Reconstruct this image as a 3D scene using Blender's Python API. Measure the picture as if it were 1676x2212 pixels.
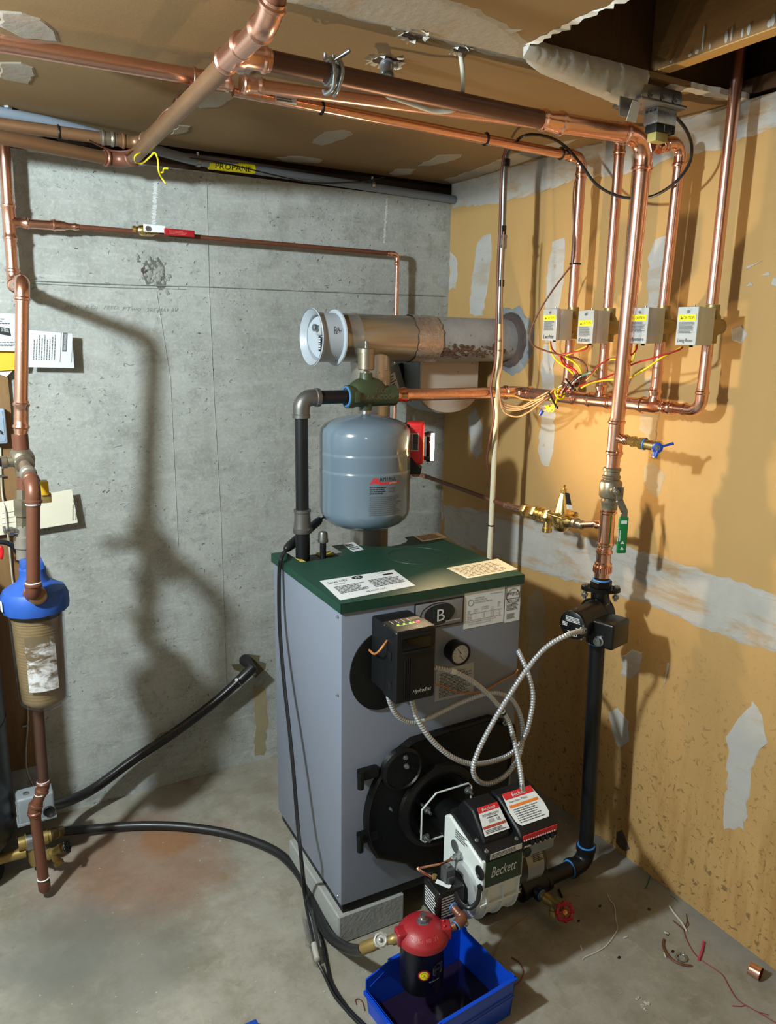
import bpy, bmesh, math, random
from mathutils import Vector, Matrix
R_ = random.Random(11)
for o in list(bpy.data.objects): bpy.data.objects.remove(o)
SC = bpy.context.scene
COL = SC.collection
V = Vector
PI = math.pi

# ---------------------------------------------------------------- camera
FPX = 1649.436
CAM = V((-1.92829, -2.82167, 1.76626))
RR = [V((0.8655971, -0.5005145, 0.0150644)), V((-0.0978926, -0.1986475, -0.9751698)), V((0.4910791, 0.8426295, -0.2209453))]
cd = bpy.data.cameras.new('camera'); cam = bpy.data.objects.new('camera', cd); COL.objects.link(cam)
cd.sensor_fit = 'HORIZONTAL'; cd.sensor_width = 36.0; cd.lens = 36.0 * FPX / 1676.0
cd.clip_start = 0.05; cd.clip_end = 40
mw = Matrix.Identity(4)
for i in range(3):
    mw[i][0] = RR[0][i]; mw[i][1] = -RR[1][i]; mw[i][2] = -RR[2][i]; mw[i][3] = CAM[i]
cam.matrix_world = mw
SC.camera = cam

# ---------------------------------------------------------------- world, lamps, exposure
W = bpy.data.worlds.new('world'); SC.world = W; W.use_nodes = True
W.node_tree.nodes['Background'].inputs[0].default_value = (0.60, 0.68, 0.72, 1)
W.node_tree.nodes['Background'].inputs[1].default_value = 0.02
def lamp(name, kind, loc, energy, color, size=.05, aim=None, **k):
    l = bpy.data.lights.new(name, kind); l.energy = energy; l.color = color
    if kind == 'POINT': l.shadow_soft_size = size
    o = bpy.data.objects.new(name, l); COL.objects.link(o); o.location = loc
    if aim is not None: o.rotation_euler = V(aim).to_track_quat('-Z', 'Y').to_euler()
    for a, b in k.items(): setattr(l, a, b)
    return o
lamp('ceiling_bulb', 'POINT', (-2.7, -1.45, 2.25), 262, (0.86, 1.0, 1.04), .06)          # the bare basement bulb, left of the frame
lamp('far_fill', 'POINT', (-2.6, -4.3, 2.25), 15, (0.86, 0.98, 1.04), .06)                # unseen fill lamp behind the camera, added to lift the shadows
SC.view_settings.view_transform = 'Standard'
SC.view_settings.look = 'None'
SC.view_settings.exposure = 0.1
SC.view_settings.gamma = 1.0
SC.view_settings.use_curve_mapping = False

# ---------------------------------------------------------------- measuring: a pixel of the photograph onto a plane of the room
TH = -0.0332; B0 = V((-1.05721, -1.08719, 0))
CT, ST = math.cos(TH), math.sin(TH)
def _ray(u, v):
    a, b = (u - 838) / FPX, (v - 1106) / FPX
    return RR[0] * a + RR[1] * b + RR[2]
def at(u, v, x=None, y=None, z=None):
    d = _ray(u, v)
    i, val = (0, x) if x is not None else (1, y) if y is not None else (2, z)
    return CAM + d * ((val - CAM[i]) / d[i])
def _tol(p): return V((CT * p[0] + ST * p[1], -ST * p[0] + CT * p[1], p[2]))
def atb(u, v, x=None, y=None, z=None):          # the same in the boiler's own frame
    d = _tol(_ray(u, v)); o = _tol(CAM - B0)
    i, val = (0, x) if x is not None else (1, y) if y is not None else (2, z)
    return o + d * ((val - o[i]) / d[i])
def bw(p): return B0 + V((CT * p[0] - ST * p[1], ST * p[0] + CT * p[1], p[2]))

# ---------------------------------------------------------------- materials
def lin(h):
    if not isinstance(h, str): return tuple(h)
    r = [int(h[i:i + 2], 16) / 255 for i in (0, 2, 4)]
    return tuple(c / 12.92 if c <= .04045 else ((c + .055) / 1.055) ** 2.4 for c in r)
class NT:
    def __init__(s, name):
        s.m = bpy.data.materials.new(name); s.m.use_nodes = True; s.t = s.m.node_tree
        s.b = s.t.nodes['Principled BSDF']; s._c = None
    def n(s, k, **a):
        x = s.t.nodes.new(k)
        for p, q in a.items():
            setattr(x, p, q)
        return x
    def set(s, node, key, val):
        if hasattr(val, 'is_output'): s.t.links.new(val, node.inputs[key])
        else: node.inputs[key].default_value = val
    def co(s):
        if s._c is None: s._c = s.n('ShaderNodeNewGeometry').outputs['Position']
        return s._c
    def noise(s, scale, detail=4, rough=.6, vec=None, dist=0):
        x = s.n('ShaderNodeTexNoise'); s.set(x, 'Vector', vec or s.co()); s.set(x, 'Scale', scale); s.set(x, 'Detail', detail); s.set(x, 'Roughness', rough); s.set(x, 'Distortion', dist)
        return x.outputs['Fac']
    def vor(s, scale, vec=None):
        x = s.n('ShaderNodeTexVoronoi'); s.set(x, 'Vector', vec or s.co()); s.set(x, 'Scale', scale); return x.outputs['Distance']
    def ramp(s, fac, a, b, c0=(0, 0, 0), c1=(1, 1, 1)):
        x = s.n('ShaderNodeValToRGB'); s.set(x, 'Fac', fac); e = x.color_ramp.elements
        e[0].position = a; e[1].position = b; e[0].color = (*c0, 1); e[1].color = (*c1, 1); return x.outputs['Color']
    def mix(s, fac, a, b, mode='MIX'):
        x = s.n('ShaderNodeMix', data_type='RGBA', blend_type=mode)
        for k, val in ((0, fac), (6, a), (7, b)):
            if isinstance(val, tuple) and len(val) == 3: val = (*val, 1)
            s.set(x, k, val)
        return x.outputs[2]
    def math(s, op, a, b=0.0):
        x = s.n('ShaderNodeMath', operation=op); s.set(x, 0, a); s.set(x, 1, b); return x.outputs[0]
    def map(s, scale, vec=None):
        x = s.n('ShaderNodeMapping'); s.set(x, 'Vector', vec or s.co()); s.set(x, 'Scale', scale); return x.outputs[0]
    def blob(s, c, r):      # soft mask round a point of the room, its rim broken by noise
        x = s.n('ShaderNodeVectorMath', operation='DISTANCE'); s.set(x, 0, s.co()); s.set(x, 1, c)
        d = s.math('ADD', s.math('DIVIDE', x.outputs['Value'], r), s.math('MULTIPLY', s.math('SUBTRACT', s.noise(9, 5), .5), 1.1))
        return s.ramp(d, .55, 1.0, (1, 1, 1), (0, 0, 0))
    def bump(s, h, strength=.3, dist=.01, nrm=None):
        x = s.n('ShaderNodeBump'); s.set(x, 'Height', h); s.set(x, 'Strength', strength); s.set(x, 'Distance', dist)
        if nrm: s.set(x, 'Normal', nrm)
        return x.outputs[0]
    def out(s, col=None, rough=.5, metal=0, normal=None, spec=None):
        b = s.b
        if col is not None: s.set(b, 'Base Color', (*col, 1) if isinstance(col, tuple) and len(col) == 3 else col)
        s.set(b, 'Roughness', rough); s.set(b, 'Metallic', metal)
        if normal: s.set(b, 'Normal', normal)
        if spec is not None: s.set(b, 'Specular IOR Level', spec)
        return s.m
def plain(name, h, rough=.5, metal=0, var=.12, scale=14, bump=0, bscale=80, spec=None, coat=0, rv=.14):
    s = NT(name); c = lin(h)
    f = s.noise(scale, 4)
    col = s.mix(f, tuple(max(0, x * (1 - var)) for x in c), tuple(min(1, x * (1 + var)) for x in c))
    rg = s.math('ADD', s.math('MULTIPLY', s.math('SUBTRACT', s.noise(scale * 2.3, 3), .5), rv), rough)
    nm = s.bump(s.noise(bscale, 4), bump, .004) if bump else None
    m = s.out(col, rg, metal, nm, spec)
    if coat: s.b.inputs['Coat Weight'].default_value = coat; s.b.inputs['Coat Roughness'].default_value = .15
    return m
def emis(name, h, st):
    s = NT(name); s.b.inputs['Emission Color'].default_value = (*lin(h), 1); s.b.inputs['Emission Strength'].default_value = st
    return s.out(lin(h), .4)
M = {}
M['copper'] = plain('copper', (.76, .43, .33), .27, 1, .07, 9, rv=.05)
M['copper_bright'] = plain('copper_bright', (.84, .47, .345), .19, 1, .06, 12, rv=.05)
M['copper_old'] = plain('copper_aged', (.135, .072, .055), .42, .75, .25, 10, rv=.06)
M['copper_brown'] = plain('copper_brown', '6b4231', .42, .3, .2, 12)
M['copper_tan'] = plain('copper_tan', '7d5d42', .42, .55, .2, 9)
M['iron'] = plain('black_iron', '17181b', .38, .25, .2, 20, .05)
M['iron_grey'] = plain('grey_malleable_iron', '6d6c6a', .42, .75, .15, 30, .08, 140)
M['black_paint'] = plain('black_enamel', '090a0b', .30, 0, .2, 20, .06, 130)
M['black_cast'] = plain('black_cast_iron', '070808', .42, 0, .25, 25, .25, 160, .3)
M['black_plastic'] = plain('black_plastic', '0c0e11', .46, 0, .15, 30, .06, 300, .35)
M['black_rubber'] = plain('black_rubber', '0e0f12', .42, 0, .2, 20)
M['poly'] = plain('black_poly_pipe', '1b1b1d', .38, 0, .35, 12, .05)
M['galv'] = plain('galvanised_steel', '8d9093', .34, .85, .18, 22, .03)
M['steel'] = plain('zinc_steel', '9fa3a6', .28, .9, .12, 30)
M['tin'] = plain('bright_sheet_steel', 'aaa49b', .24, .78, .12, 8, .02)
M['foil'] = plain('foil_tape', 'bcb0a8', .27, .8, .15, 40, .9, 34)
M['brass'] = plain('brass', (.72, .53, .22), .27, 1, .12, 25)
M['brass_dull'] = plain('dull_brass', '96804e', .40, .6, .2, 25, .08)
M['bronze_grey'] = plain('nickel_bronze', '8e8574', .36, .8, .15, 25, .1, 200)
M['jacket'] = plain('grey_jacket_paint', '737a89', .42, 0, .03, 5, .015, 200)
M['green'] = plain('green_cover_paint', '0f392c', .5, 0, .06, 6, .03, 220)
M['green_cast'] = plain('olive_cast_iron', '35402a', .42, 0, .12, 15, .2, 160)
M['tank'] = plain('blue_grey_enamel', '62717f', .16, 0, .03, 6, coat=.5)
M['white_cast'] = plain('white_cast_aluminium', 'c6ccca', .38, 0, .05, 12, .04, 200)
M['white'] = plain('white_label', 'd3d7d9', .45, 0, .03, 30)
M['grey_label'] = plain('grey_label', '9fa3a3', .5, 0, .04, 30)
M['cream_label'] = plain('cream_label', 'd8cfb4', .5, 0, .04, 40)
M['ink'] = plain('ink', '16181a', .6, 0, .1)
M['ink_grey'] = plain('grey_ink', '55585a', .6, 0, .1)
M['silver_ink'] = plain('silver_ink', 'c9ced0', .4, 0, .05)
M['red_ink'] = plain('red_ink', 'c2272c', .45, 0, .08)
M['orange_ink'] = plain('orange_ink', 'd9792b', .5, 0, .06)
M['yellow'] = plain('yellow_label', 'e6dc10', .5, 0, .04)
M['wire_red'] = plain('red_insulation', '9c1518', .4, 0, .1)
M['wire_yellow'] = plain('yellow_insulation', 'd9c40c', .4, 0, .1)
M['wire_brown'] = plain('brown_insulation', '5d3324', .45, 0, .15)
M['wire_tan'] = plain('tan_cable_jacket', '8d6a4c', .5, 0, .15)
M['wire_orange'] = plain('copper_orange_cable', 'b4773f', .4, .2, .1)
M['wire_white'] = plain('white_cable_jacket', 'b9b6a8', .5, 0, .1)
M['pvc_grey'] = plain('grey_conduit', '717b86', .42, 0, .08, 20)
M['pvc_cream'] = plain('cream_plastic_pipe', 'cfc7ac', .45, 0, .08, 16)
M['tape_blue'] = plain('blue_thread_sealant', '3a76b4', .5, 0, .12, 60)
M['blue'] = plain('blue_handle', '123f9e', .35, 0, .1)
M['bin'] = plain('blue_bin_plastic', '0840ba', .32, 0, .08, 10, .03, 200)
M['oil'] = plain('spilled_oil', '1c1326', .08, 0, .2, 10)
M['filter_blue'] = plain('blue_filter_cap', '1f4da0', .5, 0, .3, 25)
M['sediment'] = plain('sediment_brown', '856d48', .5, 0, .25, 30)
M['red'] = plain('red_paint', '8c1a23', .42, 0, .15, 30, .12, 120)
M['red_dark'] = plain('red_enamel', 'a01222', .35, 0, .12, 20, .05)
M['tool_red'] = plain('red_tool_plastic', 'c31e22', .35, 0, .06)
M['handle_green'] = plain('green_vinyl_grip', '0f6a35', .4, 0, .08)
M['handle_red'] = plain('red_vinyl_grip', '9e1a22', .4, 0, .08)
M['paper'] = plain('paper', 'c2c9cd', .7, 0, .04, 8)
M['paper_yellow'] = plain('yellow_paper', 'd2a92c', .7, 0, .06, 8)
M['paper_cream'] = plain('cream_card', 'd0cbb8', .7, 0, .05, 8)
M['beige_metal'] = plain('beige_sheet_metal', 'b3a79c', .45, .05, .1, 12)
M['grey_box'] = plain('grey_enclosure', '7f878c', .45, .05, .08, 12)
M['blue_box'] = plain('pale_blue_enclosure', '8f9fb2', .45, 0, .06, 12)
M['damper_grey'] = plain('damper_grey_paint', 'a3abb4', .4, 0, .05, 12)
M['galv_paint'] = plain('badge_grey', '80838b', .35, .2, .05, 12)
M['plate_green'] = plain('nameplate_green', '17301c', .3, 0, .05, 12)
M['green_dim'] = plain('dim_green_ink', '3c5a42', .5, 0, .05)
M['rust_ink'] = plain('rust_red_ink', '9a4230', .5, 0, .05)
M['dark_grey_plastic'] = plain('dark_grey_plastic', '3c3f42', .45, 0, .08)
M['black_glass'] = plain('black_display', '050606', .12, 0, .05)
M['red_light'] = plain('worn_red_paint', 'b8544f', .55, 0, .2, 60)
M['grey_cast'] = plain('grey_cast_wheel', '9b9a96', .5, .4, .12, 30, .1)
M['copper_grey'] = plain('grey_copper', '7d6a5c', .45, .5, .15, 14)
M['solder_grey'] = plain('soldered_fitting', '8a8379', .5, .5, .2, 30, .2)
M['yellow_dull'] = plain('dull_yellow_vinyl', 'c49a1e', .5, 0, .2, 40)
M['yellow_dull2'] = plain('relay_base_cream', '9b8f52', .5, 0, .1)
M['sage_tape'] = plain('sage_tape', '6f8a78', .5, 0, .15, 60)
M['zinc_box'] = plain('zinc_box', 'bfc3c5', .34, .55, .10, 18, .03)
M['bx'] = plain('armoured_cable_steel', 'b9bcbf', .36, .55, .10, 30)
M['dark_stone'] = plain('dark_aggregate', '5c5d58', .9, 0, .3, 60, .6)
M['old_red'] = plain('dull_red_insulation', '7c2b33', .5, 0, .1)
M['pink'] = plain('pink_red_insulation', 'b23550', .45, 0, .1)
M['stain'] = plain('rust_damp_stain', '8b8064', .85, 0, .2, 12)
M['old_oil'] = plain('old_oil_stain', '5b563f', .7, 0, .3, 30)
M['agg'] = plain('loose_aggregate', '858780', .9, 0, .3, 60, .5)
M['pencil'] = plain('faint_pencil', '747873', .8, 0, .1)
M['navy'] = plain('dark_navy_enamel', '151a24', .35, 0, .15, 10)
M['caulk'] = plain('grey_caulk', '787d80', .7, 0, .15, 40, .5, 60)
M['insul'] = plain('dark_insulation', '4a3d39', .95, 0, .5, 30, 1, 40)
M['insul_red'] = plain('red_brown_insulation', '4b1512', .95, 0, .5, 25, 1, 30)
M['sheath'] = plain('yellow_fibreglass', 'b9a843', .9, 0, .3, 40, .6)
M['clear'] = None
M['rust'] = plain('rust_crust', '5a4334', .85, 0, .5, 40, 1, 60)
M['flue_grey'] = None
M['led_green'] = emis('green_led', '8cff2a', 1.6)
M['led_amber'] = emis('amber_led', 'ffb020', 1.6)
M['led_red'] = emis('red_led', 'ff5060', .7)
M['strip'] = emis('led_strip', 'ffdca0', 30)
def _thin(name, tint, refl, rough=.06):        # thin clear plastic: lets light straight through, mirrors a little at grazing angles
    s = NT(name); o = s.t.nodes['Material Output']
    tr = s.n('ShaderNodeBsdfTransparent'); tr.inputs[0].default_value = (*tint, 1)
    gl = s.n('ShaderNodeBsdfGlossy'); gl.inputs['Roughness'].default_value = rough
    fr = s.n('ShaderNodeLayerWeight'); fr.inputs['Blend'].default_value = .5
    mx = s.n('ShaderNodeMixShader'); s.set(mx, 0, s.math('ADD', s.math('MULTIPLY', s.math('POWER', fr.outputs['Facing'], 4.0), refl), .03)); s.t.links.new(tr.outputs[0], mx.inputs[1]); s.t.links.new(gl.outputs[0], mx.inputs[2])
    s.t.links.new(mx.outputs[0], o.inputs['Surface']); return s.m
M['clear'] = _thin('clear_plastic', (.95, .95, .965), 1.0, .12)
M['clear_housing'] = _thin('clear_filter_housing', (.95, .96, .985), .45)
def _flue():
    s = NT('weathered_flue_pipe')
    f = s.noise(26, 6, .7); g = s.noise(7, 4)
    col = s.mix(s.ramp(g, .35, .7), lin('8a8b8c'), lin('a9aaaa'))
    col = s.mix(s.ramp(f, .62, .72), col, lin('5c4a3c'))
    return s.out(col, .62, .1, s.bump(f, .35, .006))
M['flue_grey'] = _flue()
def _wood(name, a, b, dirscale, rough=.6):
    s = NT(name); v = s.map(dirscale)
    f = s.noise(6, 6, .65, v, 1.2)
    return s.out(s.mix(f, lin(a), lin(b)), rough, 0, s.bump(f, .2, .003))
M['plywood'] = _wood('plywood', '6d5233', '8b6b45', (14, 14, 1.5))
M['sill_wood'] = _wood('old_sill_wood', '2d1d13', '4e3522', (1, 10, 10), .75)
M['joist_wood'] = _wood('joist_wood', '5f4124', '8d6839', (8, .8, 8), .65)
M['brace_wood'] = _wood('brace_wood', '3a2717', '553a20', (6, 6, 1.2), .7)
M['lit_joist_wood'] = _wood('lit_joist_wood', 'a98248', 'c39a58', (8, .8, 8), .6)
def _concrete():
    s = NT('poured_concrete_wall'); co = s.co()
    big = s.noise(1.5, 6, .62); mid = s.noise(6, 7, .7); fine = s.noise(60, 6, .75)
    st = s.noise(6, 6, .65, s.map((1, 1, 6)), .4)           # horizontal board streaks
    dr = s.noise(5, 5, .6, s.map((3.2, 1, .5)))             # runs of laitance
    col = s.mix(s.ramp(big, .3, .7), lin('8e918b'), lin('b0b3b0'))
    col = s.mix(s.math('MULTIPLY', s.ramp(mid, .44, .68), .72), col, lin('777a73'))
    col = s.mix(s.math('MULTIPLY', s.ramp(s.noise(14, 7, .75, None, .6), .52, .68), .5), col, lin('6d706a'))
    col = s.mix(s.math('MULTIPLY', s.ramp(s.noise(85, 4, .7), .5, .7), .35), col, lin('c2c5c1'))
    col = s.mix(s.math('MULTIPLY', s.ramp(st, .52, .74), .45), col, lin('b4b7b4'))
    col = s.mix(s.math('MULTIPLY', s.ramp(dr, .58, .8), .4), col, lin('80827c'))
    sz = s.n('ShaderNodeSeparateXYZ'); s.set(sz, 0, co)          # shading under the ceiling, painted into the wall colour above the form line
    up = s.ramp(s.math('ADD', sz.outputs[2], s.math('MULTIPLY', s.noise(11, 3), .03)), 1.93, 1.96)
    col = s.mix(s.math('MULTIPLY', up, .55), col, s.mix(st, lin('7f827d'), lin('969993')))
    keep = s.ramp(s.noise(3.1, 3), .42, .6)
    p1 = s.ramp(s.vor(24, s.mix(.10, co, s.noise(24, 3))), .05, .11, (1, 1, 1), (0, 0, 0))
    p2 = s.ramp(s.vor(63, s.mix(.08, co, s.noise(50, 3))), .06, .16, (1, 1, 1), (0, 0, 0))
    p3 = s.ramp(s.noise(38, 3, .55, s.map((1, 1, 1.8)), 1.2), .68, .73)
    pits = s.mix(1.0, s.mix(1.0, s.mix(1.0, p1, p3, 'LIGHTEN'), s.mix(1.0, p2, s.ramp(s.noise(4.4, 2), .5, .62), 'MULTIPLY'), 'LIGHTEN'), keep, 'MULTIPLY')
    col = s.mix(s.math('MULTIPLY', pits, .55), col, lin('585a55'))
    n1 = s.bump(fine, .35, .004); n2 = s.bump(s.math('SUBTRACT', 1.0, pits), .8, .007, n1); n3 = s.bump(st, .35, .007, n2); n4 = s.bump(mid, .3, .008, n3)
    return s.out(col, .8, 0, n4, .3)
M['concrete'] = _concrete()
def _floor():
    s = NT('concrete_floor')
    big = s.noise(1.6, 6, .6); mid = s.noise(6, 6, .7); fine = s.noise(70, 5, .7)
    col = s.mix(s.ramp(big, .32, .68), lin('7f7b6f'), lin('97938a'))
    col = s.mix(s.math('MULTIPLY', s.ramp(mid, .44, .68), .65), col, lin('68614f')); col = s.mix(s.math('MULTIPLY', s.ramp(s.noise(15, 6, .75, None, .5), .52, .70), .45), col, lin('a29d90')); col = s.mix(s.math('MULTIPLY', s.ramp(s.noise(23, 5, .7), .58, .72), .4), col, lin('5f5a4d'))
    c1 = at(300, 1880, z=0); c2 = at(230, 2080, z=0); c3 = at(1580, 2060, z=0); c4 = at(120, 2030, z=0); c5 = at(640, 1760, z=0)
    col = s.mix(s.math('MULTIPLY', s.blob(c1, .36), .55), col, lin('7a4f38'))
    col = s.mix(s.math('MULTIPLY', s.blob(c1 + V((.12, .12, 0)), .12), .5), col, lin('8a5a2c'))
    col = s.mix(s.math('MULTIPLY', s.blob(c2, .32), .5), col, lin('60625c'))
    col = s.mix(s.math('MULTIPLY', s.blob(c4, .25), .45), col, lin('5f625f'))
    sx = s.n('ShaderNodeSeparateXYZ'); s.set(sx, 0, s.co())
    band = s.ramp(s.math('ADD', sx.outputs[0], s.math('MULTIPLY', s.noise(5, 4), .22)), -.12, .10)
    col = s.mix(s.math('MULTIPLY', band, .6), col, lin('74787b'))
    sp = s.ramp(s.vor(38), .0, .07, (1, 1, 1), (0, 0, 0))
    col = s.mix(s.math('MULTIPLY', s.mix(1.0, sp, s.ramp(s.noise(9, 2), .6, .66), 'MULTIPLY'), .6), col, lin('c0c0ba'))
    n = s.bump(fine, .16, .003); n = s.bump(mid, .2, .006, n)
    return s.out(col, s.math('ADD', s.math('MULTIPLY', big, .25), .45), 0, n, .35)
M['floor'] = _floor()
def _drywall(name, a, b, c):
    s = NT(name)
    big = s.noise(1.1, 5, .6); mid = s.noise(4.5, 5, .65, s.map((1, 1, .45))); sp = s.noise(48, 3, .5, None, .8)
    col = s.mix(s.ramp(big, .3, .7), lin(a), lin(b))
    col = s.mix(s.math('MULTIPLY', s.ramp(mid, .5, .75), .4), col, lin(c))
    sx = s.n('ShaderNodeSeparateXYZ'); s.set(sx, 0, s.co())
    low = s.ramp(sx.outputs[2], .2, 1.6, (1, 1, 1), (0, 0, 0))
    f = s.math('MULTIPLY', s.ramp(sp, .60, .66), low); sp2 = s.ramp(s.noise(110, 2, .5, s.map((1, 1, .5)), 1.0), .64, .70)
    col = s.mix(s.math('MULTIPLY', f, .65), col, lin('4f3c24')); col = s.mix(s.math('MULTIPLY', s.math('MULTIPLY', sp2, low), .55), col, lin('6a4f2c'))
    run = s.ramp(s.noise(7, 5, .65, s.map((1, 1.6, .28))), .52, .68)
    col = s.mix(s.math('MULTIPLY', s.math('MULTIPLY', run, low), .5), col, lin('86602f'))
    return s.out(col, .75, 0, s.bump(s.noise(120, 4), .12, .002), .3)
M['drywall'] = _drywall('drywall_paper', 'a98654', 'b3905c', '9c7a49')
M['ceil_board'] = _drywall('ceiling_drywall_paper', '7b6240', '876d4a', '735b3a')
def _comp(name, a, b, show=None, amt=.0):
    s = NT(name); f = s.noise(9, 6, .68); col = s.mix(f, lin(a), lin(b))
    if show:        # board showing through where the compound was pulled thin
        g = s.ramp(s.noise(5, 6, .7, s.map((1, .55, 2.4)), .5), .50, .66)
        col = s.mix(s.math('MULTIPLY', g, amt), col, lin(show))
    return s.out(col, .8, 0, s.bump(s.noise(45, 5), .25, .004), .25)
M['comp'] = _comp('joint_compound', '9f9b95', 'b5b2ae', '9c8460', .5)
M['comp_joint'] = _comp('tape_joint_compound', '98948d', 'b4b0ab', 'a08258', .95)
M['comp_thin'] = _comp('thin_joint_compound', 'a08f72', 'ad9c82', 'a3835a', .7)
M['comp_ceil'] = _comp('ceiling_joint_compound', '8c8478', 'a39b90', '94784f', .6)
M['torn'] = _comp('torn_gypsum_edge', 'b9b6ae', 'd4d2cc')
M['block'] = plain('concrete_block', '8d8f8d', .85, 0, .12, 30, .6, 90)
def _worn():
    s = NT('worn_white_label'); f = s.noise(20, 6, .7, s.map((1, 1, 2.2)), .8)
    sx = s.n('ShaderNodeSeparateXYZ'); s.set(sx, 0, s.co())
    f2 = s.math('ADD', f, s.math('MULTIPLY', s.math('SUBTRACT', sx.outputs[2], .80), 1.2))
    return s.out(s.mix(s.ramp(f2, .46, .62), lin('c3c4c6'), lin('5d4f3a')), .6)
M['worn_label'] = _worn()
# ---------------------------------------------------------------- mesh helpers
WM = {}
def frame(d):
    d = V(d).normalized(); a = V((0, 0, 1)) if abs(d.z) < .9 else V((1, 0, 0))
    u = d.cross(a).normalized(); return u, d.cross(u).normalized(), d
class MB:
    def __init__(s): s.v = []; s.f = []
    def add(s, vs, fs):
        k = len(s.v); s.v += [V(p) for p in vs]; s.f += [[k + i for i in f] for f in fs]; return s
    def bm(s, bm):
        bm.verts.index_update(); s.add([v.co.copy() for v in bm.verts], [[v.index for v in f.verts] for f in bm.faces]); bm.free(); return s
    def box(s, lo, hi, bev=0, seg=2, M4=None):
        lo, hi = V(lo), V(hi); b = bmesh.new(); bmesh.ops.create_cube(b, size=1)
        for v in b.verts: v.co = V([lo[i] + (v.co[i] + .5) * (hi[i] - lo[i]) for i in range(3)])
        if bev: bmesh.ops.bevel(b, geom=b.edges[:], offset=bev, segments=seg, affect='EDGES', profile=.6)
        if M4 is not None: b.transform(M4)
        return s.bm(b)
    def obox(s, c, ux, uy, uz, bev=0, seg=2):     # box by centre and three half-vectors
        ux, uy, uz = V(ux), V(uy), V(uz); b = bmesh.new(); bmesh.ops.create_cube(b, size=2)
        L = (ux.length, uy.length, uz.length)
        for v in b.verts: v.co = V([v.co[i] * L[i] for i in range(3)])
        if bev: bmesh.ops.bevel(b, geom=b.edges[:], offset=bev, segments=seg, affect='EDGES', profile=.6)
        m = Matrix((ux.normalized(), uy.normalized(), uz.normalized())).transposed().to_4x4(); m.translation = V(c)
        b.transform(m); return s.bm(b)
    def rings(s, rings, cap=True, closed=True):
        n = len(rings[0]); vs = [p for r in rings for p in r]; fs = []
        for i in range(len(rings) - 1):
            for j in range(n if closed else n - 1):
                k = (j + 1) % n; fs.append([i * n + j, i * n + k, (i + 1) * n + k, (i + 1) * n + j])
        if cap: fs.append(list(range(n))[::-1]); fs.append([(len(rings) - 1) * n + j for j in range(n)])
        return s.add(vs, fs)
    def rev(s, P, axis, prof, seg=20, cap=True, rot=0, sq=1.0):     # lathe: profile of (distance along axis, radius)
        u, w, d = frame(axis); P = V(P)
        rs = [[P + d * t + u * (math.cos(rot + 2 * PI * j / seg) * max(r, 1e-5)) + w * (math.sin(rot + 2 * PI * j / seg) * max(r, 1e-5) * sq) for j in range(seg)] for t, r in prof]
        return s.rings(rs, cap)
    def cyl(s, A, B, r, seg=18, bev=0):
        A, B = V(A), V(B); L = (B - A).length; b = bev
        pr = [(0, r), (L, r)] if not b else [(0, r - b), (b, r), (L - b, r), (L, r - b)]
        return s.rev(A, B - A, pr, seg)
    def sweep(s, pts, rad, seg=14, cap=True, flat=1.0):
        pts = [V(p) for p in pts]; n = len(pts)
        rad = rad if isinstance(rad, (list, tuple)) else [rad] * n
        rs = []; u = None; dl = (pts[-1] - pts[0]).normalized()
        for i, p in enumerate(pts):
            d = (pts[min(i + 1, n - 1)] - pts[max(i - 1, 0)])
            if i == 0 and d.length < 1e-7: d = pts[min(2, n - 1)] - p
            if i == n - 1 and d.length < 1e-7: d = p - pts[max(0, n - 3)]
            d = d.normalized() if d.length > 1e-7 else dl
            dl = d
            if u is None: u = frame(d)[0]
            u = (u - d * u.dot(d)); u = u.normalized() if u.length > 1e-6 else frame(d)[0]
            w = d.cross(u)
            rs.append([p + u * (math.cos(2 * PI * j / seg) * rad[i]) + w * (math.sin(2 * PI * j / seg) * rad[i] * flat) for j in range(seg)])
        return s.rings(rs, cap)
    def prism(s, poly, vec):
        poly = [V(p) for p in poly]; n = len(poly); vec = V(vec)
        return s.add(poly + [p + vec for p in poly], [list(range(n))[::-1], list(range(n, 2 * n))] + [[i, (i + 1) % n, n + (i + 1) % n, n + i] for i in range(n)])
    def ball(s, c, r, u=14, w=9, sc=(1, 1, 1)):
        c = V(c); pr = [(-math.cos(PI * i / w) * r, math.sin(PI * i / w) * r) for i in range(w + 1)]
        k = len(s.v); s.rev((0, 0, 0), (0, 0, 1), pr, u)
        for i in range(k, len(s.v)): s.v[i] = V([s.v[i][j] * sc[j] for j in range(3)]) + c
        return s
    def torus(s, c, axis, R, r, seg=24, k=8, arc=2 * PI, rot=0):
        u, w, d = frame(axis); c = V(c); n = seg + (arc < 2 * PI - .01); rs = []
        for i in range(n):
            a = rot + arc * i / seg; e = u * math.cos(a) + w * math.sin(a)
            rs.append([c + e * (R + r * math.cos(2 * PI * j / k)) + d * (r * math.sin(2 * PI * j / k)) for j in range(k)])
        if arc >= 2 * PI - .01: rs.append(rs[0]); return s.rings(rs, False)
        return s.rings(rs, True)
    def build(s, name, mat, parent=None, local=False, smooth=38, label=None, kind=None):
        return mk(name, s.v, s.f, mat, parent, local, smooth, label, kind)
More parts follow.
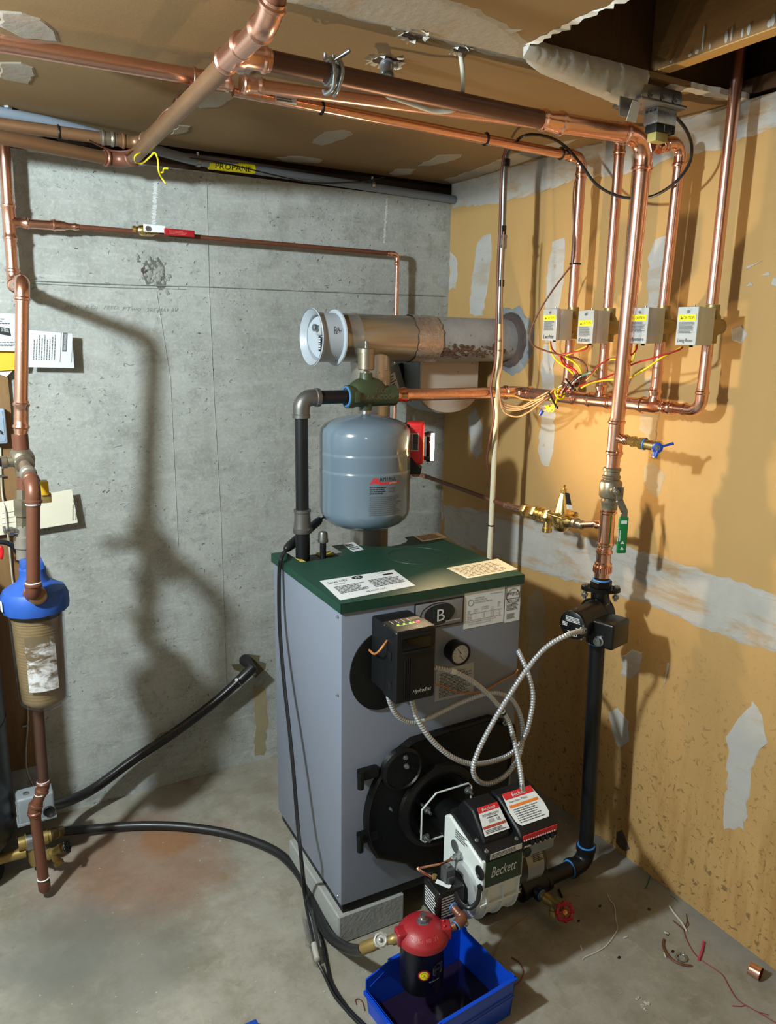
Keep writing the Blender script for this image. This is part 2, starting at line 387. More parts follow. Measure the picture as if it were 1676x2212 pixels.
def mk(name, vs, fs, mat, parent=None, local=False, smooth=38, label=None, kind=None):
    if parent is None:
        lo = V([min(p[i] for p in vs) for i in range(3)]); hi = V([max(p[i] for p in vs) for i in range(3)])
        org = V(((lo.x + hi.x) / 2, (lo.y + hi.y) / 2, lo.z)); inv = Matrix.Translation(-org)
    elif local: inv = Matrix.Identity(4)
    else: inv = WM[parent].inverted()
    me = bpy.data.meshes.new(name); me.from_pydata([inv @ p for p in vs], [], fs); me.validate()
    b = bmesh.new(); b.from_mesh(me); bmesh.ops.remove_doubles(b, verts=b.verts, dist=1e-6); bmesh.ops.recalc_face_normals(b, faces=b.faces); b.to_mesh(me); b.free()
    if smooth:
        me.shade_smooth(); me.set_sharp_from_angle(angle=math.radians(smooth))
    me.materials.append(M[mat] if isinstance(mat, str) else mat)
    o = bpy.data.objects.new(name, me); COL.objects.link(o)
    if parent is None: o.location = org; WM[o] = Matrix.Translation(org)
    else: o.parent = parent; WM[o] = WM[parent]
    if label: o['label'] = label
    if kind: o['kind'] = kind
    return o
def thing(name, label, cat, loc, rot=0, group=None):
    o = bpy.data.objects.new(name, None); COL.objects.link(o); o.empty_display_size = .05
    o.location = loc; o.rotation_euler = (0, 0, rot); WM[o] = Matrix.Translation(V(loc)) @ Matrix.Rotation(rot, 4, 'Z')
    tag(o, label, cat, group); return o
def tag(o, label, cat, group=None):
    o['label'] = label; o['category'] = cat
    if group: o['group'] = group
    return o
def struct(name, mb, mat, parent=None, smooth=38): 
    return mb.build(name, mat, parent, kind='structure', smooth=smooth)
def txt(s, O, ux, uy, w, h, mat, parent, name='lettering', depth=.0004, local=False, shear=0, keep=False):
    """lettering fitted to a w x h field whose lower left corner is O"""
    c = bpy.data.curves.new(name, 'FONT'); c.body = s; c.size = 1; c.extrude = .0; c.resolution_u = 2; c.shear = shear
    o = bpy.data.objects.new(name, c); me = bpy.data.meshes.new_from_object(o)
    bpy.data.objects.remove(o); bpy.data.curves.remove(c)
    ps = [v.co.copy() for v in me.vertices]; fs = [list(p.vertices) for p in me.polygons]; bpy.data.meshes.remove(me)
    if not ps: return None
    x0, x1 = min(p.x for p in ps), max(p.x for p in ps); y0, y1 = min(p.y for p in ps), max(p.y for p in ps)
    sx = w / (x1 - x0); sy = h / max(1e-6, y1 - y0)
    if keep: sx = sy = min(sx, sy)
    ux, uy = V(ux).normalized(), V(uy).normalized(); nn = ux.cross(uy).normalized(); O = V(O)
    return mk(name, [O + ux * ((p.x - x0) * sx) + uy * ((p.y - y0) * sy) + nn * depth for p in ps], fs, mat, parent, local, 0)
def fine(O, ux, uy, w, h, rows, mat, parent, name='fine_print', local=False, seed=1, fill=.55, depth=.0004):
    """rows of print too small to read, as short dashes"""
    r = random.Random(seed); ux, uy = V(ux).normalized(), V(uy).normalized(); nn = ux.cross(uy); O = V(O); m = MB(); ph = h / rows
    for i in range(rows):
        x = 0; end = w * r.uniform(.72, 1.0)
        while x < end:
            L = min(w * r.uniform(.04, .13), end - x)
            a = O + ux * x + uy * (h - (i + 1) * ph + ph * .25) + nn * depth
            m.add([a, a + ux * L, a + ux * L + uy * (ph * fill), a + uy * (ph * fill)], [[0, 1, 2, 3]]); x += L + w * .018
    return m.build(name, mat, parent, local, 0)
def plate(O, ux, uy, w, h, t, mat, parent, name='label_plate', local=False, bev=0, label=None):
    ux, uy = V(ux).normalized(), V(uy).normalized(); nn = ux.cross(uy); O = V(O)
    c = O + ux * w / 2 + uy * h / 2 + nn * t / 2
    return MB().obox(c, ux * w / 2, uy * h / 2, nn * t / 2, bev).build(name, mat, parent, local, label=label)
def quadlabel(p, t, mat, parent, name='label_plate', local=False):
    """thin sheet through four corner points (counter-clockwise seen from its face)"""
    p = [V(q) for q in p]; nn = (p[1] - p[0]).cross(p[3] - p[0]).normalized()
    return MB().prism(p, nn * t).build(name, mat, parent, local, 0)
def spline(pts, n=8):
    """smooth curve through points"""
    p = [V(q) for q in pts]; out = []
    for i in range(len(p) - 1):
        a, b, c, d = p[max(i - 1, 0)], p[i], p[i + 1], p[min(i + 2, len(p) - 1)]
        for k in range(n):
            t = k / n; out.append(.5 * ((2 * b) + (c - a) * t + (2 * a - 5 * b + 4 * c - d) * t * t + (3 * b - a - 3 * c + d) * t ** 3))
    out.append(p[-1]); return out
def cord(name, pts, r, mat, parent=None, n=7, seg=8, local=False): return MB().sweep(spline(pts, n), r, seg).build(name, mat, parent, local)

# ---- copper tube with press fittings
def bead(r): return [(-.024, 1.09), (-.016, 1.09), (-.0135, 1.26), (-.008, 1.3), (-.004, 1.22), (-.002, 1.1)]
def elbow(A, P, B, r, mat, parent, rad=None, name='elbow', sock=.03, local=False):
    A, P, B = V(A), V(P), V(B); d0 = (P - A).normalized(); d1 = (B - P).normalized(); ang = d0.angle(d1)
    rad = rad or r * 2.1; k = rad * math.tan(ang / 2); s0 = P - d0 * k; s1 = P + d1 * k
    n = d0.cross(d1).normalized(); c = s0 + n.cross(d0).normalized() * rad
    pts = []; rs = []
    prof = [(sock, 1.0), (sock, 1.09), (sock - .006, 1.09), (sock - .009, 1.27), (sock - .014, 1.27), (sock - .017, 1.1)]
    for t, q in prof: pts.append(s0 - d0 * t); rs.append(r * q)
    for i in range(9):
        pts.append(c + Matrix.Rotation(ang * i / 8, 3, n) @ (s0 - c)); rs.append(r * 1.1)
    for t, q in prof[::-1]: pts.append(s1 + d1 * t); rs.append(r * q)
    MB().sweep(pts, rs, 18).build(name, mat, parent, local); return s0 - d0 * (sock - .004), s1 + d1 * (sock - .004)
def coupling(C, d, r, mat, parent, L=.07, name='coupling', r2=None, local=False):
    d = V(d).normalized(); C = V(C); h = L / 2; q = r2 or r
    pr = [(-h, r), (-h, r * 1.1), (-h + .006, r * 1.1), (-h + .009, r * 1.28), (-h + .014, r * 1.28), (-h + .018, r * 1.1), (-h * .3, r * 1.1), (h * .3, q * 1.1), (h - .018, q * 1.1), (h - .014, q * 1.28), (h - .009, q * 1.28), (h - .006, q * 1.1), (h, q * 1.1), (h, q)]
    return MB().rev(C, d, pr, 20).build(name, mat, parent, local)
def tee(C, d, b, r, rb, mat, parent, L=.1, Lb=.055, name='tee', r2=None, local=False):
    C, d, b = V(C), V(d).normalized(), V(b).normalized(); h = L / 2; q = r2 or r
    pr = [(-h, r), (-h, r * 1.1), (-h + .006, r * 1.1), (-h + .009, r * 1.28), (-h + .014, r * 1.28), (-h + .018, r * 1.12), (h * .2, r * 1.12), (h * .55, q * 1.12), (h - .018, q * 1.12), (h - .014, q * 1.28), (h - .009, q * 1.28), (h - .006, q * 1.1), (h, q * 1.1), (h, q)]
    m = MB().rev(C, d, pr, 20)
    m.rev(C, b, [(0, rb * 1.3), (r * .9, rb * 1.3), (r * 1.25, rb * 1.1), (Lb - .018, rb * 1.1), (Lb - .014, rb * 1.28), (Lb - .009, rb * 1.28), (Lb - .006, rb * 1.1), (Lb, rb * 1.1), (Lb, rb)], 18)
    return m.build(name, mat, parent, local)
def tube(A, B, r, mat, parent, name='pipe', seg=20, local=False): return MB().cyl(A, B, r, seg).build(name, mat, parent, local)
def route(pts, r, mat, fit, parent, rad=None, name='pipe'):
    """straight tubes between the points, an elbow at each inner point"""
    pts = [V(p) for p in pts]; cur = pts[0]
    for i in range(1, len(pts) - 1):
        a, b = elbow(pts[i - 1], pts[i], pts[i + 1], r, fit, parent, rad)
        tube(cur, a, r, mat, parent, name); cur = b
    tube(cur, pts[-1], r, mat, parent, name)
def hexnut(P, axis, r, h, m=None):
    m = m or MB(); return m.rev(P, axis, [(0, r * .93), (h * .12, r), (h * .88, r), (h, r * .93)], 6)
def patch(pix, plane, mat, parent, name='compound_patch', t=.0015, jag=.006, seed=0, **k):
    """a smear of joint compound: outline measured on the surface, its edge feathered and ragged"""
    r = random.Random(seed + len(pix)); P = [at(u, v, **plane) for u, v in pix]; out = []
    for i in range(len(P)):
        a, b = P[i], P[(i + 1) % len(P)]; n = max(1, int((b - a).length / .02))
        for j in range(n): out.append(a.lerp(b, j / n))
    ax = 0 if 'x' in plane else 1 if 'y' in plane else 2
    for p in out:
        for i in range(3):
            if i != ax: p[i] += r.uniform(-jag, jag)
    c = sum(out, V()) / len(out); nv = V([0, 0, 0]); nv[ax] = -t
    n = len(out); vs = [q.copy() for q in out] + [q.lerp(c, .12) + nv for q in out]
    fs = [[i, (i + 1) % n, n + (i + 1) % n, n + i] for i in range(n)] + [list(range(n, 2 * n))]
    return mk(name, vs, fs, mat, parent, False, 0, **k)
# ================================================================ the room
H = 2.4
floor = struct('floor', MB().box((-3.8, -5.2, -.1), (.1, .2, 0)), 'floor')
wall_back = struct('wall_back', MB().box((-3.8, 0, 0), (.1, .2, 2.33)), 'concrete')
wall_right = struct('wall_right', MB().box((0, -5.2, 0), (.1, 0, H)), 'drywall')
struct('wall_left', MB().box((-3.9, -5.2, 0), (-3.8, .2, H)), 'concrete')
struct('wall_front', MB().box((-3.8, -5.3, 0), (.1, -5.2, H)), 'drywall')
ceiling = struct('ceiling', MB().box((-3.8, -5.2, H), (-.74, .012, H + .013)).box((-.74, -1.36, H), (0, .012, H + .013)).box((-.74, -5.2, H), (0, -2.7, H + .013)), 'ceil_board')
# rim: sill plate on the foundation, rim joist behind it, floor deck over the joists
struct('trim_1', MB().box((-3.8, .03, 2.33), (.0, .17, 2.37), .003).box((-3.8, .15, 2.37), (.1, .19, 2.66)), 'sill_wood')
struct('trim_2', MB().box((-3.8, -5.2, 2.66), (.15, .19, 2.68)), 'brace_wood')
struct('trim_3', MB().box((.11, -5.2, 2.4), (.15, .15, 2.66)).box((0, -5.2, 2.413), (.1, .012, 2.45)), 'brace_wood')
# concrete wall: form lines, a patch of loose aggregate, chalk marks, pencilled notes
def strip(pix, r, y=-.0, flat=.35, name='form_line', mat='concrete'):
    return MB().sweep([at(u, v, y=y) for u, v in pix], r, 6, True, flat).build(name, mat, wall_back)
strip([(60, 606), (180, 612), (300, 616), (450, 620), (640, 628), (800, 634), (960, 640)], .006)
strip([(66, 612), (240, 621), (400, 625)], .004)
strip([(446, 400), (452, 640), (462, 860), (476, 1100), (490, 1500)], .0024)
strip([(338, 630), (368, 820), (385, 1180)], .0022)
rr = random.Random(3)
def jagged(c, rx_, rz_, n, y, name, mat, jit=.35):
    ps = [c + V((math.cos(2 * PI * i / n) * rx_ * rr.uniform(1 - jit, 1 + jit), y, math.sin(2 * PI * i / n) * rz_ * rr.uniform(1 - jit, 1 + jit))) for i in range(n)]
    MB().add(ps, [list(range(n))]).build(name, mat, wall_back, smooth=0)
cA = at(335, 590, y=0); jagged(cA, .042, .050, 17, -.0006, 'spalled_hollow', 'dark_stone'); jagged(at(312, 585, y=0), .012, .012, 9, -.0008, 'spalled_hollow', 'insul')
m = MB()
for i in range(60):
    q = cA + V((rr.gauss(0, .020), 0, rr.gauss(0, .026))); s = rr.uniform(.004, .011); b = bmesh.new(); bmesh.ops.create_icosphere(b, subdivisions=1, radius=1)
    for v in b.verts: v.co = q + V((v.co.x * s * rr.uniform(.6, 1.4), v.co.y * s * .45, v.co.z * s * rr.uniform(.6, 1.4)))
    m.bm(b)
m.build('exposed_aggregate', 'agg', wall_back, smooth=0, kind='stuff')
for (u, v, r_) in ((165, 537, .006), (300, 565, .007), (278, 563, .005), (232, 612, .008), (196, 590, .004), (430, 720, .006), (520, 690, .005), (600, 470, .005), (150, 905, .005), (82, 880, .006)): jagged(at(u, v, y=0), r_, r_ * .55, 8, -.0005, 'bug_hole', 'dark_stone', .5)
for (u0, v0, u1, v1, w, n) in ((336, 392, 331, 492, .017, 40), (836, 428, 829, 525, .010, 34)):
    m = MB(); a, b = at(u0, v0, y=0), at(u1, v1, y=0)
    for i in range(n):
        c = a.lerp(b, (i + .5) / n) + V((rr.uniform(-.002, .002), -.0006, 0)); h = (b - a).length / n * rr.uniform(.3, .5); ww = w * rr.uniform(.6, 1.1)
        m.add([c + V((-ww / 2, 0, -h)), c + V((ww / 2, 0, -h * .4)), c + V((ww / 2, 0, h)), c + V((-ww / 2, 0, h * .4))], [[0, 1, 2, 3]])
    m.build('chalk_mark', 'white', wall_back, smooth=0)
for s, u, v, u1 in (('REN', 140, 668, 172), ('F.Di', 184, 668, 212), ('FEED,', 224, 669, 258), ('FTwo', 264, 671, 305), ('2RE MA+ RV', 316, 674, 386)):
    a, b = at(u, v, y=-.0008), at(u1, v + .5, y=-.0008)
    txt(s, a, b - a, (0, 0, 1), (b - a).length, .013, 'pencil', wall_back, 'pencil_note', 0, shear=.3)
m = MB()
for i in range(16):
    a = i / 16 * 2 * PI; r0 = .062 * rr.uniform(.5, 1.35)
    m.v.append(at(538, 1440, y=-.001) + V((math.cos(a) * r0, 0, math.sin(a) * r0 * .8)))
m.f.append(list(range(16))); m.build('oil_stain', 'old_oil', wall_back, smooth=0)
patch([(545, 1480), (575, 1488), (578, 1560), (572, 1632), (548, 1634), (552, 1560)], dict(y=-.0002), 'stain', wall_back, 'damp_stain', t=.0004)
# right wall: tape joints and screw-row smears of joint compound
rx = dict(x=-.0002); wr = wall_right
patch([(977, 399), (1050, 379), (1200, 330), (1350, 290), (1500, 250), (1676, 198), (2150, 60), (2150, 170), (1676, 275), (1627, 290), (1560, 318), (1440, 345), (1372, 374), (1300, 382), (1239, 388), (1150, 420), (1080, 436), (1020, 444), (977, 448)], rx, 'comp_joint', wr, 'tape_joint', .0025)
patch([(1050, 1104), (1110, 1112), (1179, 1128), (1268, 1160), (1400, 1195), (1500, 1226), (1676, 1286), (2150, 1447), (2150, 1579), (1676, 1412), (1590, 1382), (1500, 1350), (1420, 1312), (1328, 1286), (1253, 1262), (1149, 1229), (1066, 1200), (1000, 1180), (960, 1160), (958, 1090), (1000, 1096)], rx, 'comp_joint', wr, 'tape_joint', .0025)
patch([(1030, 528), (1044, 506), (1061, 504), (1060, 560), (1050, 640), (1041, 684), (1013, 680), (1018, 600)], rx, 'comp', wr)
patch([(1185, 560), (1195, 520), (1219, 513), (1216, 600), (1206, 680), (1202, 742), (1176, 742), (1176, 650)], rx, 'comp', wr)
patch([(1176, 742), (1202, 742), (1196, 800), (1199, 870), (1196, 960), (1186, 1008), (1170, 1000), (1163, 970), (1170, 880), (1168, 800)], rx, 'comp', wr)
patch([(1400, 560), (1411, 520), (1441, 510), (1436, 600), (1422, 668), (1398, 668)], rx, 'comp', wr)
patch([(1392, 820), (1430, 800), (1426, 900), (1412, 960), (1380, 930)], rx, 'comp_thin', wr)
patch([(972, 545), (985, 558), (990, 590), (982, 622), (970, 626)], rx, 'comp', wr)
patch([(1012, 900), (1026, 880), (1042, 920), (1042, 975), (1028, 992), (1016, 970)], rx, 'comp', wr)
patch([(930, 1050), (955, 1035), (956, 1120), (945, 1140), (925, 1128)], rx, 'comp', wr)
patch([(1140, 1290), (1160, 1268), (1178, 1300), (1174, 1420), (1160, 1480), (1142, 1450)], rx, 'comp_thin', wr)
patch([(1345, 1420), (1362, 1402), (1386, 1412), (1383, 1450), (1362, 1468), (1342, 1456)], rx, 'comp', wr)
patch([(1316, 1540), (1330, 1528), (1357, 1560), (1358, 1600), (1340, 1618), (1322, 1590)], rx, 'comp', wr)
patch([(1600, 1545), (1628, 1512), (1650, 1560), (1656, 1600), (1625, 1650), (1608, 1790), (1560, 1786), (1572, 1660), (1570, 1590)], rx, 'comp', wr)
patch([(1441, 1430), (1446, 1432), (1438, 1478), (1434, 1476)], rx, 'comp', wr, jag=.002)
patch([(1610, 572), (1645, 562), (1640, 572), (1614, 580)], rx, 'comp', wr)
patch([(1644, 590), (1662, 582), (1660, 594), (1648, 599)], rx, 'comp', wr)
patch([(1613, 611), (1621, 605), (1624, 616), (1615, 622)], rx, 'comp', wr)
patch([(1580, 712), (1604, 706), (1616, 726), (1598, 742), (1584, 736)], rx, 'comp', wr)
patch([(1668, 596), (1676, 594), (1676, 620), (1669, 618)], rx, 'comp', wr)
patch([(1392, 1010), (1410, 1000), (1440, 1030), (1420, 1075), (1395, 1060)], rx, 'comp_thin', wr, t=.0006)
patch([(1332, 1800), (1345, 1796), (1358, 1832), (1352, 1842), (1330, 1818)], rx, 'insul', wr, 'broken_hole', t=.0008)
for u, v in ((1042, 560), (1198, 575), (1188, 797), (1174, 962)):
    c = at(u, v, x=-.0022); MB().rev(c, (-1, 0, 0), [(0, .006), (.0008, .004)], 12).build('screw_dimple', 'comp_thin', wr)
# ceiling: smears, the long tape joint, torn holes
cz = dict(z=H - .0002); cl = ceiling
patch([(600, 0), (700, 22), (837, 60), (960, 92), (1050, 116), (1141, 136), (1149, 96), (1085, 45), (1020, 14), (960, 0), (840, -40), (640, -60)], cz, 'comp_ceil', cl, 'tape_joint', .002)
patch([(0, 25), (45, 26), (95, 42), (126, 68), (124, 92), (60, 84), (0, 60)], cz, 'comp_ceil', cl)
patch([(0, 135), (45, 134), (78, 146), (80, 162), (58, 183), (20, 176), (0, 166)], cz, 'comp_ceil', cl)
patch([(430, 196), (506, 200), (500, 215), (470, 232), (430, 234), (415, 220)], cz, 'comp_ceil', cl)
patch([(368, 290), (384, 270), (412, 272), (410, 282), (385, 290)], cz, 'comp_ceil', cl)
patch([(482, 104), (520, 96), (570, 104), (590, 118), (560, 150), (530, 168), (490, 150)], cz, 'comp_ceil', cl)
patch([(672, 308), (700, 285), (740, 279), (766, 288), (735, 303), (695, 314)], cz, 'comp_ceil', cl)
patch([(594, 340), (640, 336), (698, 344), (686, 353), (620, 348)], cz, 'comp_ceil', cl)
patch([(901, 358), (950, 334), (1002, 333), (985, 345), (930, 359)], cz, 'comp_ceil', cl)
patch([(840, 374), (860, 364), (899, 366), (885, 377), (852, 381)], cz, 'comp_ceil', cl)
patch([(960, 388), (1030, 365), (1100, 335), (1200, 308), (1250, 300), (1170, 335), (1020, 386), (978, 398)], cz, 'comp_ceil', cl)
patch([(1000, 70), (1060, 60), (1130, 66), (1090, 80)], cz, 'comp_ceil', cl)
def ceil_hole(u, v, r, seed):
    c = at(u, v, z=H - .0012); q = random.Random(seed); n = 14
    def loop(k, dz): return [c + V((math.cos(2 * PI * i / n) * r * k * q.uniform(.75, 1.2), math.sin(2 * PI * i / n) * r * k * q.uniform(.75, 1.2), dz)) for i in range(n)]
    L0 = loop(.95, 0); MB().add(L0, [list(range(n))]).build('torn_hole', 'insul', ceiling, smooth=0)
    m = MB()
    for i in range(n):      # curled scraps of torn face paper
        if q.random() < .35: continue
        a, b = L0[i], L0[(i + 1) % n]; o = (a + b) / 2 - c; o.z = 0; o = o.normalized() * r * q.uniform(.25, .6)
        m.add([a, b, b + o * .7 - V((0, 0, q.uniform(.001, .010))), a + o - V((0, 0, q.uniform(.001, .006)))], [[0, 1, 2, 3]])
    m.build('torn_paper', 'torn', ceiling, smooth=0)
ceil_hole(895, 76, .028, 1); ceil_hole(998, 106, .022, 5); ceil_hole(836, 132, .034, 3)
# the opening cut in the ceiling
m = MB(); n = 100; q = random.Random(9); ra, rb, rc = [], [], []
for i in range(n):
    y = -1.36 - 1.34 * i / (n - 1); j = q.uniform(-.007, .012); ra.append(V((-.747 + q.uniform(-.006, .005), y, H - .0006))); rb.append(V((-.738 + j, y, H - .003 + q.uniform(-.003, .001)))); rc.append(V((-.735 + j + q.uniform(-.004, .004), y, H + .014)))
m.rings([ra, rb, rc], False, False); m.build('torn_edge', 'torn', ceiling, smooth=0)
m = MB(); e = []; n = 34
for i in range(n):
    t = i / (n - 1); x = -.742 + .375 * t; jj = q.uniform(-.004, .004)
    dz = .018 + .034 * t; e.append([V((x, -1.362 + jj * .5, H + .012)), V((x, -1.368 + jj, H - .004 + q.uniform(-.004, .003))), V((x, -1.366 + q.uniform(-.004, .004), H - dz * .55 + q.uniform(-.003, .003))), V((x, -1.350 + q.uniform(-.002, .002), H - dz * 1.25)), V((x, -1.350 + .032 * min(1, t * 5) + q.uniform(-.003, .003), H - dz * 1.3)), V((x, -1.348 + .078 * min(1, t * 5), H - .001))])
m.rings([[e[i][j] for i in range(n)] for j in range(6)], False, False); m.add(e[0], [list(range(6))]); m.build('plastered_edge', 'comp', ceiling, smooth=60)
m = MB(); ra, rb = [], []
for i in range(16):
    t = i / 15; p = V((-.275 + .275 * t, -1.352 - .03 * t, 0)); ra.append(p + V((0, q.uniform(-.004, .004), H - .001))); rb.append(p + V((0, .02 + q.uniform(-.006, .006), H - .006)))
m.rings([[p + V((0, 0, .014)) for p in ra], ra, rb], False, False); m.build('torn_edge', 'torn', ceiling, smooth=0)
js = MB().box((-.345, -5.2, 2.414), (-.305, .01, 2.655), .002)
joist = js.build('trim_4', 'joist_wood', None, kind='structure')
MB().box((-.345, -2.7, 2.4125), (-.305, -1.375, 2.4145)).build('lit_underside', 'lit_joist_wood', joist)  # thin paler sheet: lamplight on the joist's bottom face, painted as wood colour
m = MB()
for i in range(30):
    y = -1.42 - .75 * i / 29 + q.uniform(-.03, .03); h = q.uniform(.006, .035) * (1 if i % 4 else 2.2)
    m.ball((-.3455, y, 2.417 + h * .5), 1, 7, 5, (.0012, q.uniform(.002, .007), h * .5))
m.build('plaster_drip', 'comp', joist, smooth=60)
struct('trim_5', MB().box((-.79, -5.2, 2.414), (-.75, .01, 2.655)), 'brace_wood')
struct('trim_6', MB().box((-.75, -1.35, 2.414), (-.345, -1.31, 2.655)).box((-.305, -1.33, 2.414), (0, -1.29, 2.655)), 'brace_wood')
a, b = V((-.352, -1.40, 2.43)), at(1508, -40, x=-.352); d = (b - a).normalized(); s_ = d.cross(V((0, 1, 0))).normalized()
br = tag(MB().obox((a + b) / 2, d * (b - a).length / 2, s_ * .014, d.cross(s_) * .016).build('bridging_strut', 'joist_wood'), 'brown wooden bridging strut slanting up inside the dark ceiling opening', 'strut')
MB().box((-.30, -2.7, 2.57), (.0, -1.335, 2.654), .01).build('insulation_batt', 'insul_red')
tag(bpy.data.objects['insulation_batt'], 'dark red insulation batt between joists in the ceiling opening', 'insulation')
# ================================================================ boiler (built in its own frame: x along the front, y towards the wall)
BWID, BDEP, BTOP = .606, .53, 1.075
g = thing('boiler', 'grey oil boiler with dark green top standing on concrete blocks', 'boiler', B0, TH)
L = dict(local=True)
MB().box((0, 0, .134), (BWID, BDEP, 1.052), .004, 2).build('jacket', 'jacket', g, True)
# cover, with the notch for the supply pipe and the flue cut-out at the back
def cover():
    o = .004; F0 = -.004; B1 = BDEP + .012; xr = BWID + o
    top = [(-o, F0), (xr, F0), (xr, B1), (.545, B1)]
    for i in range(9):
        a = PI * i / 8; top.append((.398 + math.cos(a) * .10, B1 - math.sin(a) * .085 - .004))
    top += [(.252, B1), (.214, B1)]
    for px, py in ((.214, .452), (.200, .425), (.175, .412), (.06, .402), (.045, .412), (.045, B1), (-o, B1)): top.append((px, py))
    m = MB().prism([V((x, y, BTOP - .002)) for x, y in top], (0, 0, .002))
    m.box((-o, F0, 1.046), (xr, F0 + .002, BTOP - .0005)).box((-o, F0, 1.046), (-o + .002, B1, BTOP - .0005)).box((xr - .002, F0, 1.046), (xr, B1, BTOP - .0005)).box((-o, B1 - .002, 1.046), (.045, B1, BTOP - .0005)).box((.545, B1 - .002, 1.046), (xr, B1, BTOP - .0005))
    return m
cov = cover().build('top_cover', 'green', g, True, 30)
MB().torus((.42, .31, BTOP + .0002), (0, 0, 1), .10, .0012, 48, 6).build('knockout_ring', 'green', cov, True)
MB().box((.047, .41, 1.053), (.212, BDEP, 1.056)).build('pipe_well', 'black_cast', cov, True)
MB().box((.047, .42, 1.056), (.075, .50, 1.066), .003).box((.15, .49, 1.056), (.20, .53, 1.062), .002).build('fibreglass_lining', 'sheath', cov, True)
q = [atb(u, v, z=BTOP + .0003) for u, v in ((735, 1297), (897, 1265), (850, 1231), (690, 1255))]
def flat_on(q, mat, name, par=g):
    return quadlabel(q, .0005, mat, par, name, True)
flat_on(q, 'white', 'rating_sticker')
def fr(q):   # origin, x-dir, y-dir, w, h of a sticker
    return q[0], q[1] - q[0], q[3] - q[0], (q[1] - q[0]).length, (q[3] - q[0]).length
O, ux, uy, w, h = fr(q); O = O + V((0, 0, .0008))
def rel(a, b): return O + ux.normalized() * w * a + uy.normalized() * h * b
txt('Series WBV', rel(.06, .76), ux, uy, w * .26, h * .10, 'ink', g, **L); txt('OIL BOILER', rel(.12, .66), ux, uy, w * .14, h * .05, 'ink_grey', g, **L)
MB().add([rel(.47 + .075 * math.cos(t * PI / 12), .84 + .085 * math.sin(t * PI / 12)) for t in range(24)], [list(range(24))]).build('logo_oval', 'ink', g, True, 0)
txt('PB', rel(.44, .79), ux, uy, w * .06, h * .10, 'white', g, depth=.0003, **L)
txt('C US', rel(.76, .84), ux, uy, w * .10, h * .09, 'ink', g, **L)
MB().add([rel(a, b) for a, b in ((.80, .70), (.94, .70), (.94, .77), (.80, .77))], [[0, 1, 2, 3]]).build('print_bar', 'ink', g, True, 0)
fine(rel(.08, .24), ux, uy, w * .40, h * .36, 6, 'ink_grey', g, local=True, seed=2); fine(rel(.54, .24), ux, uy, w * .42, h * .38, 6, 'ink_grey', g, local=True, seed=3)
txt('PB HEAT, LLC', rel(.38, .10), ux, uy, w * .26, h * .06, 'ink', g, **L)
q = [atb(u, v, z=BTOP + .0003) for u, v in ((1010, 1250), (1119, 1230), (1075, 1207), (964, 1227))]
flat_on(q, 'cream_label', 'wiring_sticker'); O, ux, uy, w, h = fr(q); O = O + V((0, 0, .0008)); fine(rel(.06, .1), ux, uy, w * .86, h * .78, 8, 'wire_tan', g, local=True, seed=5, fill=.25)
q = [atb(u, v, z=BTOP + .0003) for u, v in ((763, 1192), (786, 1187), (763, 1171), (738, 1175))]
flat_on(q, 'white', 'notice_sticker'); O, ux, uy, w, h = fr(q); O = O + V((0, 0, .0008)); fine(rel(.08, .12), ux, uy, w * .8, h * .7, 4, 'ink', g, local=True, seed=7)
q = [atb(u, v, z=BTOP + .0003) for u, v in ((913, 1170), (966, 1161), (945, 1150), (893, 1158))]
flat_on(q, 'cream_label', 'notice_sticker'); O, ux, uy, w, h = fr(q); O = O + V((0, 0, .0008)); fine(rel(.06, .12), ux, uy, w * .86, h * .74, 6, 'wire_brown', g, local=True, seed=8)
# badge
U, Z = V((1, 0, 0)), V((0, 0, 1)); Y0 = -.0006
bx0, bx1, bz0, bz1 = .226, .392, .956, 1.038
MB().box((bx0, -.003, bz0), (bx1, -.0002, bz1), .001).build('badge_rim', 'black_paint', g, True); MB().box((bx0 + .004, -.0042, bz0 + .004), (bx1 - .004, -.001, bz1 - .004), .0008).build('badge_plate', 'galv_paint', g, True)
bc = V(((bx0 + bx1) / 2 - .004, -.0044, (bz0 + bz1) / 2 + .001))
def oval(c, a, b, mat, name): return MB().rev(c, (0, -1, 0), [(0, 1), (.0008, 1)], 40).build(name, mat, g, True)
m = MB()
for k, (a, b, dy, mat) in enumerate(((.058, .034, 0, 'ink'), (.054, .0305, .0006, 'galv_paint'), (.051, .029, .0012, 'ink'))):
    n = 40; ps = [bc + V((math.cos(2 * PI * i / n) * a + (-.003 if k < 2 else .003), -dy, math.sin(2 * PI * i / n) * b)) for i in range(n)]
    MB().prism(ps, (0, -.0006, 0)).build('badge_oval', mat, g, True, 0)
txt('P', bc + V((-.020, -.002, -.010)), U, Z, .022, .030, 'green', g, depth=.0006, **L); txt('B', bc + V((-.006, -.0022, -.022)), U, Z, .026, .036, 'silver_ink', g, depth=.0008, **L)
txt('peerless', bc + V((.022, -.0026, -.030)), U, Z, .052, .0085, 'silver_ink', g, shear=.3, **L)
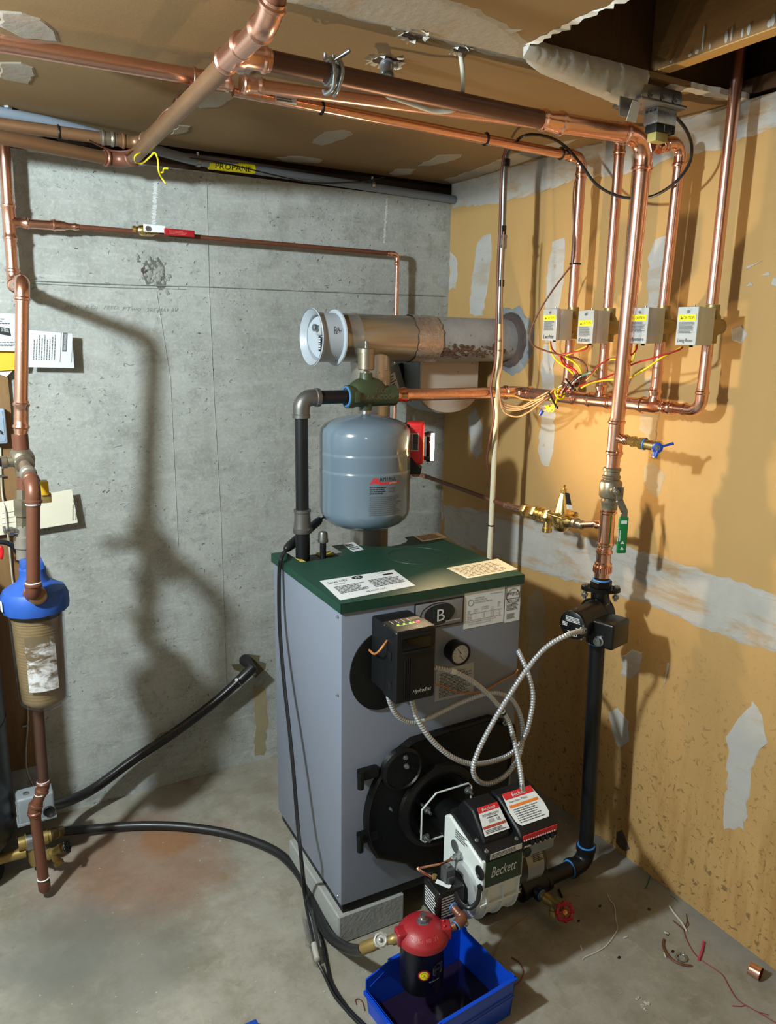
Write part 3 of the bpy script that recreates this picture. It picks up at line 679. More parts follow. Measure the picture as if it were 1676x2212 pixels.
# front label table
MB().box((.3955, -.0008, .9325), (.541, -.0001, 1.045), .0003, 1).build('data_label', 'white', g, True)
def ft(s, x, z, w, h, mat='ink', **k): return txt(s, V((x, Y0 - .0006, z)), U, Z, w, h, mat, g, local=True, **k)
MB().torus((.418, -.0012, 1.012), (0, 1, 0), .010, .0004, 8, 4).build('seal_ring', 'ink', g, True)
ft('CERTIFIED BY', .432, 1.022, .034, .0042); ft('BOILER WATER 50 PSI', .432, 1.015, .042, .0042); ft('MAXIMUM WATER TEMP. 250F', .432, 1.008, .062, .0042); ft('CON. 1594 RETD NO.2', .487, 1.028, .044, .0042)
for s, x, z in (('BOILER', .408, .984), ('MODEL', .408, .979), ('NUMBER OF', .430, .987), ('SECTIONS', .430, .981), ('MINIMUM RELIEF', .457, .991), ('VALVE CAPACITY', .457, .985), ('JACKET', .491, .985), ('LENGTH', .491, .979), ('FIRING', .516, .997), ('RATE', .516, .991), ('GPH', .516, .985)): ft(s, x, z, .003 * len(s) * .6, .0034)
for i, (a, b, c, d, e) in enumerate((('WBV-03', '3', '107', '16 1/8', '1.0'), ('WBV-04', '4', '158', '19 1/4', '1.4'), ('WBV-05', '5', '191', '22 3/8', '1.8'))):
    z = .970 - i * .0052; ft(a, .406, z, .017, .0036); ft(b, .436, z, .002, .0036); ft(c, .464, z, .007, .0036); ft(d, .491, z, .012, .0036); ft(e, .519, z, .006, .0036)
for z in (.9765, .956): MB().box((.404, -.0012, z), (.532, -.0008, z + .0005)).build('rule_line', 'ink', g, True, 0)
ft('TO DETERMINE BOILER SIZE, COUNT THE NUMBER OF', .406, .949, .106, .0038); ft('SECTIONS OR MEASURE THE JACKET LENGTH.', .412, .942, .090, .0038)
# energy label
MB().box((.545, -.0008, .928), (.6015, -.0001, 1.044), .0003, 1).build('energy_label', 'white', g, True)
m = MB(); a_ = [(.5475, 1.003), (.599, 1.003), (.599, 1.042), (.5475, 1.042)]
for (ax0, az0), (ax1, az1) in zip(a_, a_[1:] + a_[:1]): m.box((min(ax0, ax1) - .0006, -.0014, min(az0, az1) - .0006), (max(ax0, ax1) + .0006, -.0008, max(az0, az1) + .0006))
m.torus((.573, -.0012, 1.010), (0, 1, 0), .0235, .0005, 24, 4); m.build('emblem_frame', 'ink', g, True, 0)
ft('energy', .5495, 1.012, .030, .0115, shear=.25)
m = MB(); c = V((.5885, -.0014, 1.019)); sp = [c + V((math.sin(k * PI / 5) * (.0085 if k % 2 == 0 else .0036), 0, math.cos(k * PI / 5) * (.0085 if k % 2 == 0 else .0036))) for k in range(10)]
m.sweep(sp + sp[:1], .0005, 5).build('star_outline', 'ink', g, True)
ft('ENERGY STAR', .5495, .9925, .047, .0072); MB().box((.5475, -.0012, .9895), (.599, -.0008, .9902)).build('rule_line', 'ink', g, True, 0)
fine((.549, -.0009, .965), U, Z, .048, .021, 5, 'ink_grey', g, local=True, seed=11); fine((.552, -.0009, .938), U, Z, .034, .018, 6, 'ink_grey', g, local=True, seed=12)
# instruction label lower down
q = [atb(u, v, y=-.0003) for u, v in ((938, 1516), (1023, 1496), (1023, 1430), (942, 1450))]
quadlabel(q, .0005, 'grey_label', g, 'instruction_label', True); O, ux, uy, w, h = fr(q); O = O + V((0, -.0008, 0)); fine(rel(.10, .08), ux, uy, w * .82, h * .82, 17, 'ink', g, local=True, seed=13, fill=.38)
# gauge
gc = V((.362, 0, .876))
MB().rev(gc, (0, -1, 0), [(0, .032), (.030, .032), (.032, .035), (.040, .0355), (.0425, .034), (.0425, .029), (.039, .0285)], 40, False).build('gauge_case', 'black_plastic', g, True)
MB().rev(gc, (0, -1, 0), [(.0, .029), (.0385, .029)], 36).build('gauge_dial', 'white', g, True)
n = V((0, -.0392, 0)); m = MB()
for a in range(11):
    t = math.radians(215 - a * 25); c = gc + n + V((math.cos(t) * .022, 0, math.sin(t) * .022)); e = V((math.cos(t), 0, math.sin(t))) * .0018; s = V((-e.z, 0, e.x)) * .35; m.add([c - e - s, c + e - s, c + e + s, c - e + s], [[0, 1, 2, 3]])
    if a % 2 == 0: txt(str(a * 10 or 0), gc + n + V((math.cos(t) * .0165 - .0025, -.0003, math.sin(t) * .0165 - .0016)), U, Z, .005, .0034, 'ink_grey', g, **L)
m.build('dial_marks', 'ink', g, True, 0)
MB().sweep([gc + n + V((.003, -.001, .001)), gc + n + V((-.010, -.001, .018))], [.0012, .0005], 5).build('needle', 'ink', g, True); MB().sweep([gc + n + V((.0, -.001, -.006)), gc + n + V((.013, -.001, -.021))], [.0012, .0005], 5).build('needle', 'ink', g, True)
MB().rev(gc + V((.0015, -.039, .002)), (0, -1, 0), [(0, .003), (.002, .002)], 10).rev(gc + V((0, -.039, -.007)), (0, -1, 0), [(0, .003), (.002, .002)], 10).build('needle_hub', 'brass', g, True)
MB().rev(gc, (0, -1, 0), [(.0405, .0285), (.041, .0285)], 32).build('gauge_glass', 'clear', g, True)
# round black access plate and screws of the jacket
MB().rev((.125, 0, .858), (0, -1, 0), [(0, .100), (.004, .100), (.005, .098)], 52, True, 0, 1.18).build('round_recess_plate', 'black_cast', g, True)
for x, z in ((-.001, .80), (-.001, .155), (-.001, 1.03)): MB().rev((x, .02, z), (-1, 0, 0), [(0, .005), (.003, .003)], 8).build('jacket_screw', 'steel', g, True)
# cast iron burner door
def door():
    pts = []
    def arc(c, r, a0, a1, n=14): return [(c[0] + math.cos(math.radians(a0 + (a1 - a0) * i / n)) * r, c[1] + math.sin(math.radians(a0 + (a1 - a0) * i / n)) * r) for i in range(n + 1)]
    pts += arc((.315, .40), .245, 112, 212, 22)
    pts += arc((.335, .305), .155, 215, 300, 14)
    pts += [(.50, .22), (.575, .33)] + arc((.555, .56), .045, 0, 80, 6) + [(.50, .635)]
    return pts
dp = door()
m = MB(); n = len(dp); cx, cz_ = .34, .40
def off(k): return [(cx + (x - cx) * k, cz_ + (z - cz_) * k) for x, z in dp]
m.rings([[V((x, 0, z)) for x, z in dp], [V((x, -.018, z)) for x, z in dp], [V((x, -.024, z)) for x, z in off(.97)], [V((x, -.018, z)) for x, z in off(.94)], [V((x, -.016, z)) for x, z in off(.5)]])
m.build('burner_door', 'black_cast', g, True, 30)
MB().rev((.185, -.014, .545), (0, -1, 0), [(0, .070), (.014, .066), (.020, .058), (.014, .055), (.012, .001)], 40).rev((.318, -.014, .385), (0, -1, 0), [(0, .140), (.012, .134), (.022, .118), (.022, .112), (.010, .105), (.010, .01)], 48).build('door_bosses', 'black_cast', g, True, 30)
for x, z in ((.060, .555), (.060, .352)):
    MB().box((x - .012, -.022, z - .016), (x + .05, 0, z + .016), .004).build('hinge_lug', 'black_cast', g, True); MB().cyl((x - .010, -.024, z - .034), (x - .010, -.024, z + .018), .010, 14).build('hinge_pin', 'black_cast', g, True)
for x, z, r in ((.190, .585, .008), (.195, .555, .008), (.545, .61, .010), (.145, .43, .004)): hexnut((x, -.024, z), (0, -1, 0), r, .009).cyl((x, -.03, z), (x, -.039, z), r * .5, 10).build('door_bolt', 'steel', g, True)
m = MB(); fp = [(.234, .318), (.246, .306), (.396, .306), (.408, .318), (.408, .447), (.396, .459), (.282, .459), (.234, .418)]
# --- oil burner
bg = thing('oil_burner', 'white and black oil burner bolted to the boiler front, green nameplate', 'burner', bw((.31, -.15, .2)), TH)
def bb(m, name, mat, par=None, smooth=38):      # burner parts measured in the boiler frame
    m.v = [bw(p) for p in m.v]; return m.build(name, mat, par or bg, False, smooth)
fr_ = MB().prism([V((x, -.058, z)) for x, z in fp], (0, .006, 0)); bb(fr_, 'flange', 'black_cast')
m = MB(); ps = [V((x, -.0595, z)) for x, z in fp]; m.sweep(ps + ps[:1], .0028, 6, False); bb(m, 'flange_edge', 'white_cast')
for x, z in ((.252, .412), (.395, .436), (.392, .322), (.250, .322)):
    m = hexnut((x, -.058, z), (0, -1, 0), .0095, .009); m.cyl((x, -.02, z), (x, -.082, z), .0048, 10); m.rev((x, -.058, z), (0, -1, 0), [(0, .0125), (.0015, .0125)], 16); bb(m, 'flange_bolt', 'steel')
m = MB().rev((.322, -.01, .378), (0, -1, 0), [(0, .052), (.15, .052), (.15, .058), (.165, .058)], 32); bb(m, 'air_tube', 'black_paint')
hs = [(-.165, .30), (-.165, .462), (-.19, .478), (-.35, .430), (-.352, .365), (-.352, .36)]
for i in range(9):
    a = math.radians(8 - i * 13); hs.append((-.262 + math.cos(math.radians(180) + math.radians(-i * 12)) * .0 - math.cos(math.radians(i * 14)) * .088, .315 - math.sin(math.radians(i * 14)) * .098))
hs += [(-.20, .235)]
m = MB().prism([V((.243, y, z)) for y, z in hs], (.130, 0, 0)); b_ = bmesh.new()
hv = bb(m, 'burner_housing', 'white_cast', None, 30)
bv = hv.modifiers.new('soft_edges', 'BEVEL'); bv.width = .005; bv.segments = 2; bv.limit_method = 'ANGLE'; bv.angle_limit = math.radians(30)
# scroll ribs and lower body
m = MB()
for x in (.262, .312, .362): m.prism([V((x, y - .006, z - .003)) for y, z in hs[5:-2]] + [V((x, y + .012, z + .006)) for y, z in hs[5:-2]][::-1], (.005, 0, 0))
m.box((.243, -.3555, .300), (.373, -.345, .306)); bb(m, 'housing_ribs', 'white_cast')
m = MB().box((.243, -.3575, .352), (.373, -.348, .440), .003).box((.237, -.20, .205), (.30, -.165, .25), .006); bb(m, 'front_ledge', 'white_cast')
m = MB().box((.250, -.3595, .361), (.369, -.356, .436), .001); bb(m, 'nameplate', 'plate_green')
txt('Beckett', bw((.268, -.3600, .388)), bw((1, 0, 0)) - bw((0, 0, 0)), Z, .082, .030, 'silver_ink', bg, shear=.3); 
txt('RESIDENTIAL', bw((.282, -.3600, .376)), bw((1, 0, 0)) - bw((0, 0, 0)), Z, .052, .005, 'green_dim', bg)
# igniter (black sloping lid)
UB = bw((1, 0, 0)) - bw((0, 0, 0)); VB = bw((0, 1, 0)) - bw((0, 0, 0))
ig = [(-.19, .4775), (-.19, .500), (-.215, .532), (-.262, .528), (-.300, .490), (-.322, .466), (-.322, .450)]
m = MB().prism([V((.269, y, z)) for y, z in ig], (.088, 0, 0)); il = bb(m, 'igniter', 'black_plastic', None, 25)
bv = il.modifiers.new('soft_edges', 'BEVEL'); bv.width = .006; bv.segments = 2; bv.limit_method = 'ANGLE'; bv.angle_limit = math.radians(25)
m = MB().prism([V((.250, y, z)) for y, z in ((-.185, .474), (-.185, .491), (-.290, .470), (-.300, .463), (-.358, .459), (-.358, .429))], (.124, 0, 0)); bb(m, 'igniter_base', 'black_plastic')
s0, s1 = V((.283, -.2635, .5295)), V((.283, -.302, .4905)); sl = (s0 - s1); nl = V((0, -.715, .70))
def on_slope(a, b): return bw(V((.283 + .066 * a, s1.y + sl.y * b, s1.z + sl.z * b)) + nl * .0012)
slv = (bw(sl) - bw((0, 0, 0))).normalized()
quadlabel([on_slope(-.12, -.32), on_slope(1.12, -.32), on_slope(1.0, 1.02), on_slope(.0, 1.02)], .0006, 'white', bg, 'igniter_label')
quadlabel([on_slope(-.03, .74) + V((0, -.0003, .0006)), on_slope(1.03, .74) + V((0, -.0003, .0006)), on_slope(1.0, 1.02) + V((0, -.0003, .0006)), on_slope(.0, 1.02) + V((0, -.0003, .0006))], .0003, 'red_ink', bg, 'label_band')
txt('Beckett', on_slope(.15, .80) + V((0, -.0012, .0016)), UB, slv, .046, .008, 'white', bg, shear=.25); txt('POWERLIGHT', on_slope(.10, .52) + V((0, -.0006, .0010)), UB, slv, .054, .0065, 'ink', bg)
fine(on_slope(.25, .40) + V((0, -.0006, .001)), UB, slv, .045, .005, 1, 'ink_grey', bg, seed=3); quadlabel([on_slope(.30, .2) + V((0, -.0004, .0009)), on_slope(.58, .2) + V((0, -.0004, .0009)), on_slope(.58, .36) + V((0, -.0004, .0009)), on_slope(.30, .36) + V((0, -.0004, .0009))], .0002, 'grey_label', bg, 'print_bar')
txt('UL', on_slope(.70, .2) + V((0, -.0006, .001)), UB, slv, .012, .009, 'ink', bg)
quadlabel([on_slope(-.06, -.02) + V((0, -.0004, .0009)), on_slope(1.06, -.02) + V((0, -.0004, .0009)), on_slope(1.06, .10) + V((0, -.0004, .0009)), on_slope(-.06, .10) + V((0, -.0004, .0009))], .0003, 'rust_ink', bg, 'label_band')
fine(on_slope(-.02, -.26) + V((0, -.0006, .001)), UB, slv, .070, .011, 3, 'ink_grey', bg, seed=4)
q = [bw((.263, -.3585, .4425)), bw((.366, -.3585, .4425)), bw((.366, -.3585, .4585)), bw((.263, -.3585, .4585))]; quadlabel(q, .0005, 'white', bg, 'serial_label'); fine(bw((.267, -.3592, .4445)), UB, Z, .085, .012, 3, 'ink_grey', bg, seed=5)
for x, y, z in ((.260, -.30, .4640), (.362, -.340, .4610), (.260, -.345, .4605)): bb(MB().rev((x, y, z), (0, -.5, .86), [(-.004, .006), (.002, .006), (.004, .003)], 10), 'lid_screw', 'steel')
# side fittings on the left cheek
LX = .2428
m = MB().rev((LX, -.345, .402), (-1, 0, 0), [(0, .019), (.003, .019), (.004, .016), (.0005, .014), (.0005, .001)], 24); bb(m, 'sight_cap', 'black_rubber')
m = MB().rev((LX, -.352, .362), (-1, 0, 0), [(0, .010), (.006, .009), (.007, .005)], 16); bb(m, 'cable_grommet', 'black_rubber')
m = MB().rev((LX, -.225, .403), (-1, 0, 0), [(0, .018), (.002, .018)], 24); bb(m, 'escutcheon_plate', 'steel')
m = hexnut((LX, -.252, .392), (-1, 0, 0), .014, .007); m.rev((LX - .007, -.252, .392), (-1, -.1, 0), [(0, .011), (.012, .010), (.013, .007), (.024, .0065)], 14); bb(m, 'nozzle_line_fitting', 'steel')
fine(bw((LX - .0004, -.225, .430)), VB * -1, Z, .06, .028, 4, 'ink_grey', bg, seed=9)
m = MB().rev((LX, -.275, .308), (-1, 0, 0), [(0, .077), (.012, .077), (.014, .072)], 40); bb(m, 'air_shutter', 'zinc_box')
m = MB()
for i in range(12):
    a = math.radians(150 + i * 12); m.obox((LX - .0130, -.275 + math.cos(a) * .068, .308 + math.sin(a) * .068), (.0006, 0, 0), (0, .0006, 0), (0, 0, .004))
bb(m, 'shutter_scale', 'ink')
m = MB().rev((LX - .012, -.268, .308), (-1, 0, 0), [(0, .047), (.016, .045), (.018, .04)], 36); bb(m, 'pump_flange', 'black_cast')
m = MB().box((LX - .105, -.315, .262), (LX - .024, -.232, .352), .007, 3); bb(m, 'fuel_pump', 'black_paint')
q = [bw((LX - .092, -.272, .3525)), bw((LX - .070, -.308, .3525)), bw((LX - .058, -.300, .3525)), bw((LX - .080, -.262, .3525))]; quadlabel(q, .0005, 'white', bg, 'pump_label')
fine(bw((LX - .098, -.3158, .275)), UB, Z, .050, .065, 8, 'white', bg, seed=15)
fine(bw((LX - .1056, -.245, .275)), VB * -1, Z, .06, .06, 7, 'white', bg, seed=16)
m = MB().box((LX - .070, -.292, .345), (LX - .042, -.262, .392), .003).box((LX - .066, -.296, .352), (LX - .046, -.290, .372), .002); bb(m, 'solenoid_plug', 'dark_grey_plastic')
m = MB().cyl((LX - .056, -.277, .392), (LX - .056, -.277, .398), .006, 12); bb(m, 'plug_screw', 'steel')
cord('solenoid_cable', [bw(p) for p in ((LX - .056, -.300, .352), (LX - .052, -.328, .322), (LX - .035, -.350, .312), (LX - .018, -.362, .332), (LX - .006, -.355, .362))], .0062, 'black_rubber', bg)
cord('copper_oil_line', [bw(p) for p in ((LX - .028, -.254, .392), (LX - .060, -.250, .385), (LX - .105, -.225, .372), (LX - .118, -.222, .372), (LX - .110, -.235, .366), (LX - .085, -.255, .352))], .0036, 'copper_bright', bg)
m = MB().rev((LX - .085, -.255, .350), (.2, 0, 1), [(0, .007), (.012, .007), (.014, .004)], 6); bb(m, 'flare_nut', 'brass_dull')
for y, z in ((-.205, .248), (-.32, .235)): bb(hexnut((LX - .016, y, z), (-1, 0, 0), .008, .008), 'housing_bolt', 'steel')
bb(MB().box((LX - .02, -.225, .236), (LX + .01, -.19, .262), .004), 'mounting_ear', 'galv')
# oil inlet elbow out of the pump towards the filter
p0, p1, p2 = V((LX - .062, -.315, .300)), V((LX - .056, -.352, .290)), V((LX - .120, -.37, .268))
m = MB().sweep(spline([p0, p0.lerp(p1, .6), p1, p1.lerp(p2, .35)], 6), [.011] * 8 + [.0145] * 11, 14); bb(m, 'inlet_elbow', 'copper_brown')
bb(MB().torus(p0 + V((0, -.004, 0)), (0, 1, 0), .0105, .0024, 16), 'thread_sealant', 'tape_blue'); bb(MB().torus(p1.lerp(p2, .36), p2 - p1, .0125, .0021, 16), 'thread_sealant', 'tape_blue')
OIL = bw(p1.lerp(p2, .36))
# motor and control on the right cheek
m = MB().rev((.373, -.262, .318), (1, 0, 0), [(0, .070), (.02, .068), (.022, .060), (.105, .060), (.110, .055), (.128, .050)], 36); bb(m, 'motor', 'black_paint')
m = MB().rev((.425, -.262, .318), (1, 0, 0), [(0, .0605), (.058, .0605)], 36, False); bb(m, 'motor_band', 'galv')
fine(bw((.447, -.318, .342)), UB, V((0, .35, .94)), .036, .030, 6, 'ink', bg, seed=21)
m = MB()
for i in range(7): m.box((.374, -.335 + i * .004 - .002, .290 + i * .010), (.392, -.320, .295 + i * .010))
bb(m, 'cooling_fins', 'galv')
cc = [(.372, .432), (.500, .432), (.505, .492), (.372, .492)]
m = MB().box((.374, -.345, .395), (.492, -.215, .436), .006); bb(m, 'junction_box', 'galv')
m = MB().rev((.396, -.3455, .412), (0, -1, 0), [(0, .014), (.002, .014), (.001, .012), (.001, .001)], 20); bb(m, 'knockout_plug', 'black_rubber')
m = MB().prism([V((.368, y, z)) for y, z in ((-.352, .434), (-.352, .468), (-.335, .482), (-.240, .528), (-.205, .528), (-.205, .434))], (.128, 0, 0)); pc = bb(m, 'primary_control', 'black_plastic', None, 25)
bv = pc.modifiers.new('soft_edges', 'BEVEL'); bv.width = .006; bv.segments = 2; bv.limit_method = 'ANGLE'; bv.angle_limit = math.radians(25)
t0, t1 = V((0, -.330, .4855)), V((0, -.240, .5295)); st = t1 - t0; nn_ = V((0, -st.z, st.y)).normalized()
def on_c(a, b, k=.0008): return bw(V((.372 + .120 * a, 0, 0)) + t0 + st * b + nn_ * k)
cv = (bw(st) - bw((0, 0, 0))).normalized()
quadlabel([on_c(a, b) for a, b in ((.12, .0), (.88, .0), (.97, .14), (.99, .45), (.91, 1.0), (.09, 1.0), (.01, .45), (.03, .14))], .0006, 'white', bg, 'control_label')
quadlabel([on_c(.09, .80, .0018), on_c(.91, .80, .0018), on_c(.92, 1.0, .0018), on_c(.08, 1.0, .0018)], .0003, 'red_ink', bg, 'label_band'); txt('Beckett', on_c(.30, .84, .0026), UB, cv, .048, .011, 'white', bg, shear=.25)
txt('GeniSys 7505', on_c(.14, .67, .0018), UB, cv, .062, .007, 'ink', bg); quadlabel([on_c(.09, .54, .0018), on_c(.91, .54, .0018), on_c(.91, .62, .0018), on_c(.09, .62, .0018)], .0003, 'orange_ink', bg, 'label_band')
fine(on_c(.12, .06, .0018), UB, cv, .086, .045, 7, 'ink_grey', bg, seed=23, fill=.4)
q = [bw((.372, -.3375, .4815)), bw((.492, -.3375, .4815)), bw((.492, -.3305, .4865)), bw((.372, -.3305, .4865))]
m = MB().box((.374, -.3535, .455), (.490, -.351, .472)); bb(m, 'warning_strip', 'red_ink')
m = MB()
for i in range(14): m.box((.376 + i * .008, -.3545, .455), (.380 + i * .008, -.353, .459))
bb(m, 'strip_pattern', 'white', None, 0)
m = MB()
for i in range(5): m.box((.398 + i * .017, -.360, .440), (.410 + i * .017, -.351, .4525), .002)
bb(m, 'terminal_block', 'black_plastic')
q = [bw((.380, -.3525, .4345)), bw((.486, -.3525, .4345)), bw((.486, -.3525, .4395)), bw((.380, -.3525, .4395))]; quadlabel(q, .0006, 'white', bg, 'serial_label')
# --- aquastat control
ag = thing('aquastat_control', 'black control box with coloured status lights on the boiler front', 'control', bw((.14, -.08, .83)), TH)
def ab(m, name, mat, smooth=30): m.v = [bw(p) for p in m.v]; return m.build(name, mat, ag, False, smooth)
ab(MB().box((.088, -.082, .832), (.205, -.004, 1.028), .008, 3), 'rear_case', 'black_plastic')
m = MB().box((.086, -.150, .826), (.209, -.078, 1.030), .010, 3); ab(m, 'front_cover', 'black_plastic')
MBx = MB().box((.106, -.1515, .975), (.192, -.149, 1.006), .002); ab(MBx, 'display_window', 'black_glass')
m = MB()
for i in range(4): m.box((.112 + i * .006, -.1525, .838), (.115 + i * .006, -.149, .950), .0006)
m.box((.100, -.154, 1.008), (.198, -.148, 1.018), .003).box((.104, -.1545, .966), (.194, -.149, .972), .002); ab(m, 'cover_ribs', 'black_plastic')
for z in (.955, .872): ab(MB().box((.0835, -.128, z - .012), (.0875, -.108, z + .012), .001), 'latch', 'black_rubber')
txt('HydroStat', bw((.138, -.1510, .846)), UB, V((0, 0, 1)), .058, .014, 'silver_ink', ag, shear=.35)
for i, (x, mat) in enumerate(((.116, 'led_green'), (.134, 'led_green'), (.153, 'led_green'), (.163, 'led_amber'))): ab(MB().rev((x, -.105, 1.0295), (0, 0, 1), [(0, .0035), (.002, .003), (.003, .001)], 10), 'status_light', mat)
ab(MB().rev((.177, -.105, 1.0295), (0, 0, 1), [(0, .006), (.002, .0058), (.003, .004)], 16), 'reset_button', 'led_red')
m = MB()
for x in (.108, .125, .143, .160): m.box((x, -.095, 1.0302), (x + .001, -.070, 1.0306))
m.box((.114, -.112, 1.0302), (.170, -.110, 1.0306)); ab(m, 'panel_marks', 'silver_ink', 0)
cord('thin_copper_wire', [bw(p) for p in ((.087, -.10, .990), (.072, -.108, .982), (.060, -.104, .966), (.064, -.07, .945), (.075, -.02, .935))], .0032, 'wire_orange', ag)
# --- flexible armoured cables
def bx(pix, name, label, ends=()):
    o = thing(name, label, 'cable', bw(atb(*pix[0][:2], y=pix[0][2])), TH, 'armoured cables on the boiler front')
    pts = spline([bw(atb(u, v, y=d)) for u, v, d in pix], 10); L_ = [0]
    for a, b in zip(pts, pts[1:]): L_.append(L_[-1] + (b - a).length)
    tot = L_[-1]; P, Rr = [], []; stp = .0021; s = 0; j = 0; k = 0
    while s < tot:
        while L_[j + 1] < s: j += 1
        t = (s - L_[j]) / max(1e-9, L_[j + 1] - L_[j]); P.append(pts[j].lerp(pts[j + 1], t)); Rr.append((.0077, .0081, .0077, .0060)[k % 4]); s += stp; k += 1
    MB().sweep(P, Rr, 10).build('armour', 'bx', o, smooth=50)
    for i in ends:
        a, b = (P[0], P[6]) if i == 0 else (P[-1], P[-7]); MB().rev(a, b - a, [(-.004, .011), (.012, .011), (.014, .0085), (.02, .0085)], 16).build('connector', 'steel', o)
    return o, P
PX = _tol(at(1262, 1362, y=-1.275) - B0)
bx([(1260, 1362, PX.y), (1225, 1372, -.19), (1180, 1398, -.165), (1140, 1443, -.15), (1105, 1495, -.145), (1065, 1560, -.14), (1032, 1625, -.135), (1022, 1665, -.13), (1035, 1688, -.125), (1060, 1692, -.12), (1095, 1672, -.105), (1122, 1630, -.09), (1128, 1570, -.085), (1115, 1525, -.075), (1092, 1503, -.07), (1056, 1498, -.065), (1004, 1514, -.06), (951, 1539, -.06), (926, 1551, -.06), (889, 1561, -.065), (858, 1545, -.07), (842, 1515, -.075), (838, 1492, -.08)], 'armoured_cable', 'flexible metal cable from the circulator pump looping to the left corner of the control box', (0,))
bx([(884, 1488, -.09), (887, 1506, -.10), (901, 1551, -.11), (932, 1598, -.12), (976, 1635, -.125), (1019, 1650, -.12), (1066, 1644, -.115), (1106, 1626, -.11), (1134, 1589, -.11), (1147, 1542, -.11), (1151, 1500, -.10), (1141, 1455, -.07), (1126, 1420, -.03), (1118, 1404, .01)], 'armoured_cable', 'flexible metal cable hanging from under the control box and round behind the right boiler side', (0,))
o, P = bx([(926, 1441, -.075), (948, 1444, -.085), (985, 1453, -.095), (1025, 1475, -.10), (1058, 1504, -.10), (1085, 1536, -.10), (1100, 1562, -.10), (1108, 1590, -.12), (1116, 1625, -.15), (1123, 1660, -.19), (1127, 1690, -.225), (1128, 1712, -.245)], 'armoured_cable', 'flexible metal cable from the right of the control box down to the burner', (0, 1))
i0 = int(len(P) * .115); MB().sweep(P[i0:i0 + 9], .0088, 12).build('white_tag', 'white', o)
i0 = int(len(P) * .50); MB().sweep(P[i0:i0 + 18], .0084, 12).build('black_tape', 'black_rubber', o); MB().sweep(P[i0 + 10:i0 + 14], .009, 12).build('white_tag', 'white', o)
o = cord('capillary_tube', [bw(atb(u, v, y=d)) for u, v, d in ((922, 1476, -.06), (940, 1479, -.03), (958, 1483, -.02), (985, 1494, -.014), (1015, 1497, -.010), (1050, 1490, -.008), (1085, 1470, -.006), (1112, 1456, -.006), (1119, 1446, -.004))], .0026, 'wire_orange')
tag(o, 'thin copper capillary tube sagging across the grey boiler front', 'tube')
# --- capped pipe stub in the cover notch
cp = bw((.150, .470, 0))
o = thing('capped_pipe', 'short black pipe stub with grey cap beside the black supply pipe', 'pipe', V((cp.x, cp.y, 1.0)))
MB().cyl(V((cp.x, cp.y, .95)), V((cp.x, cp.y, 1.125)), .0105, 16).build('pipe', 'iron', o); MB().rev(V((cp.x, cp.y, 1.112)), (0, 0, 1), [(0, .0108), (0, .0165), (.006, .0175), (.012, .0155), (.030, .0150), (.036, .012), (.038, .002)], 22).build('pipe_cap', 'iron_grey', o)
# --- blocks under the boiler
def blockobj(x0, y0, x1, y1, z1, label):
    m = MB().box((x0, y0, 0), (x1, y1, z1), .004, 1); m.v = [bw(p) for p in m.v]
    tag(m.build('concrete_block', 'block', None, False, 30), label, 'block', 'concrete blocks under the boiler')
blockobj(-.008, .0, .215, .405, .098, 'pale concrete block under the left front corner of the boiler')
blockobj(.40, .0, .59, .40, .098, 'concrete block under the right front corner of the boiler')
m = MB().box((.01, .01, .099), (.60, .52, .1345), .002); m.v = [bw(p) for p in m.v]; m.build('boiler_base', 'black_cast', g)
# ================================================================ heating pipes
RB, RT, RM, RS, RH = .0205, .0232, .0175, .0155, .008
# --- big return: ceiling run and riser down to the circulator
g = thing('copper_return_pipe', 'thick bright copper pipe from the ceiling elbow down to the black circulator pump', 'pipe', (-.2, -1.2, 1.06))
P_elb = V((-.2, -1.217, 2.312)); P_bot = V((-.2, -1.188, 1.075))
a, b = elbow((-1, -1.217, 2.312), P_elb, P_bot, RT, 'copper_bright', g, .060)
dn = (P_bot - P_elb).normalized()
P_c1 = at(1192, 263, y=-1.217)
tube(P_c1, a, RT, 'copper', g, seg=24)
def rz(z): return P_elb + dn * ((z - P_elb.z) / dn.z)
MB().sweep([b, rz(1.545)], [RT, .0212], 24).build('pipe', 'copper', g)
coupling(P_c1, (1, 0, 0), RB, 'copper_bright', g, .078, r2=RT)
tee(rz(1.49), (0, 0, 1), (0, -1, -.06), RB, .0125, 'copper_bright', g, .115, .052)
tube(rz(1.44), rz(1.40), RB, 'copper', g, seg=24)
tee(rz(1.21), (0, 0, 1), (0, 1, .04), RB, .0105, 'copper_bright', g, .125, .05)
tube(rz(1.275), rz(1.262), RB, 'copper', g); tube(rz(1.15), rz(1.14), RB, 'copper', g)
coupling(rz(1.115), (0, 0, 1), RB, 'copper_bright', g, .062, 'male_adapter')
m = MB().rev(rz(1.052), (0, 0, 1), [(0, RB * 1.12), (.014, RB * 1.12), (.016, RB * 1.34), (.034, RB * 1.34), (.036, RB * 1.1)], 24)
for k in range(24):
    an = k / 24 * 2 * PI; c = rz(1.078) + V((math.cos(an), math.sin(an), 0)) * RB * 1.34; m.obox(c, (.0012, 0, 0), (0, .0012, 0), (0, 0, .009))
m.build('knurled_collar', 'copper_bright', g)
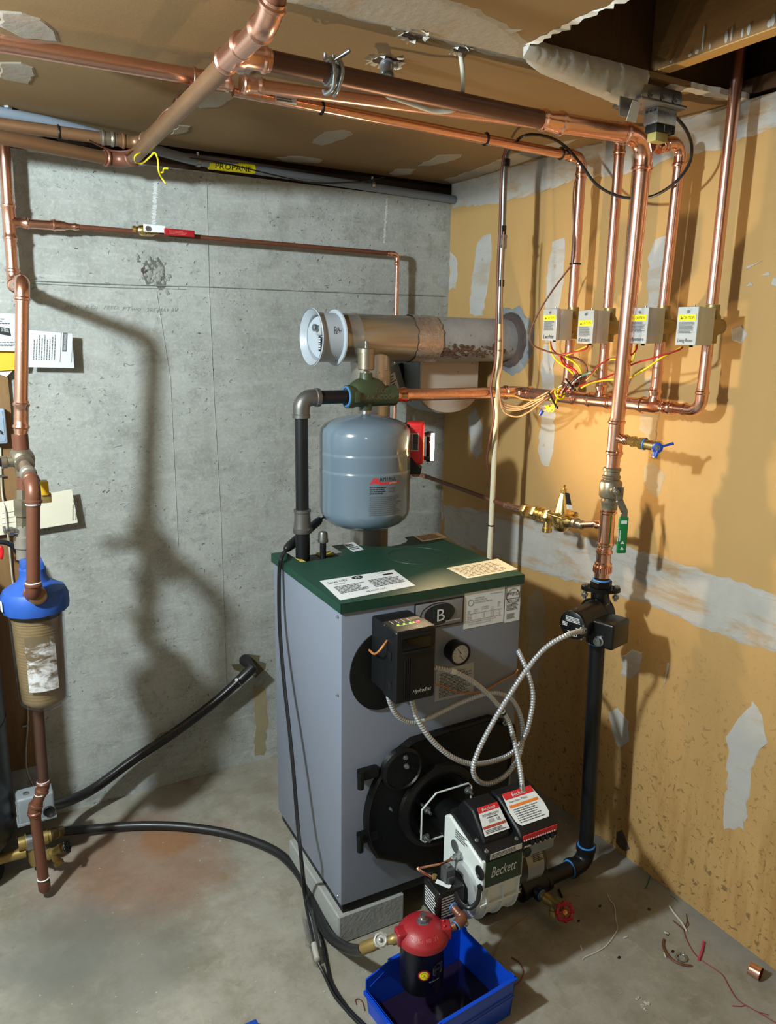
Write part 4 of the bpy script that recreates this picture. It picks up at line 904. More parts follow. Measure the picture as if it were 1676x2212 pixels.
# old dark pipe along the ceiling, tee and cross pipe
X0 = V((-1.362, -1.217, 2.312))
g = thing('aged_copper_ceiling_pipe', 'dark aged copper pipe clamped under the ceiling between cross tee and bright coupling', 'pipe', P_c1)
tube(X0 + V((.06, 0, 0)), P_c1 - V((.02, 0, 0)), RB * 1.0, 'copper_old', g, seg=24)
g = thing('aged_copper_cross_pipe', 'brown copper pipe crossing under the ceiling towards the concrete wall, yellow wire tied round it', 'pipe', X0)
e0 = at(277, 351, z=2.300); eB = at(0, 296, z=2.300); dB = (eB - e0).normalized(); e1 = V((-1.366, -1.405, 2.308))
tee(X0, (e1 - e0), (1, 0, 0), RB, RB, 'copper', g, .12, .075)
dd = (e1 - e0).normalized(); X0 = e0 + dd * ((-1.217 - e0.y) / dd.y)
tube(X0 - dd * .055, e0 + dd * .045, RB, 'copper_tan', g, seg=24)
elbow(X0, e0, e0 + dB, RB, 'copper_brown', g, .05, sock=.015)
e2 = V((-1.366, -1.493, 2.372))
a, b = elbow(X0, e1, e2, RB, 'copper', g, .05)
tube(X0 + dd * .055, a, RB, 'copper', g, seg=24); tube(b, e2, RB, 'copper_brown', g, seg=24)
tube(e0 + dB * .04, e0 + dB * 1.0, RB * .95, 'copper_tan', g, 'wall_run')
# --- first branch: main from the left, 2a to the second riser
XA = V((-1.308, -.900, 2.354))
g = thing('copper_zone_main', 'pinkish copper pipe from the left edge above the cross pipe to the second riser', 'pipe', XA)
L0 = at(-60, 84, z=2.352); R2 = V((-.09, -1.018, 2.376))
d0 = (R2 - XA).normalized()
tube(L0, XA - V((.04, 0, 0)), RM, 'copper', g); tee(XA, d0, (0, 1, 0), RM, RM, 'copper', g, .1, .06)
a, b = elbow(XA, R2, R2 - V((0, 0, 1)), RS, 'copper_bright', g)
mid = XA + d0 * .13
coupling(XA + d0 * .1, d0, RM, 'copper', g, .06, r2=RS); tube(mid, a, RS, 'copper', g)
tube(b, V((-.09, -1.018, 1.872)), RS, 'copper', g, 'riser')
g = thing('tan_copper_branch', 'tan copper branch running beside the cross pipe back to the wall', 'pipe', XA)
q1 = V((-1.316, -.222, 2.345))
tube(XA + V((0, .05, 0)), q1 + V((0, .05, 0)), RM, 'copper_tan', g); coupling(XA + V((-.001, .11, 0)), (0, 1, 0), RM, 'copper', g); coupling(XA + V((-.002, .24, 0)), (0, 1, 0), RM, 'copper', g, .06)
a, b = elbow(XA, q1, q1 + V((-1, 0, 0)), RM, 'copper_tan', g)
tube(b, V((-2.3, -.225, 2.345)), RM, 'copper_tan', g, 'wall_run'); coupling(q1 + V((-.1, .001, .001)), (1, 0, 0), RM, 'bronze_grey', g, .05)
MB().torus(V((-1.555, -.222, 2.345)), (1, 0, .01), RM + .001, .003, 20).build('cable_tie', 'black_plastic', g)
# --- riser one
R1 = V((-.09, -.86, 2.338))
g = thing('copper_zone_pipe', 'copper pipe tagged with a white label, bending down to the zone valve nearest the corner', 'pipe', R1)
a, b = elbow((-1, -.858, 2.35), R1, R1 - V((0, 0, 1)), RS, 'copper_bright', g)
tube(V((-1.24, -.858, 2.352)), a, .0142, 'copper_bright', g); tube(b, V((-.09, -.86, 1.872)), RS, 'copper', g, 'riser')
q = at(618, 216, y=-.878); plate(q - V((.028, 0, .008)), (1, 0, 0), (0, 0, 1), .056, .016, .001, 'white', g, 'paper_tag')
fine(q + V((-.026, -.0012, -.005)), (1, 0, 0), (0, 0, 1), .052, .010, 2, 'ink_grey', g, seed=4)
for u, v in ((695, 232), (1050, 293), (1213, 320)):
    q = at(u, v, y=-.86); MB().torus(V((q.x, -.858, 2.351 - .012 * (q.x + 1.2) / 1.1)), (1, 0, 0), .0165, .003, 18).build('cable_tie', 'black_plastic', g)
MB().torus(V((-.09, -.86, at(1236, 571, x=-.09).z)), (0, 0, 1), RS + .001, .003, 18).build('cable_tie', 'black_plastic', g)
# --- riser three, riser four
g = thing('copper_zone_pipe', 'purplish copper riser behind the thick pipe, with an elbow under the ceiling box', 'pipe', (-.09, -1.24, 2.31))
R3 = V((-.09, -1.248, 2.312)); h3 = at(1412, 318, y=-1.245)
a, b = elbow(h3, R3, V((-.09, -1.235, 1.87)), RS, 'copper_bright', g)
tube(b, V((-.09, -1.236, 1.872)), RS, 'copper', g, 'riser'); tube(a, V((-.195, -1.241, 2.286)), RS * .85, 'copper_bright', g)
coupling(a.lerp(V((-.163, -1.246, 2.29)), .4), a - V((-.163, -1.246, 2.29)), RS * .85, 'copper_bright', g, .05)
g = thing('copper_zone_pipe', 'rightmost copper riser, going straight up through the ceiling opening', 'pipe', (-.09, -1.40, 1.87))
tube(V((-.09, -1.40, 1.872)), V((-.09, -1.403, 2.60)), RS, 'copper', g, 'riser')
coupling(V((-.09, -1.402, 2.585)), (0, 0, 1), RS, 'copper', g, .05)
# --- supply header from the air scoop along the right wall
ZH = 1.583; YS = -.608
g = thing('copper_supply_header', 'copper header pipe from the olive air scoop to the four zone valves', 'pipe', (-.09, -1.0, ZH))
HE = V((-.092, YS - .004, ZH))
m = MB().rev((-.622, YS, ZH), (1, 0, 0), [(0, .019), (.004, .0235), (.03, .0235), (.034, .0265), (.043, .0265), (.046, .0225), (.06, .0225), (.06, RB)], 22); m.build('male_adapter', 'copper_bright', g)
a, b = elbow((-1, YS, ZH), HE, HE - V((0, 1, 0)), RB, 'copper_bright', g)
tube((-.575, YS, ZH), a, RB, 'copper', g, seg=24)
ys = [-.86, -1.018, -1.236]
cur = b
for i, y in enumerate(ys):
    r2 = RS if i == 2 else RB
    tee((-.092, y, ZH), (0, -1, 0), (0, 0, 1), RB, RS, 'copper_bright', g, .105, .055, r2=r2)
    tube(cur, (-.092, y + .045, ZH), RB, 'copper', g); cur = V((-.092, y - .045, ZH))
    tube((-.09, y, ZH + .05), (-.09, y, 1.775), RS, 'copper', g, 'stub')
E4 = V((-.092, -1.40, ZH - .001))
a, b = elbow(cur, E4, E4 + V((0, 0, 1)), RS, 'copper_bright', g); tube(cur, a, RS, 'copper_bright', g); tube(b, (-.09, -1.40, 1.775), RS, 'copper', g, 'stub')
coupling((-.092, -1.30, ZH), (0, 1, 0), RS, 'copper_bright', g, .035)
# --- zone valves
def zone_valve(y, hand, zlab, label, z0=1.765):
    g = thing('zone_valve', label, 'valve', (-.09, y, z0), 0, 'zone valves on the right wall')
    yl, yr, z1 = y + .028, y - .037, z0 + .098; x0, x1 = -.192, -.125
    MB().box((x0, yr, z0), (x1, yl, z1), .002, 2).build('actuator_box', 'zinc_box', g)
    MB().box((x0 - .0015, yr - .001, z0 - .001), (x0 + .012, yl + .001, z1 + .001), .0012, 1).build('front_cover', 'zinc_box', g)
    MB().rev((-.09, y, z0 + .005), (0, 0, 1), [(0, .0165), (.0, .0185), (.02, .0185), (.03, .024), (.07, .024), (.08, .0185), (.102, .0185), (.102, .0165)], 20).rev((x1, y, z0 + .05), (1, 0, 0), [(0, .027), (.03, .03), (.05, .026), (.075, .02)], 22).box((x1 - .001, yr + .008, z0 + .003), (x1 + .004, yl - .004, z1 - .003)).build('valve_body', 'brass_dull', g)
    X = x0 - .002; U = V((0, -1, 0)); Z = V((0, 0, 1)); w = .056
    O = V((X, yl - .0045, 0))
    hexnut((X, y - .006, z1 - .012), (-1, 0, 0), .0045, .003).build('cover_screw', 'steel', g)
    MB().cyl((x0 + .02, y - .006, z1), (x0 + .02, y - .006, z1 + .006), .003, 10).build('manual_lever_tip', 'steel', g)
    zt = z1 - .036 - zlab
    plate(O + Z * zt, U, Z, w, .0165, .0004, 'yellow', g, 'caution_label')
    e = V((-.0006, 0, 0))
    m = MB(); T = O + Z * (zt + .004) + U * .005 + e; m.add([T, T + U * .009, T + U * .0045 + Z * .009], [[0, 1, 2]]); m.build('warning_triangle', 'ink', g, smooth=0)
    txt('!', T + U * .0037 + Z * .0014 + e, U, Z, .0014, .0052, 'yellow', g, depth=.0002)
    txt('CAUTION', O + Z * (zt + .0048) + U * .016 + e, U, Z, .035, .0075, 'ink', g)
    fine(O + Z * (zt - .0325) + U * .003, U, Z, w - .006, .030, 9, 'ink_grey', g, seed=int(abs(y) * 100))
    if hand: txt(hand, O + Z * (z0 + .004) + U * .003 + e, U, Z, w - .008, .0125, 'ink', g, 'handwriting', 0, shear=.15)
    MB().cyl((-.168, y - .004, z0 - .006), (-.168, y - .004, z0 + .004), .005, 10).build('wire_bushing', 'black_plastic', g)
    return V((-.168, y - .004, z0 - .006))
zv = [zone_valve(-.865, 'Lwr/Hm', .0, 'zone valve box nearest the corner, first on the left of the four', 1.771),
      zone_valve(-1.028, 'Kitchen', .010, 'zone valve box with Kitchen handwritten on it', 1.763),
      zone_valve(-1.238, 'Upstairs', .0, 'zone valve box half hidden behind the thick copper pipe', 1.765),
      zone_valve(-1.404, 'Living Room', .0, 'zone valve box with Living Room handwritten on it', 1.763)]
# --- air scoop, auto vent, expansion tank
SX = -.729
g = thing('air_scoop', 'olive green cast iron air scoop between black pipe and copper header', 'air scoop', (SX, YS, 1.55))
m = MB().rev((-.800, YS, ZH), (1, 0, 0), [(0, .024), (.0, .037), (.022, .038), (.03, .034), (.15, .033), (.155, .034), (.178, .034), (.181, .022)], 26)
pr = []
m2 = MB().ball((SX + .005, YS, ZH + .014), 1, 26, 14, (.074, .0365, .048)); m.add(m2.v, m2.f)
m.rev((SX, YS, ZH + .045), (0, 0, 1), [(0, .024), (.02, .021), (.03, .021), (.03, .012)], 20)
m.rev((SX, YS, ZH - .024), (0, 0, -1), [(0, .024), (.016, .02), (.022, .02), (.022, .012)], 20)
m.build('scoop_body', 'green_cast', g, smooth=55)
MB().torus((-.8005, YS, ZH), (1, 0, 0), .0305, .0034, 26, 8).build('thread_sealant', 'tape_blue', g)
txt('TACO', V((-.712, YS - .0368, ZH + .013)), (1, 0, 0), (0, .25, .97), .045, .014, 'iron_grey', g, 'raised_lettering', .001, shear=.25)
txt('AIR-SCOOP', V((-.750, YS - .0372, ZH - .008)), (1, 0, 0), (0, 0, 1), .112, .0135, 'iron_grey', g, 'raised_lettering', .001, shear=.25)
plate(V((-.788, YS - .037, ZH - .016)), (1, 0, 0), (0, 0, 1), .016, .034, .004, 'green_cast', g, 'cast_tab', bev=.001)
g = thing('air_vent', 'small silver automatic air vent on top of the olive scoop', 'valve', (SX, YS, 1.66))
MB().rev((SX, YS, 1.655), (0, 0, 1), [(-.006, .012), (.0, .012), (.0, .008), (.012, .008), (.012, .024), (.015, .027), (.062, .027), (.062, .0255), (.065, .0255), (.065, .0285), (.080, .0285), (.082, .026)], 28).build('vent_body', 'bronze_grey', g)
MB().rev((SX, YS, 1.737), (0, 0, 1), [(0, .0055), (.008, .0055), (.009, .0042), (.016, .0042), (.016, .006), (.021, .006), (.022, .003)], 14).build('vent_cap', 'steel', g)
MB().torus((SX, YS, 1.648), (0, 0, 1), .0095, .0017, 18).build('thread_sealant', 'tape_blue', g)
TX = -.729; TR = .151
g = thing('expansion_tank', 'round blue grey steel expansion tank hanging over the boiler', 'tank', (TX, YS, 1.143))
pr = [(0, .001), (.002, .05), (.010, .095), (.022, .122), (.038, .140), (.056, .1485), (.070, TR)]
for z, dz in ((.205, 0), (.262, 0)):
    pr += [(z - .012, TR), (z - .007, TR + .0015), (z - .002, TR + .0005), (z, TR - .0012), (z + .004, TR)]
pr += [(.318, TR), (.336, TR - .004), (.350, TR - .016), (.362, TR - .04), (.372, TR - .075), (.379, .045), (.382, .02), (.384, .001)]
MB().rev((TX, YS, 1.143), (0, 0, 1), pr, 56).build('tank_shell', 'tank', g, smooth=60)
MB().rev((TX, YS, 1.518), (0, 0, 1), [(0, .02), (.01, .014), (.024, .014), (.024, .0165), (.034, .0165), (.036, .012)], 16).build('tank_nipple', 'steel', g)
MB().torus((TX, YS, 1.556), (0, 0, 1), .013, .0022, 18).build('thread_sealant', 'tape_blue', g)
MB().rev((TX - .045, YS - .045, 1.149), (-.15, -.15, -1), [(0, .028), (.004, .026), (.005, .001)], 20).build('bottom_plug', 'tank', g)
# printed label, bent round the shell
def bent(s, ang0, z, w, h, mat, shear=0, rad=TR):
    c = bpy.data.curves.new('lettering', 'FONT'); c.body = s; c.resolution_u = 2; c.shear = shear; o = bpy.data.objects.new('lettering', c); me = bpy.data.meshes.new_from_object(o)
    bpy.data.objects.remove(o); ps = [v.co.copy() for v in me.vertices]; fs = [list(p.vertices) for p in me.polygons]
    x0, x1 = min(p.x for p in ps), max(p.x for p in ps); y0, y1 = min(p.y for p in ps), max(p.y for p in ps)
    return bend([((p.x - x0) / (x1 - x0) * w, (p.y - y0) / (y1 - y0) * h) for p in ps], fs, ang0, z, mat, 'lettering', rad)
def bend(ps, fs, ang0, z, mat, name, rad=TR, parent=None, c=None):
    c = c or (TX, YS); vs = []
    for x, h in ps:
        a = ang0 + x / rad; vs.append(V((c[0] + math.cos(a) * (rad + .0006), c[1] + math.sin(a) * (rad + .0006), z + h)))
    return mk(name, vs, fs, mat, parent or g, False, 0)
A0 = math.atan2(-2.2, -1.2) + .10
bent('AMTROL', A0 + .21, 1.326, .062, .017, 'ink')
bend([(0, 0), (.008, 0), (.020, .022), (.016, .026), ], [[0, 1, 2, 3]], A0, 1.318, 'red_ink', 'logo_mark')
bend([(.012, .002), (.024, .022), (.036, .002)], [[0, 1, 2]], A0, 1.318, 'red_ink', 'logo_mark')
bend([(.021 + i * .011, d) for i in range(8) for d in (-.002, .005)], [[2 * i, 2 * i + 2, 2 * i + 3, 2 * i + 1] for i in range(7)], A0 + .06, 1.318, 'red_ink', 'logo_band')
bent('EXTROL', A0 + .44, 1.3175, .030, .0048, 'white', .2, TR + .0004)
def bent_fine(ang0, z, w, h, rows, seed, mat='ink_grey'):
    r = random.Random(seed); ps, fs = [], []; ph = h / rows
    for i in range(rows):
        x = 0; end = w * r.uniform(.8, 1)
        while x < end:
            L = min(r.uniform(.004, .011), end - x); k = len(ps); y = h - (i + 1) * ph
            ps += [(x, y), (x + L, y), (x + L, y + ph * .5), (x, y + ph * .5)]; fs.append([k, k + 1, k + 2, k + 3]); x += L + .0014
    bend(ps, fs, ang0, z, mat, 'fine_print')
bent_fine(A0, 1.286, .055, .026, 4, 2, 'ink'); bent_fine(A0, 1.216, .118, .064, 10, 5, 'ink_grey'); bent_fine(A0 + .42, 1.290, .032, .020, 2, 8)
# --- work light on the tank's side, lit
g = thing('work_light', 'red and black cordless work light stuck to the tank, its LED bar lit', 'light', (-.565, -.66, 1.33))
ax = V((.83, -.56, 0)).normalized(); ay = V((.56, .83, 0)).normalized(); Z = V((0, 0, 1)); c = V((-.572, -.668, 1.418))
MB().obox(c + V((0, 0, .012)), ax * .030, ay * .030, Z * .070, .010, 3).build('red_housing', 'tool_red', g)
MB().obox(c - ax * .026 + V((0, 0, .006)), ax * .012, ay * .031, Z * .072, .007, 2).build('magnet_base', 'black_plastic', g)
MB().prism([c + ax * t + ay * .0315 + Z * h for t, h in ((-.036, -.020), (-.010, -.034), (.012, -.062), (.024, -.074), (.020, -.092), (-.036, -.092))], ay * -.063).build('battery', 'black_plastic', g)
F = V((-.83, -.56, 0)).normalized(); rt = V((.56, -.83, 0)).normalized()
fo = c - ay * .0304 - ax * .022 + Z * -.012
plate(fo, ax, Z, .034, .058, .0006, 'white', g, 'rating_label'); plate(fo + ax * .014 - ay * .0007 + Z * .002, ax, Z, .0185, .054, .0004, 'ink_grey', g, 'rating_panel'); plate(fo - ay * .0007 + ax * .002 + Z * .002, ax, Z, .010, .054, .0004, 'red_ink', g, 'rating_panel')
fine(fo + ax * .015 - ay * .0012 + Z * .004, ax, Z, .016, .05, 9, 'ink', g, seed=3)
lc = c + ax * .058 + V((0, 0, -.002)); la = V((.26, -.97, 0)).normalized(); lt = V((.26, -.97, .55)).normalized(); lb = V((.97, .26, 0)).normalized()
MB().obox(lc - la * .0115, la * .009, lb * .009, Z * .051, .003, 2).build('lamp_bar', 'black_plastic', g)
MB().obox(lc, la * .003, lb * .007, Z * .046, .0015, 1).build('led_strip', 'strip', g)
for s in (-1, 1): MB().obox(c + ax * .037 + Z * .040 * s, ax * .016, ay * .008, Z * .006, .002).build('pivot_arm', 'black_plastic', g)
wl = lamp('work_light_beam', 'AREA', lc + la * .0045, 15, (1.0, .74, .42), aim=lt)
wl.data.shape = 'RECTANGLE'; wl.data.size = .018; wl.data.size_y = .09; wl.data.spread = math.radians(180)
# --- black iron supply pipe up from the boiler
SP = V((-.958, YS, 0))
g = thing('black_iron_supply_pipe', 'black iron pipe rising from the boiler top to the air scoop', 'pipe', (SP.x, YS, 1.0))
MB().cyl((SP.x, YS, .90), (SP.x, YS, 1.155), .0235, 22).build('pipe', 'iron', g)
MB().cyl((SP.x, YS, 1.225), (SP.x, YS, 1.555), .021, 22).build('pipe', 'iron', g)
MB().rev((SP.x, YS, 1.150), (0, 0, 1), [(0, .024), (0, .031), (.006, .032), (.014, .032), (.016, .029), (.048, .026), (.066, .026), (.068, .028), (.076, .028), (.078, .0215)], 26).box((SP.x + .005, YS - .036, 1.163), (SP.x + .009, YS - .02, 1.171)).build('reducing_coupling', 'iron_grey', g)
m = MB(); pts, rs = [], []
for t, q in ((.040, 1.0), (.040, .0285), (.030, .0285), (.028, .026)): pts.append(V((SP.x, YS, ZH - .034 - t + .012))); rs.append(q if q < 1 else .021)
for i in range(11):
    an = PI / 2 * i / 10; pts.append(V((SP.x + .034 * (1 - math.cos(an)), YS, ZH - .034 + .034 * math.sin(an)))); rs.append(.0262)
for t, q in ((.012, .026), (.014, .0295), (.026, .0295), (.026, .021)): pts.append(V((SP.x + .034 + t, YS, ZH))); rs.append(q)
m.sweep(pts, rs, 24).build('elbow', 'iron_grey', g)
MB().cyl((SP.x + .05, YS, ZH), (-.795, YS, ZH), .0215, 22).build('nipple', 'iron', g)
# --- flue
FY, FZ, FR = -.40, 1.768, .082
g = thing('flue_pipe', 'horizontal flue pipe into the wall, left half shiny, right half rusty grey', 'flue', (-.4, FY, FZ))
MB().rev((-.728, FY, FZ), (1, 0, 0), [(0, FR), (.055, FR), (.058, FR + .003), (.062, FR + .003), (.065, FR), (.32, FR)], 40, False).build('bright_section', 'tin', g, smooth=60)
q = random.Random(4); rs = []
for i in range(9):
    rs.append([V((-.448 + i * .013 + (q.uniform(-.004, .004)), FY + math.cos(2 * PI * j / 40) * (FR + .0015 + q.uniform(0, .003)), FZ + math.sin(2 * PI * j / 40) * (FR + .0015 + q.uniform(0, .003)))) for j in range(40)])
MB().rings(rs, False).build('foil_tape', 'foil', g, smooth=20)
MB().rev((-.412, FY, FZ), (1, 0, 0), [(0, FR - .001), (.432, FR - .001)], 40, False).build('weathered_section', 'flue_grey', g)
m = MB(); q = random.Random(8)
for i in range(150):
    x = q.uniform(-.36, -.06); an = math.radians(q.gauss(212, 9)); rr2 = FR - .0005
    s = q.uniform(.002, .007); m.ball((x, FY + math.cos(an) * rr2, FZ + math.sin(an) * rr2), 1, 6, 4, (s * 1.8, s * .5, s))
m.build('rust_flakes', 'rust', g, kind='stuff')
# vertical connector from the boiler and its saddle
VX = -.590; VY = -.388
MB().rev((VX, VY, .80), (0, 0, 1), [(0, .0705), (.41, .0705), (.413, .0725), (.417, .0725), (.42, .0705), (.73, .0705), (.733, .072), (.87, .072), (.93, .072)], 36, False).build('vertical_section', 'tin', g, smooth=60)
m = MB()
sd = [(-.07, 1.655), (-.07, 1.70), (-.055, 1.735), (-.02, 1.755), (.02, 1.755), (.055, 1.735), (.07, 1.70), (.07, 1.655)]

m.rev((VX, VY, 1.672), (0, 0, 1), [(0, .0732), (.045, .0735)], 36, False).build('saddle_collar', 'tin', g)
for an, z in ((-2.2, 1.655), (-1.7, 1.652), (-1.2, 1.66)):
    MB().ball((VX + math.cos(an) * .0735, VY + math.sin(an) * .0735, z), .003, 8, 5).build('rivet', 'steel', g)
g = thing('barometric_damper', 'pale grey barometric damper with swinging gate on the open flue end', 'damper', (-.79, FY, FZ))
pr_o = [(-.065, .098), (-.062, .1005), (-.058, .098), (-.050, .090), (-.045, .086), (.02, .086), (.023, .098), (.028, .099), (.031, .096), (.031, .078)]
pr_i = [(.03, .078), (-.045, .079), (-.055, .086), (-.065, .0965)]
MB().rev((-.765, FY, FZ), (1, 0, 0), [(t, r * .96) for t, r in pr_o + pr_i], 44, False).build('damper_collar', 'damper_grey', g, smooth=30)
gx = V((math.cos(.45), math.sin(.45), 0)); 
MB().rev((-.786, FY + .004, FZ), (gx.x, .30, .04), [(0, .0725), (.0025, .0725)], 40).build('damper_gate', 'damper_grey', g)
hub = V((-.796, FY + .004, FZ + .032))
MB().rev(hub + V((-.024, 0, 0)), (1, 0, 0), [(0, .008), (.003, .0125), (.012, .0125), (.012, .009), (.026, .009)], 18).build('counterweight_knob', 'steel', g)
MB().box((-.800, FY - .018, FZ + .008), (-.796, FY + .024, FZ + .042), .001).build('counterweight_bracket', 'grey_label', g)
plate((-.794, FY + .014, FZ - .046), (0, -1, 0), (0, 0, 1), .020, .05, .0006, 'ink', g, 'dial_plate')
fine((-.7948, FY + .012, FZ - .042), (0, -1, 0), (0, 0, 1), .016, .042, 5, 'white', g, seed=6)
txt('R+', V((-.782, FY - .0835, FZ + .012)), (1, 0, 0), (0, 0, 1), .022, .024, 'ink', g, 'marker_scrawl', .0004)
# wall thimble
m = MB(); q = random.Random(2); n = 40; hc = V((0, -.438, FZ))
def ring(r, x, jit): return [hc + V((x, math.cos(2 * PI * i / n) * (r + q.uniform(-jit, jit)), math.sin(2 * PI * i / n) * (r + q.uniform(-jit, jit)))) for i in range(n)]
m.rings([ring(.128, -.0006, .012), ring(.118, -.006, .005), ring(.106, -.012, .003), ring(.102, -.004, .003)], False).build('caulk_ring', 'caulk', wall_right, smooth=25)
MB().add(ring(.110, -.0012, .0), [list(range(n))]).build('hole_recess', 'insul', wall_right, smooth=0)
MB().rings([ring(.104, -.005, .002), ring(.095, -.012, .006), ring(.078, -.006, .003)], False).build('hole_insulation', 'insul', wall_right, smooth=20)
# --- power venter housing under the flue, its motor box on the left
g = thing('vent_hood', 'beige D-shaped sheet metal housing hanging below the flue by the corner', 'duct', (-.22, -.3, 1.49))
x0, x1 = at(910, 800, y=-.33).x, at(1033, 800, y=-.33).x; zc = 1.568; rad = (x1 - x0) / 2; xc = (x0 + x1) / 2
pl = [V((x0, -.33, 1.735)), V((x0, -.33, zc))] + [V((xc - math.cos(PI * i / 20) * rad, -.33, zc - math.sin(PI * i / 20) * rad * .60)) for i in range(1, 20)] + [V((x1, -.33, zc)), V((x1, -.33, 1.735))]
MB().prism(pl, (0, .012, 0)).build('front_panel', 'beige_metal', g, smooth=0)
MB().prism([p + V((-.004, .012, -.004)) for p in pl], (0, .13, 0)).build('hood_shell', 'grey_box', g)
for u, v in ((990, 803), (1020, 785)): MB().ball(at(u, v, y=-.331), .003, 8, 5).build('sheet_screw', 'steel', g)
g = thing('vent_motor_box', 'grey tilted control box with white label behind the flue connector', 'box', (-.36, -.22, 1.55))
M4 = Matrix.Translation((-.42, -.20, 1.60)) @ Matrix.Rotation(-.35, 4, 'Y') @ Matrix.Rotation(.35, 4, 'Z')
MB().box((-.06, -.05, -.07), (.05, .05, .06), .006, 2, M4).build('enclosure', 'grey_box', g)
MB().box((.05, -.04, -.05), (.09, .04, .05), .01, 2, M4).build('motor', 'black_plastic', g)
plate(M4 @ V((-.05, -.0505, -.05)), M4.to_3x3() @ V((1, 0, 0)), M4.to_3x3() @ V((0, 0, 1)), .06, .085, .0006, 'white', g)
fine(M4 @ V((-.045, -.0516, -.02)), M4.to_3x3() @ V((1, 0, 0)), M4.to_3x3() @ V((0, 0, 1)), .05, .05, 5, 'ink_grey', g, seed=9)
# ================================================================ fittings hung on the riser
# ball valve
c = rz(1.335)
g = thing('ball_valve', 'nickel bronze ball valve in the thick copper riser, green lever handle', 'valve', c)
MB().rev(c, (0, 0, 1), [(-.065, .0225), (-.065, .0245), (-.048, .0245), (-.044, .0275), (-.036, .0275), (-.033, .024), (-.028, .030), (-.022, .0335), (.018, .0335), (.024, .030), (.028, .0245), (.033, .0275), (.038, .0275), (.042, .0235), (.052, .0235), (.055, .027), (.062, .027), (.065, .0225)], 26).rev(c + V((-.012, -.02, .0)), (-.45, -.9, 0), [(0, .012), (.022, .012), (.022, .009), (.030, .009)], 16).build('valve_body', 'bronze_grey', g)
hd = V((-.45, -.9, 0)).normalized(); st = c + V((-.012, -.02, 0)) + hd * .030; sd_ = V((.9, -.45, 0)).normalized()
hexnut(st - hd * .002, hd, .009, .010).cyl(st, st + hd * .013, .0045, 10).build('stem_nut', 'steel', g)
A = [st + sd_ * .012 + V((0, 0, .012)), st + sd_ * .012 + V((0, 0, -.026)), st + sd_ * .030 + V((0, 0, -.060)), st + sd_ * .030 + V((0, 0, -.090))]
m = MB()
wv = [.011, .0105, .0105, .0105]
for a, b in zip(A, A[1:]):
    d = (b - a).normalized(); pw = d.cross(hd).normalized(); m.obox((a + b) / 2, d * ((b - a).length / 2 + .002), pw * .0105, hd * .0013, .0006, 1)
m.obox(st + sd_ * .004 + V((0, 0, .006)), sd_ * .012, V((0, 0, .010)), hd * .0013, .0006, 1); m.build('lever', 'steel', g)
gcn = A[3] + V((0, 0, -.043)); MB().obox(gcn, V((0, 0, .056)), hd.cross(V((0, 0, 1))) * .0145, hd * .0045, .0042, 3).build('lever_grip', 'handle_green', g)
tx = -sd_ if hd.cross(V((0, 0, 1))).dot(sd_) < 0 else sd_
gx_ = sd_; plate(gcn + hd * .0046 - gx_ * .009 + V((0, 0, .036)), gx_, V((0, 0, 1)), .018, .010, .0004, 'silver_ink', g, 'grip_print'); fine(gcn + hd * .0046 + V((0, 0, -.018)) - gx_ * .006, V((0, 0, 1)), -gx_, .045, .012, 2, 'silver_ink', g, seed=2)
m = MB()
for dz in (-.026, -.044): t_ = gcn + hd * .0049 + V((0, 0, dz)); m.add([t_ - gx_ * .006, t_ + gx_ * .006, t_ + V((0, 0, .010))], [[0, 1, 2]])
m.build('warning_marks', 'silver_ink', g, smooth=0)
# small purge valve with blue butterfly handle
pA = rz(1.49) + V((0, -.052, -.003)); d = V((.16, -.98, -.08)).normalized()
g = thing('purge_valve', 'small brass drain valve with blue butterfly handle on the copper riser', 'valve', pA)
MB().rev(pA, d, [(-.006, .0135), (.010, .0135), (.012, .0175), (.020, .0175), (.022, .014), (.036, .014), (.038, .0185), (.050, .0185)], 6).rev(pA, d, [(.05, .0150), (.088, .0150), (.090, .017), (.103, .017), (.105, .012)], 18).rev(pA + d * .092, (-.3, -.15, -1), [(0, .014), (.022, .013), (.028, .0145), (.034, .0145)], 16).build('valve_body', 'brass', g)
MB().torus(pA + d * .054, d, .0155, .0028, 20).build('thread_sealant', 'tape_blue', g)
hp = pA + d * .094; fv = (CAM - hp).normalized(); hn = V((fv.x, fv.y, 0)).normalized()
up = V((0, 0, 1)); sdv = hn.cross(up) * -1
MB().rev(hp, hn, [(0, .008), (.016, .008), (.017, .015), (.024, .015), (.026, .011)], 20).build('handle_hub', 'blue', g)
w1 = hp + hn * .020; m = MB()
m.sweep([w1, w1 + V((.022, -.020, .010)) * .8, w1 + V((.034, -.032, .016)) * .9], [.008, .007, .009], 12, True, .45).sweep([w1, w1 + V((-.003, .002, -.016)), w1 + V((-.005, .003, -.026))], [.009, .010, .009], 12, True, .5).build('butterfly_handle', 'blue', g)
MB().rev(hp + hn * .026, hn, [(0, .008), (.001, .008)], 18).rev(hp + hn * .027, hn, [(0, .003), (.002, .002)], 8).build('handle_screw', 'steel', g)
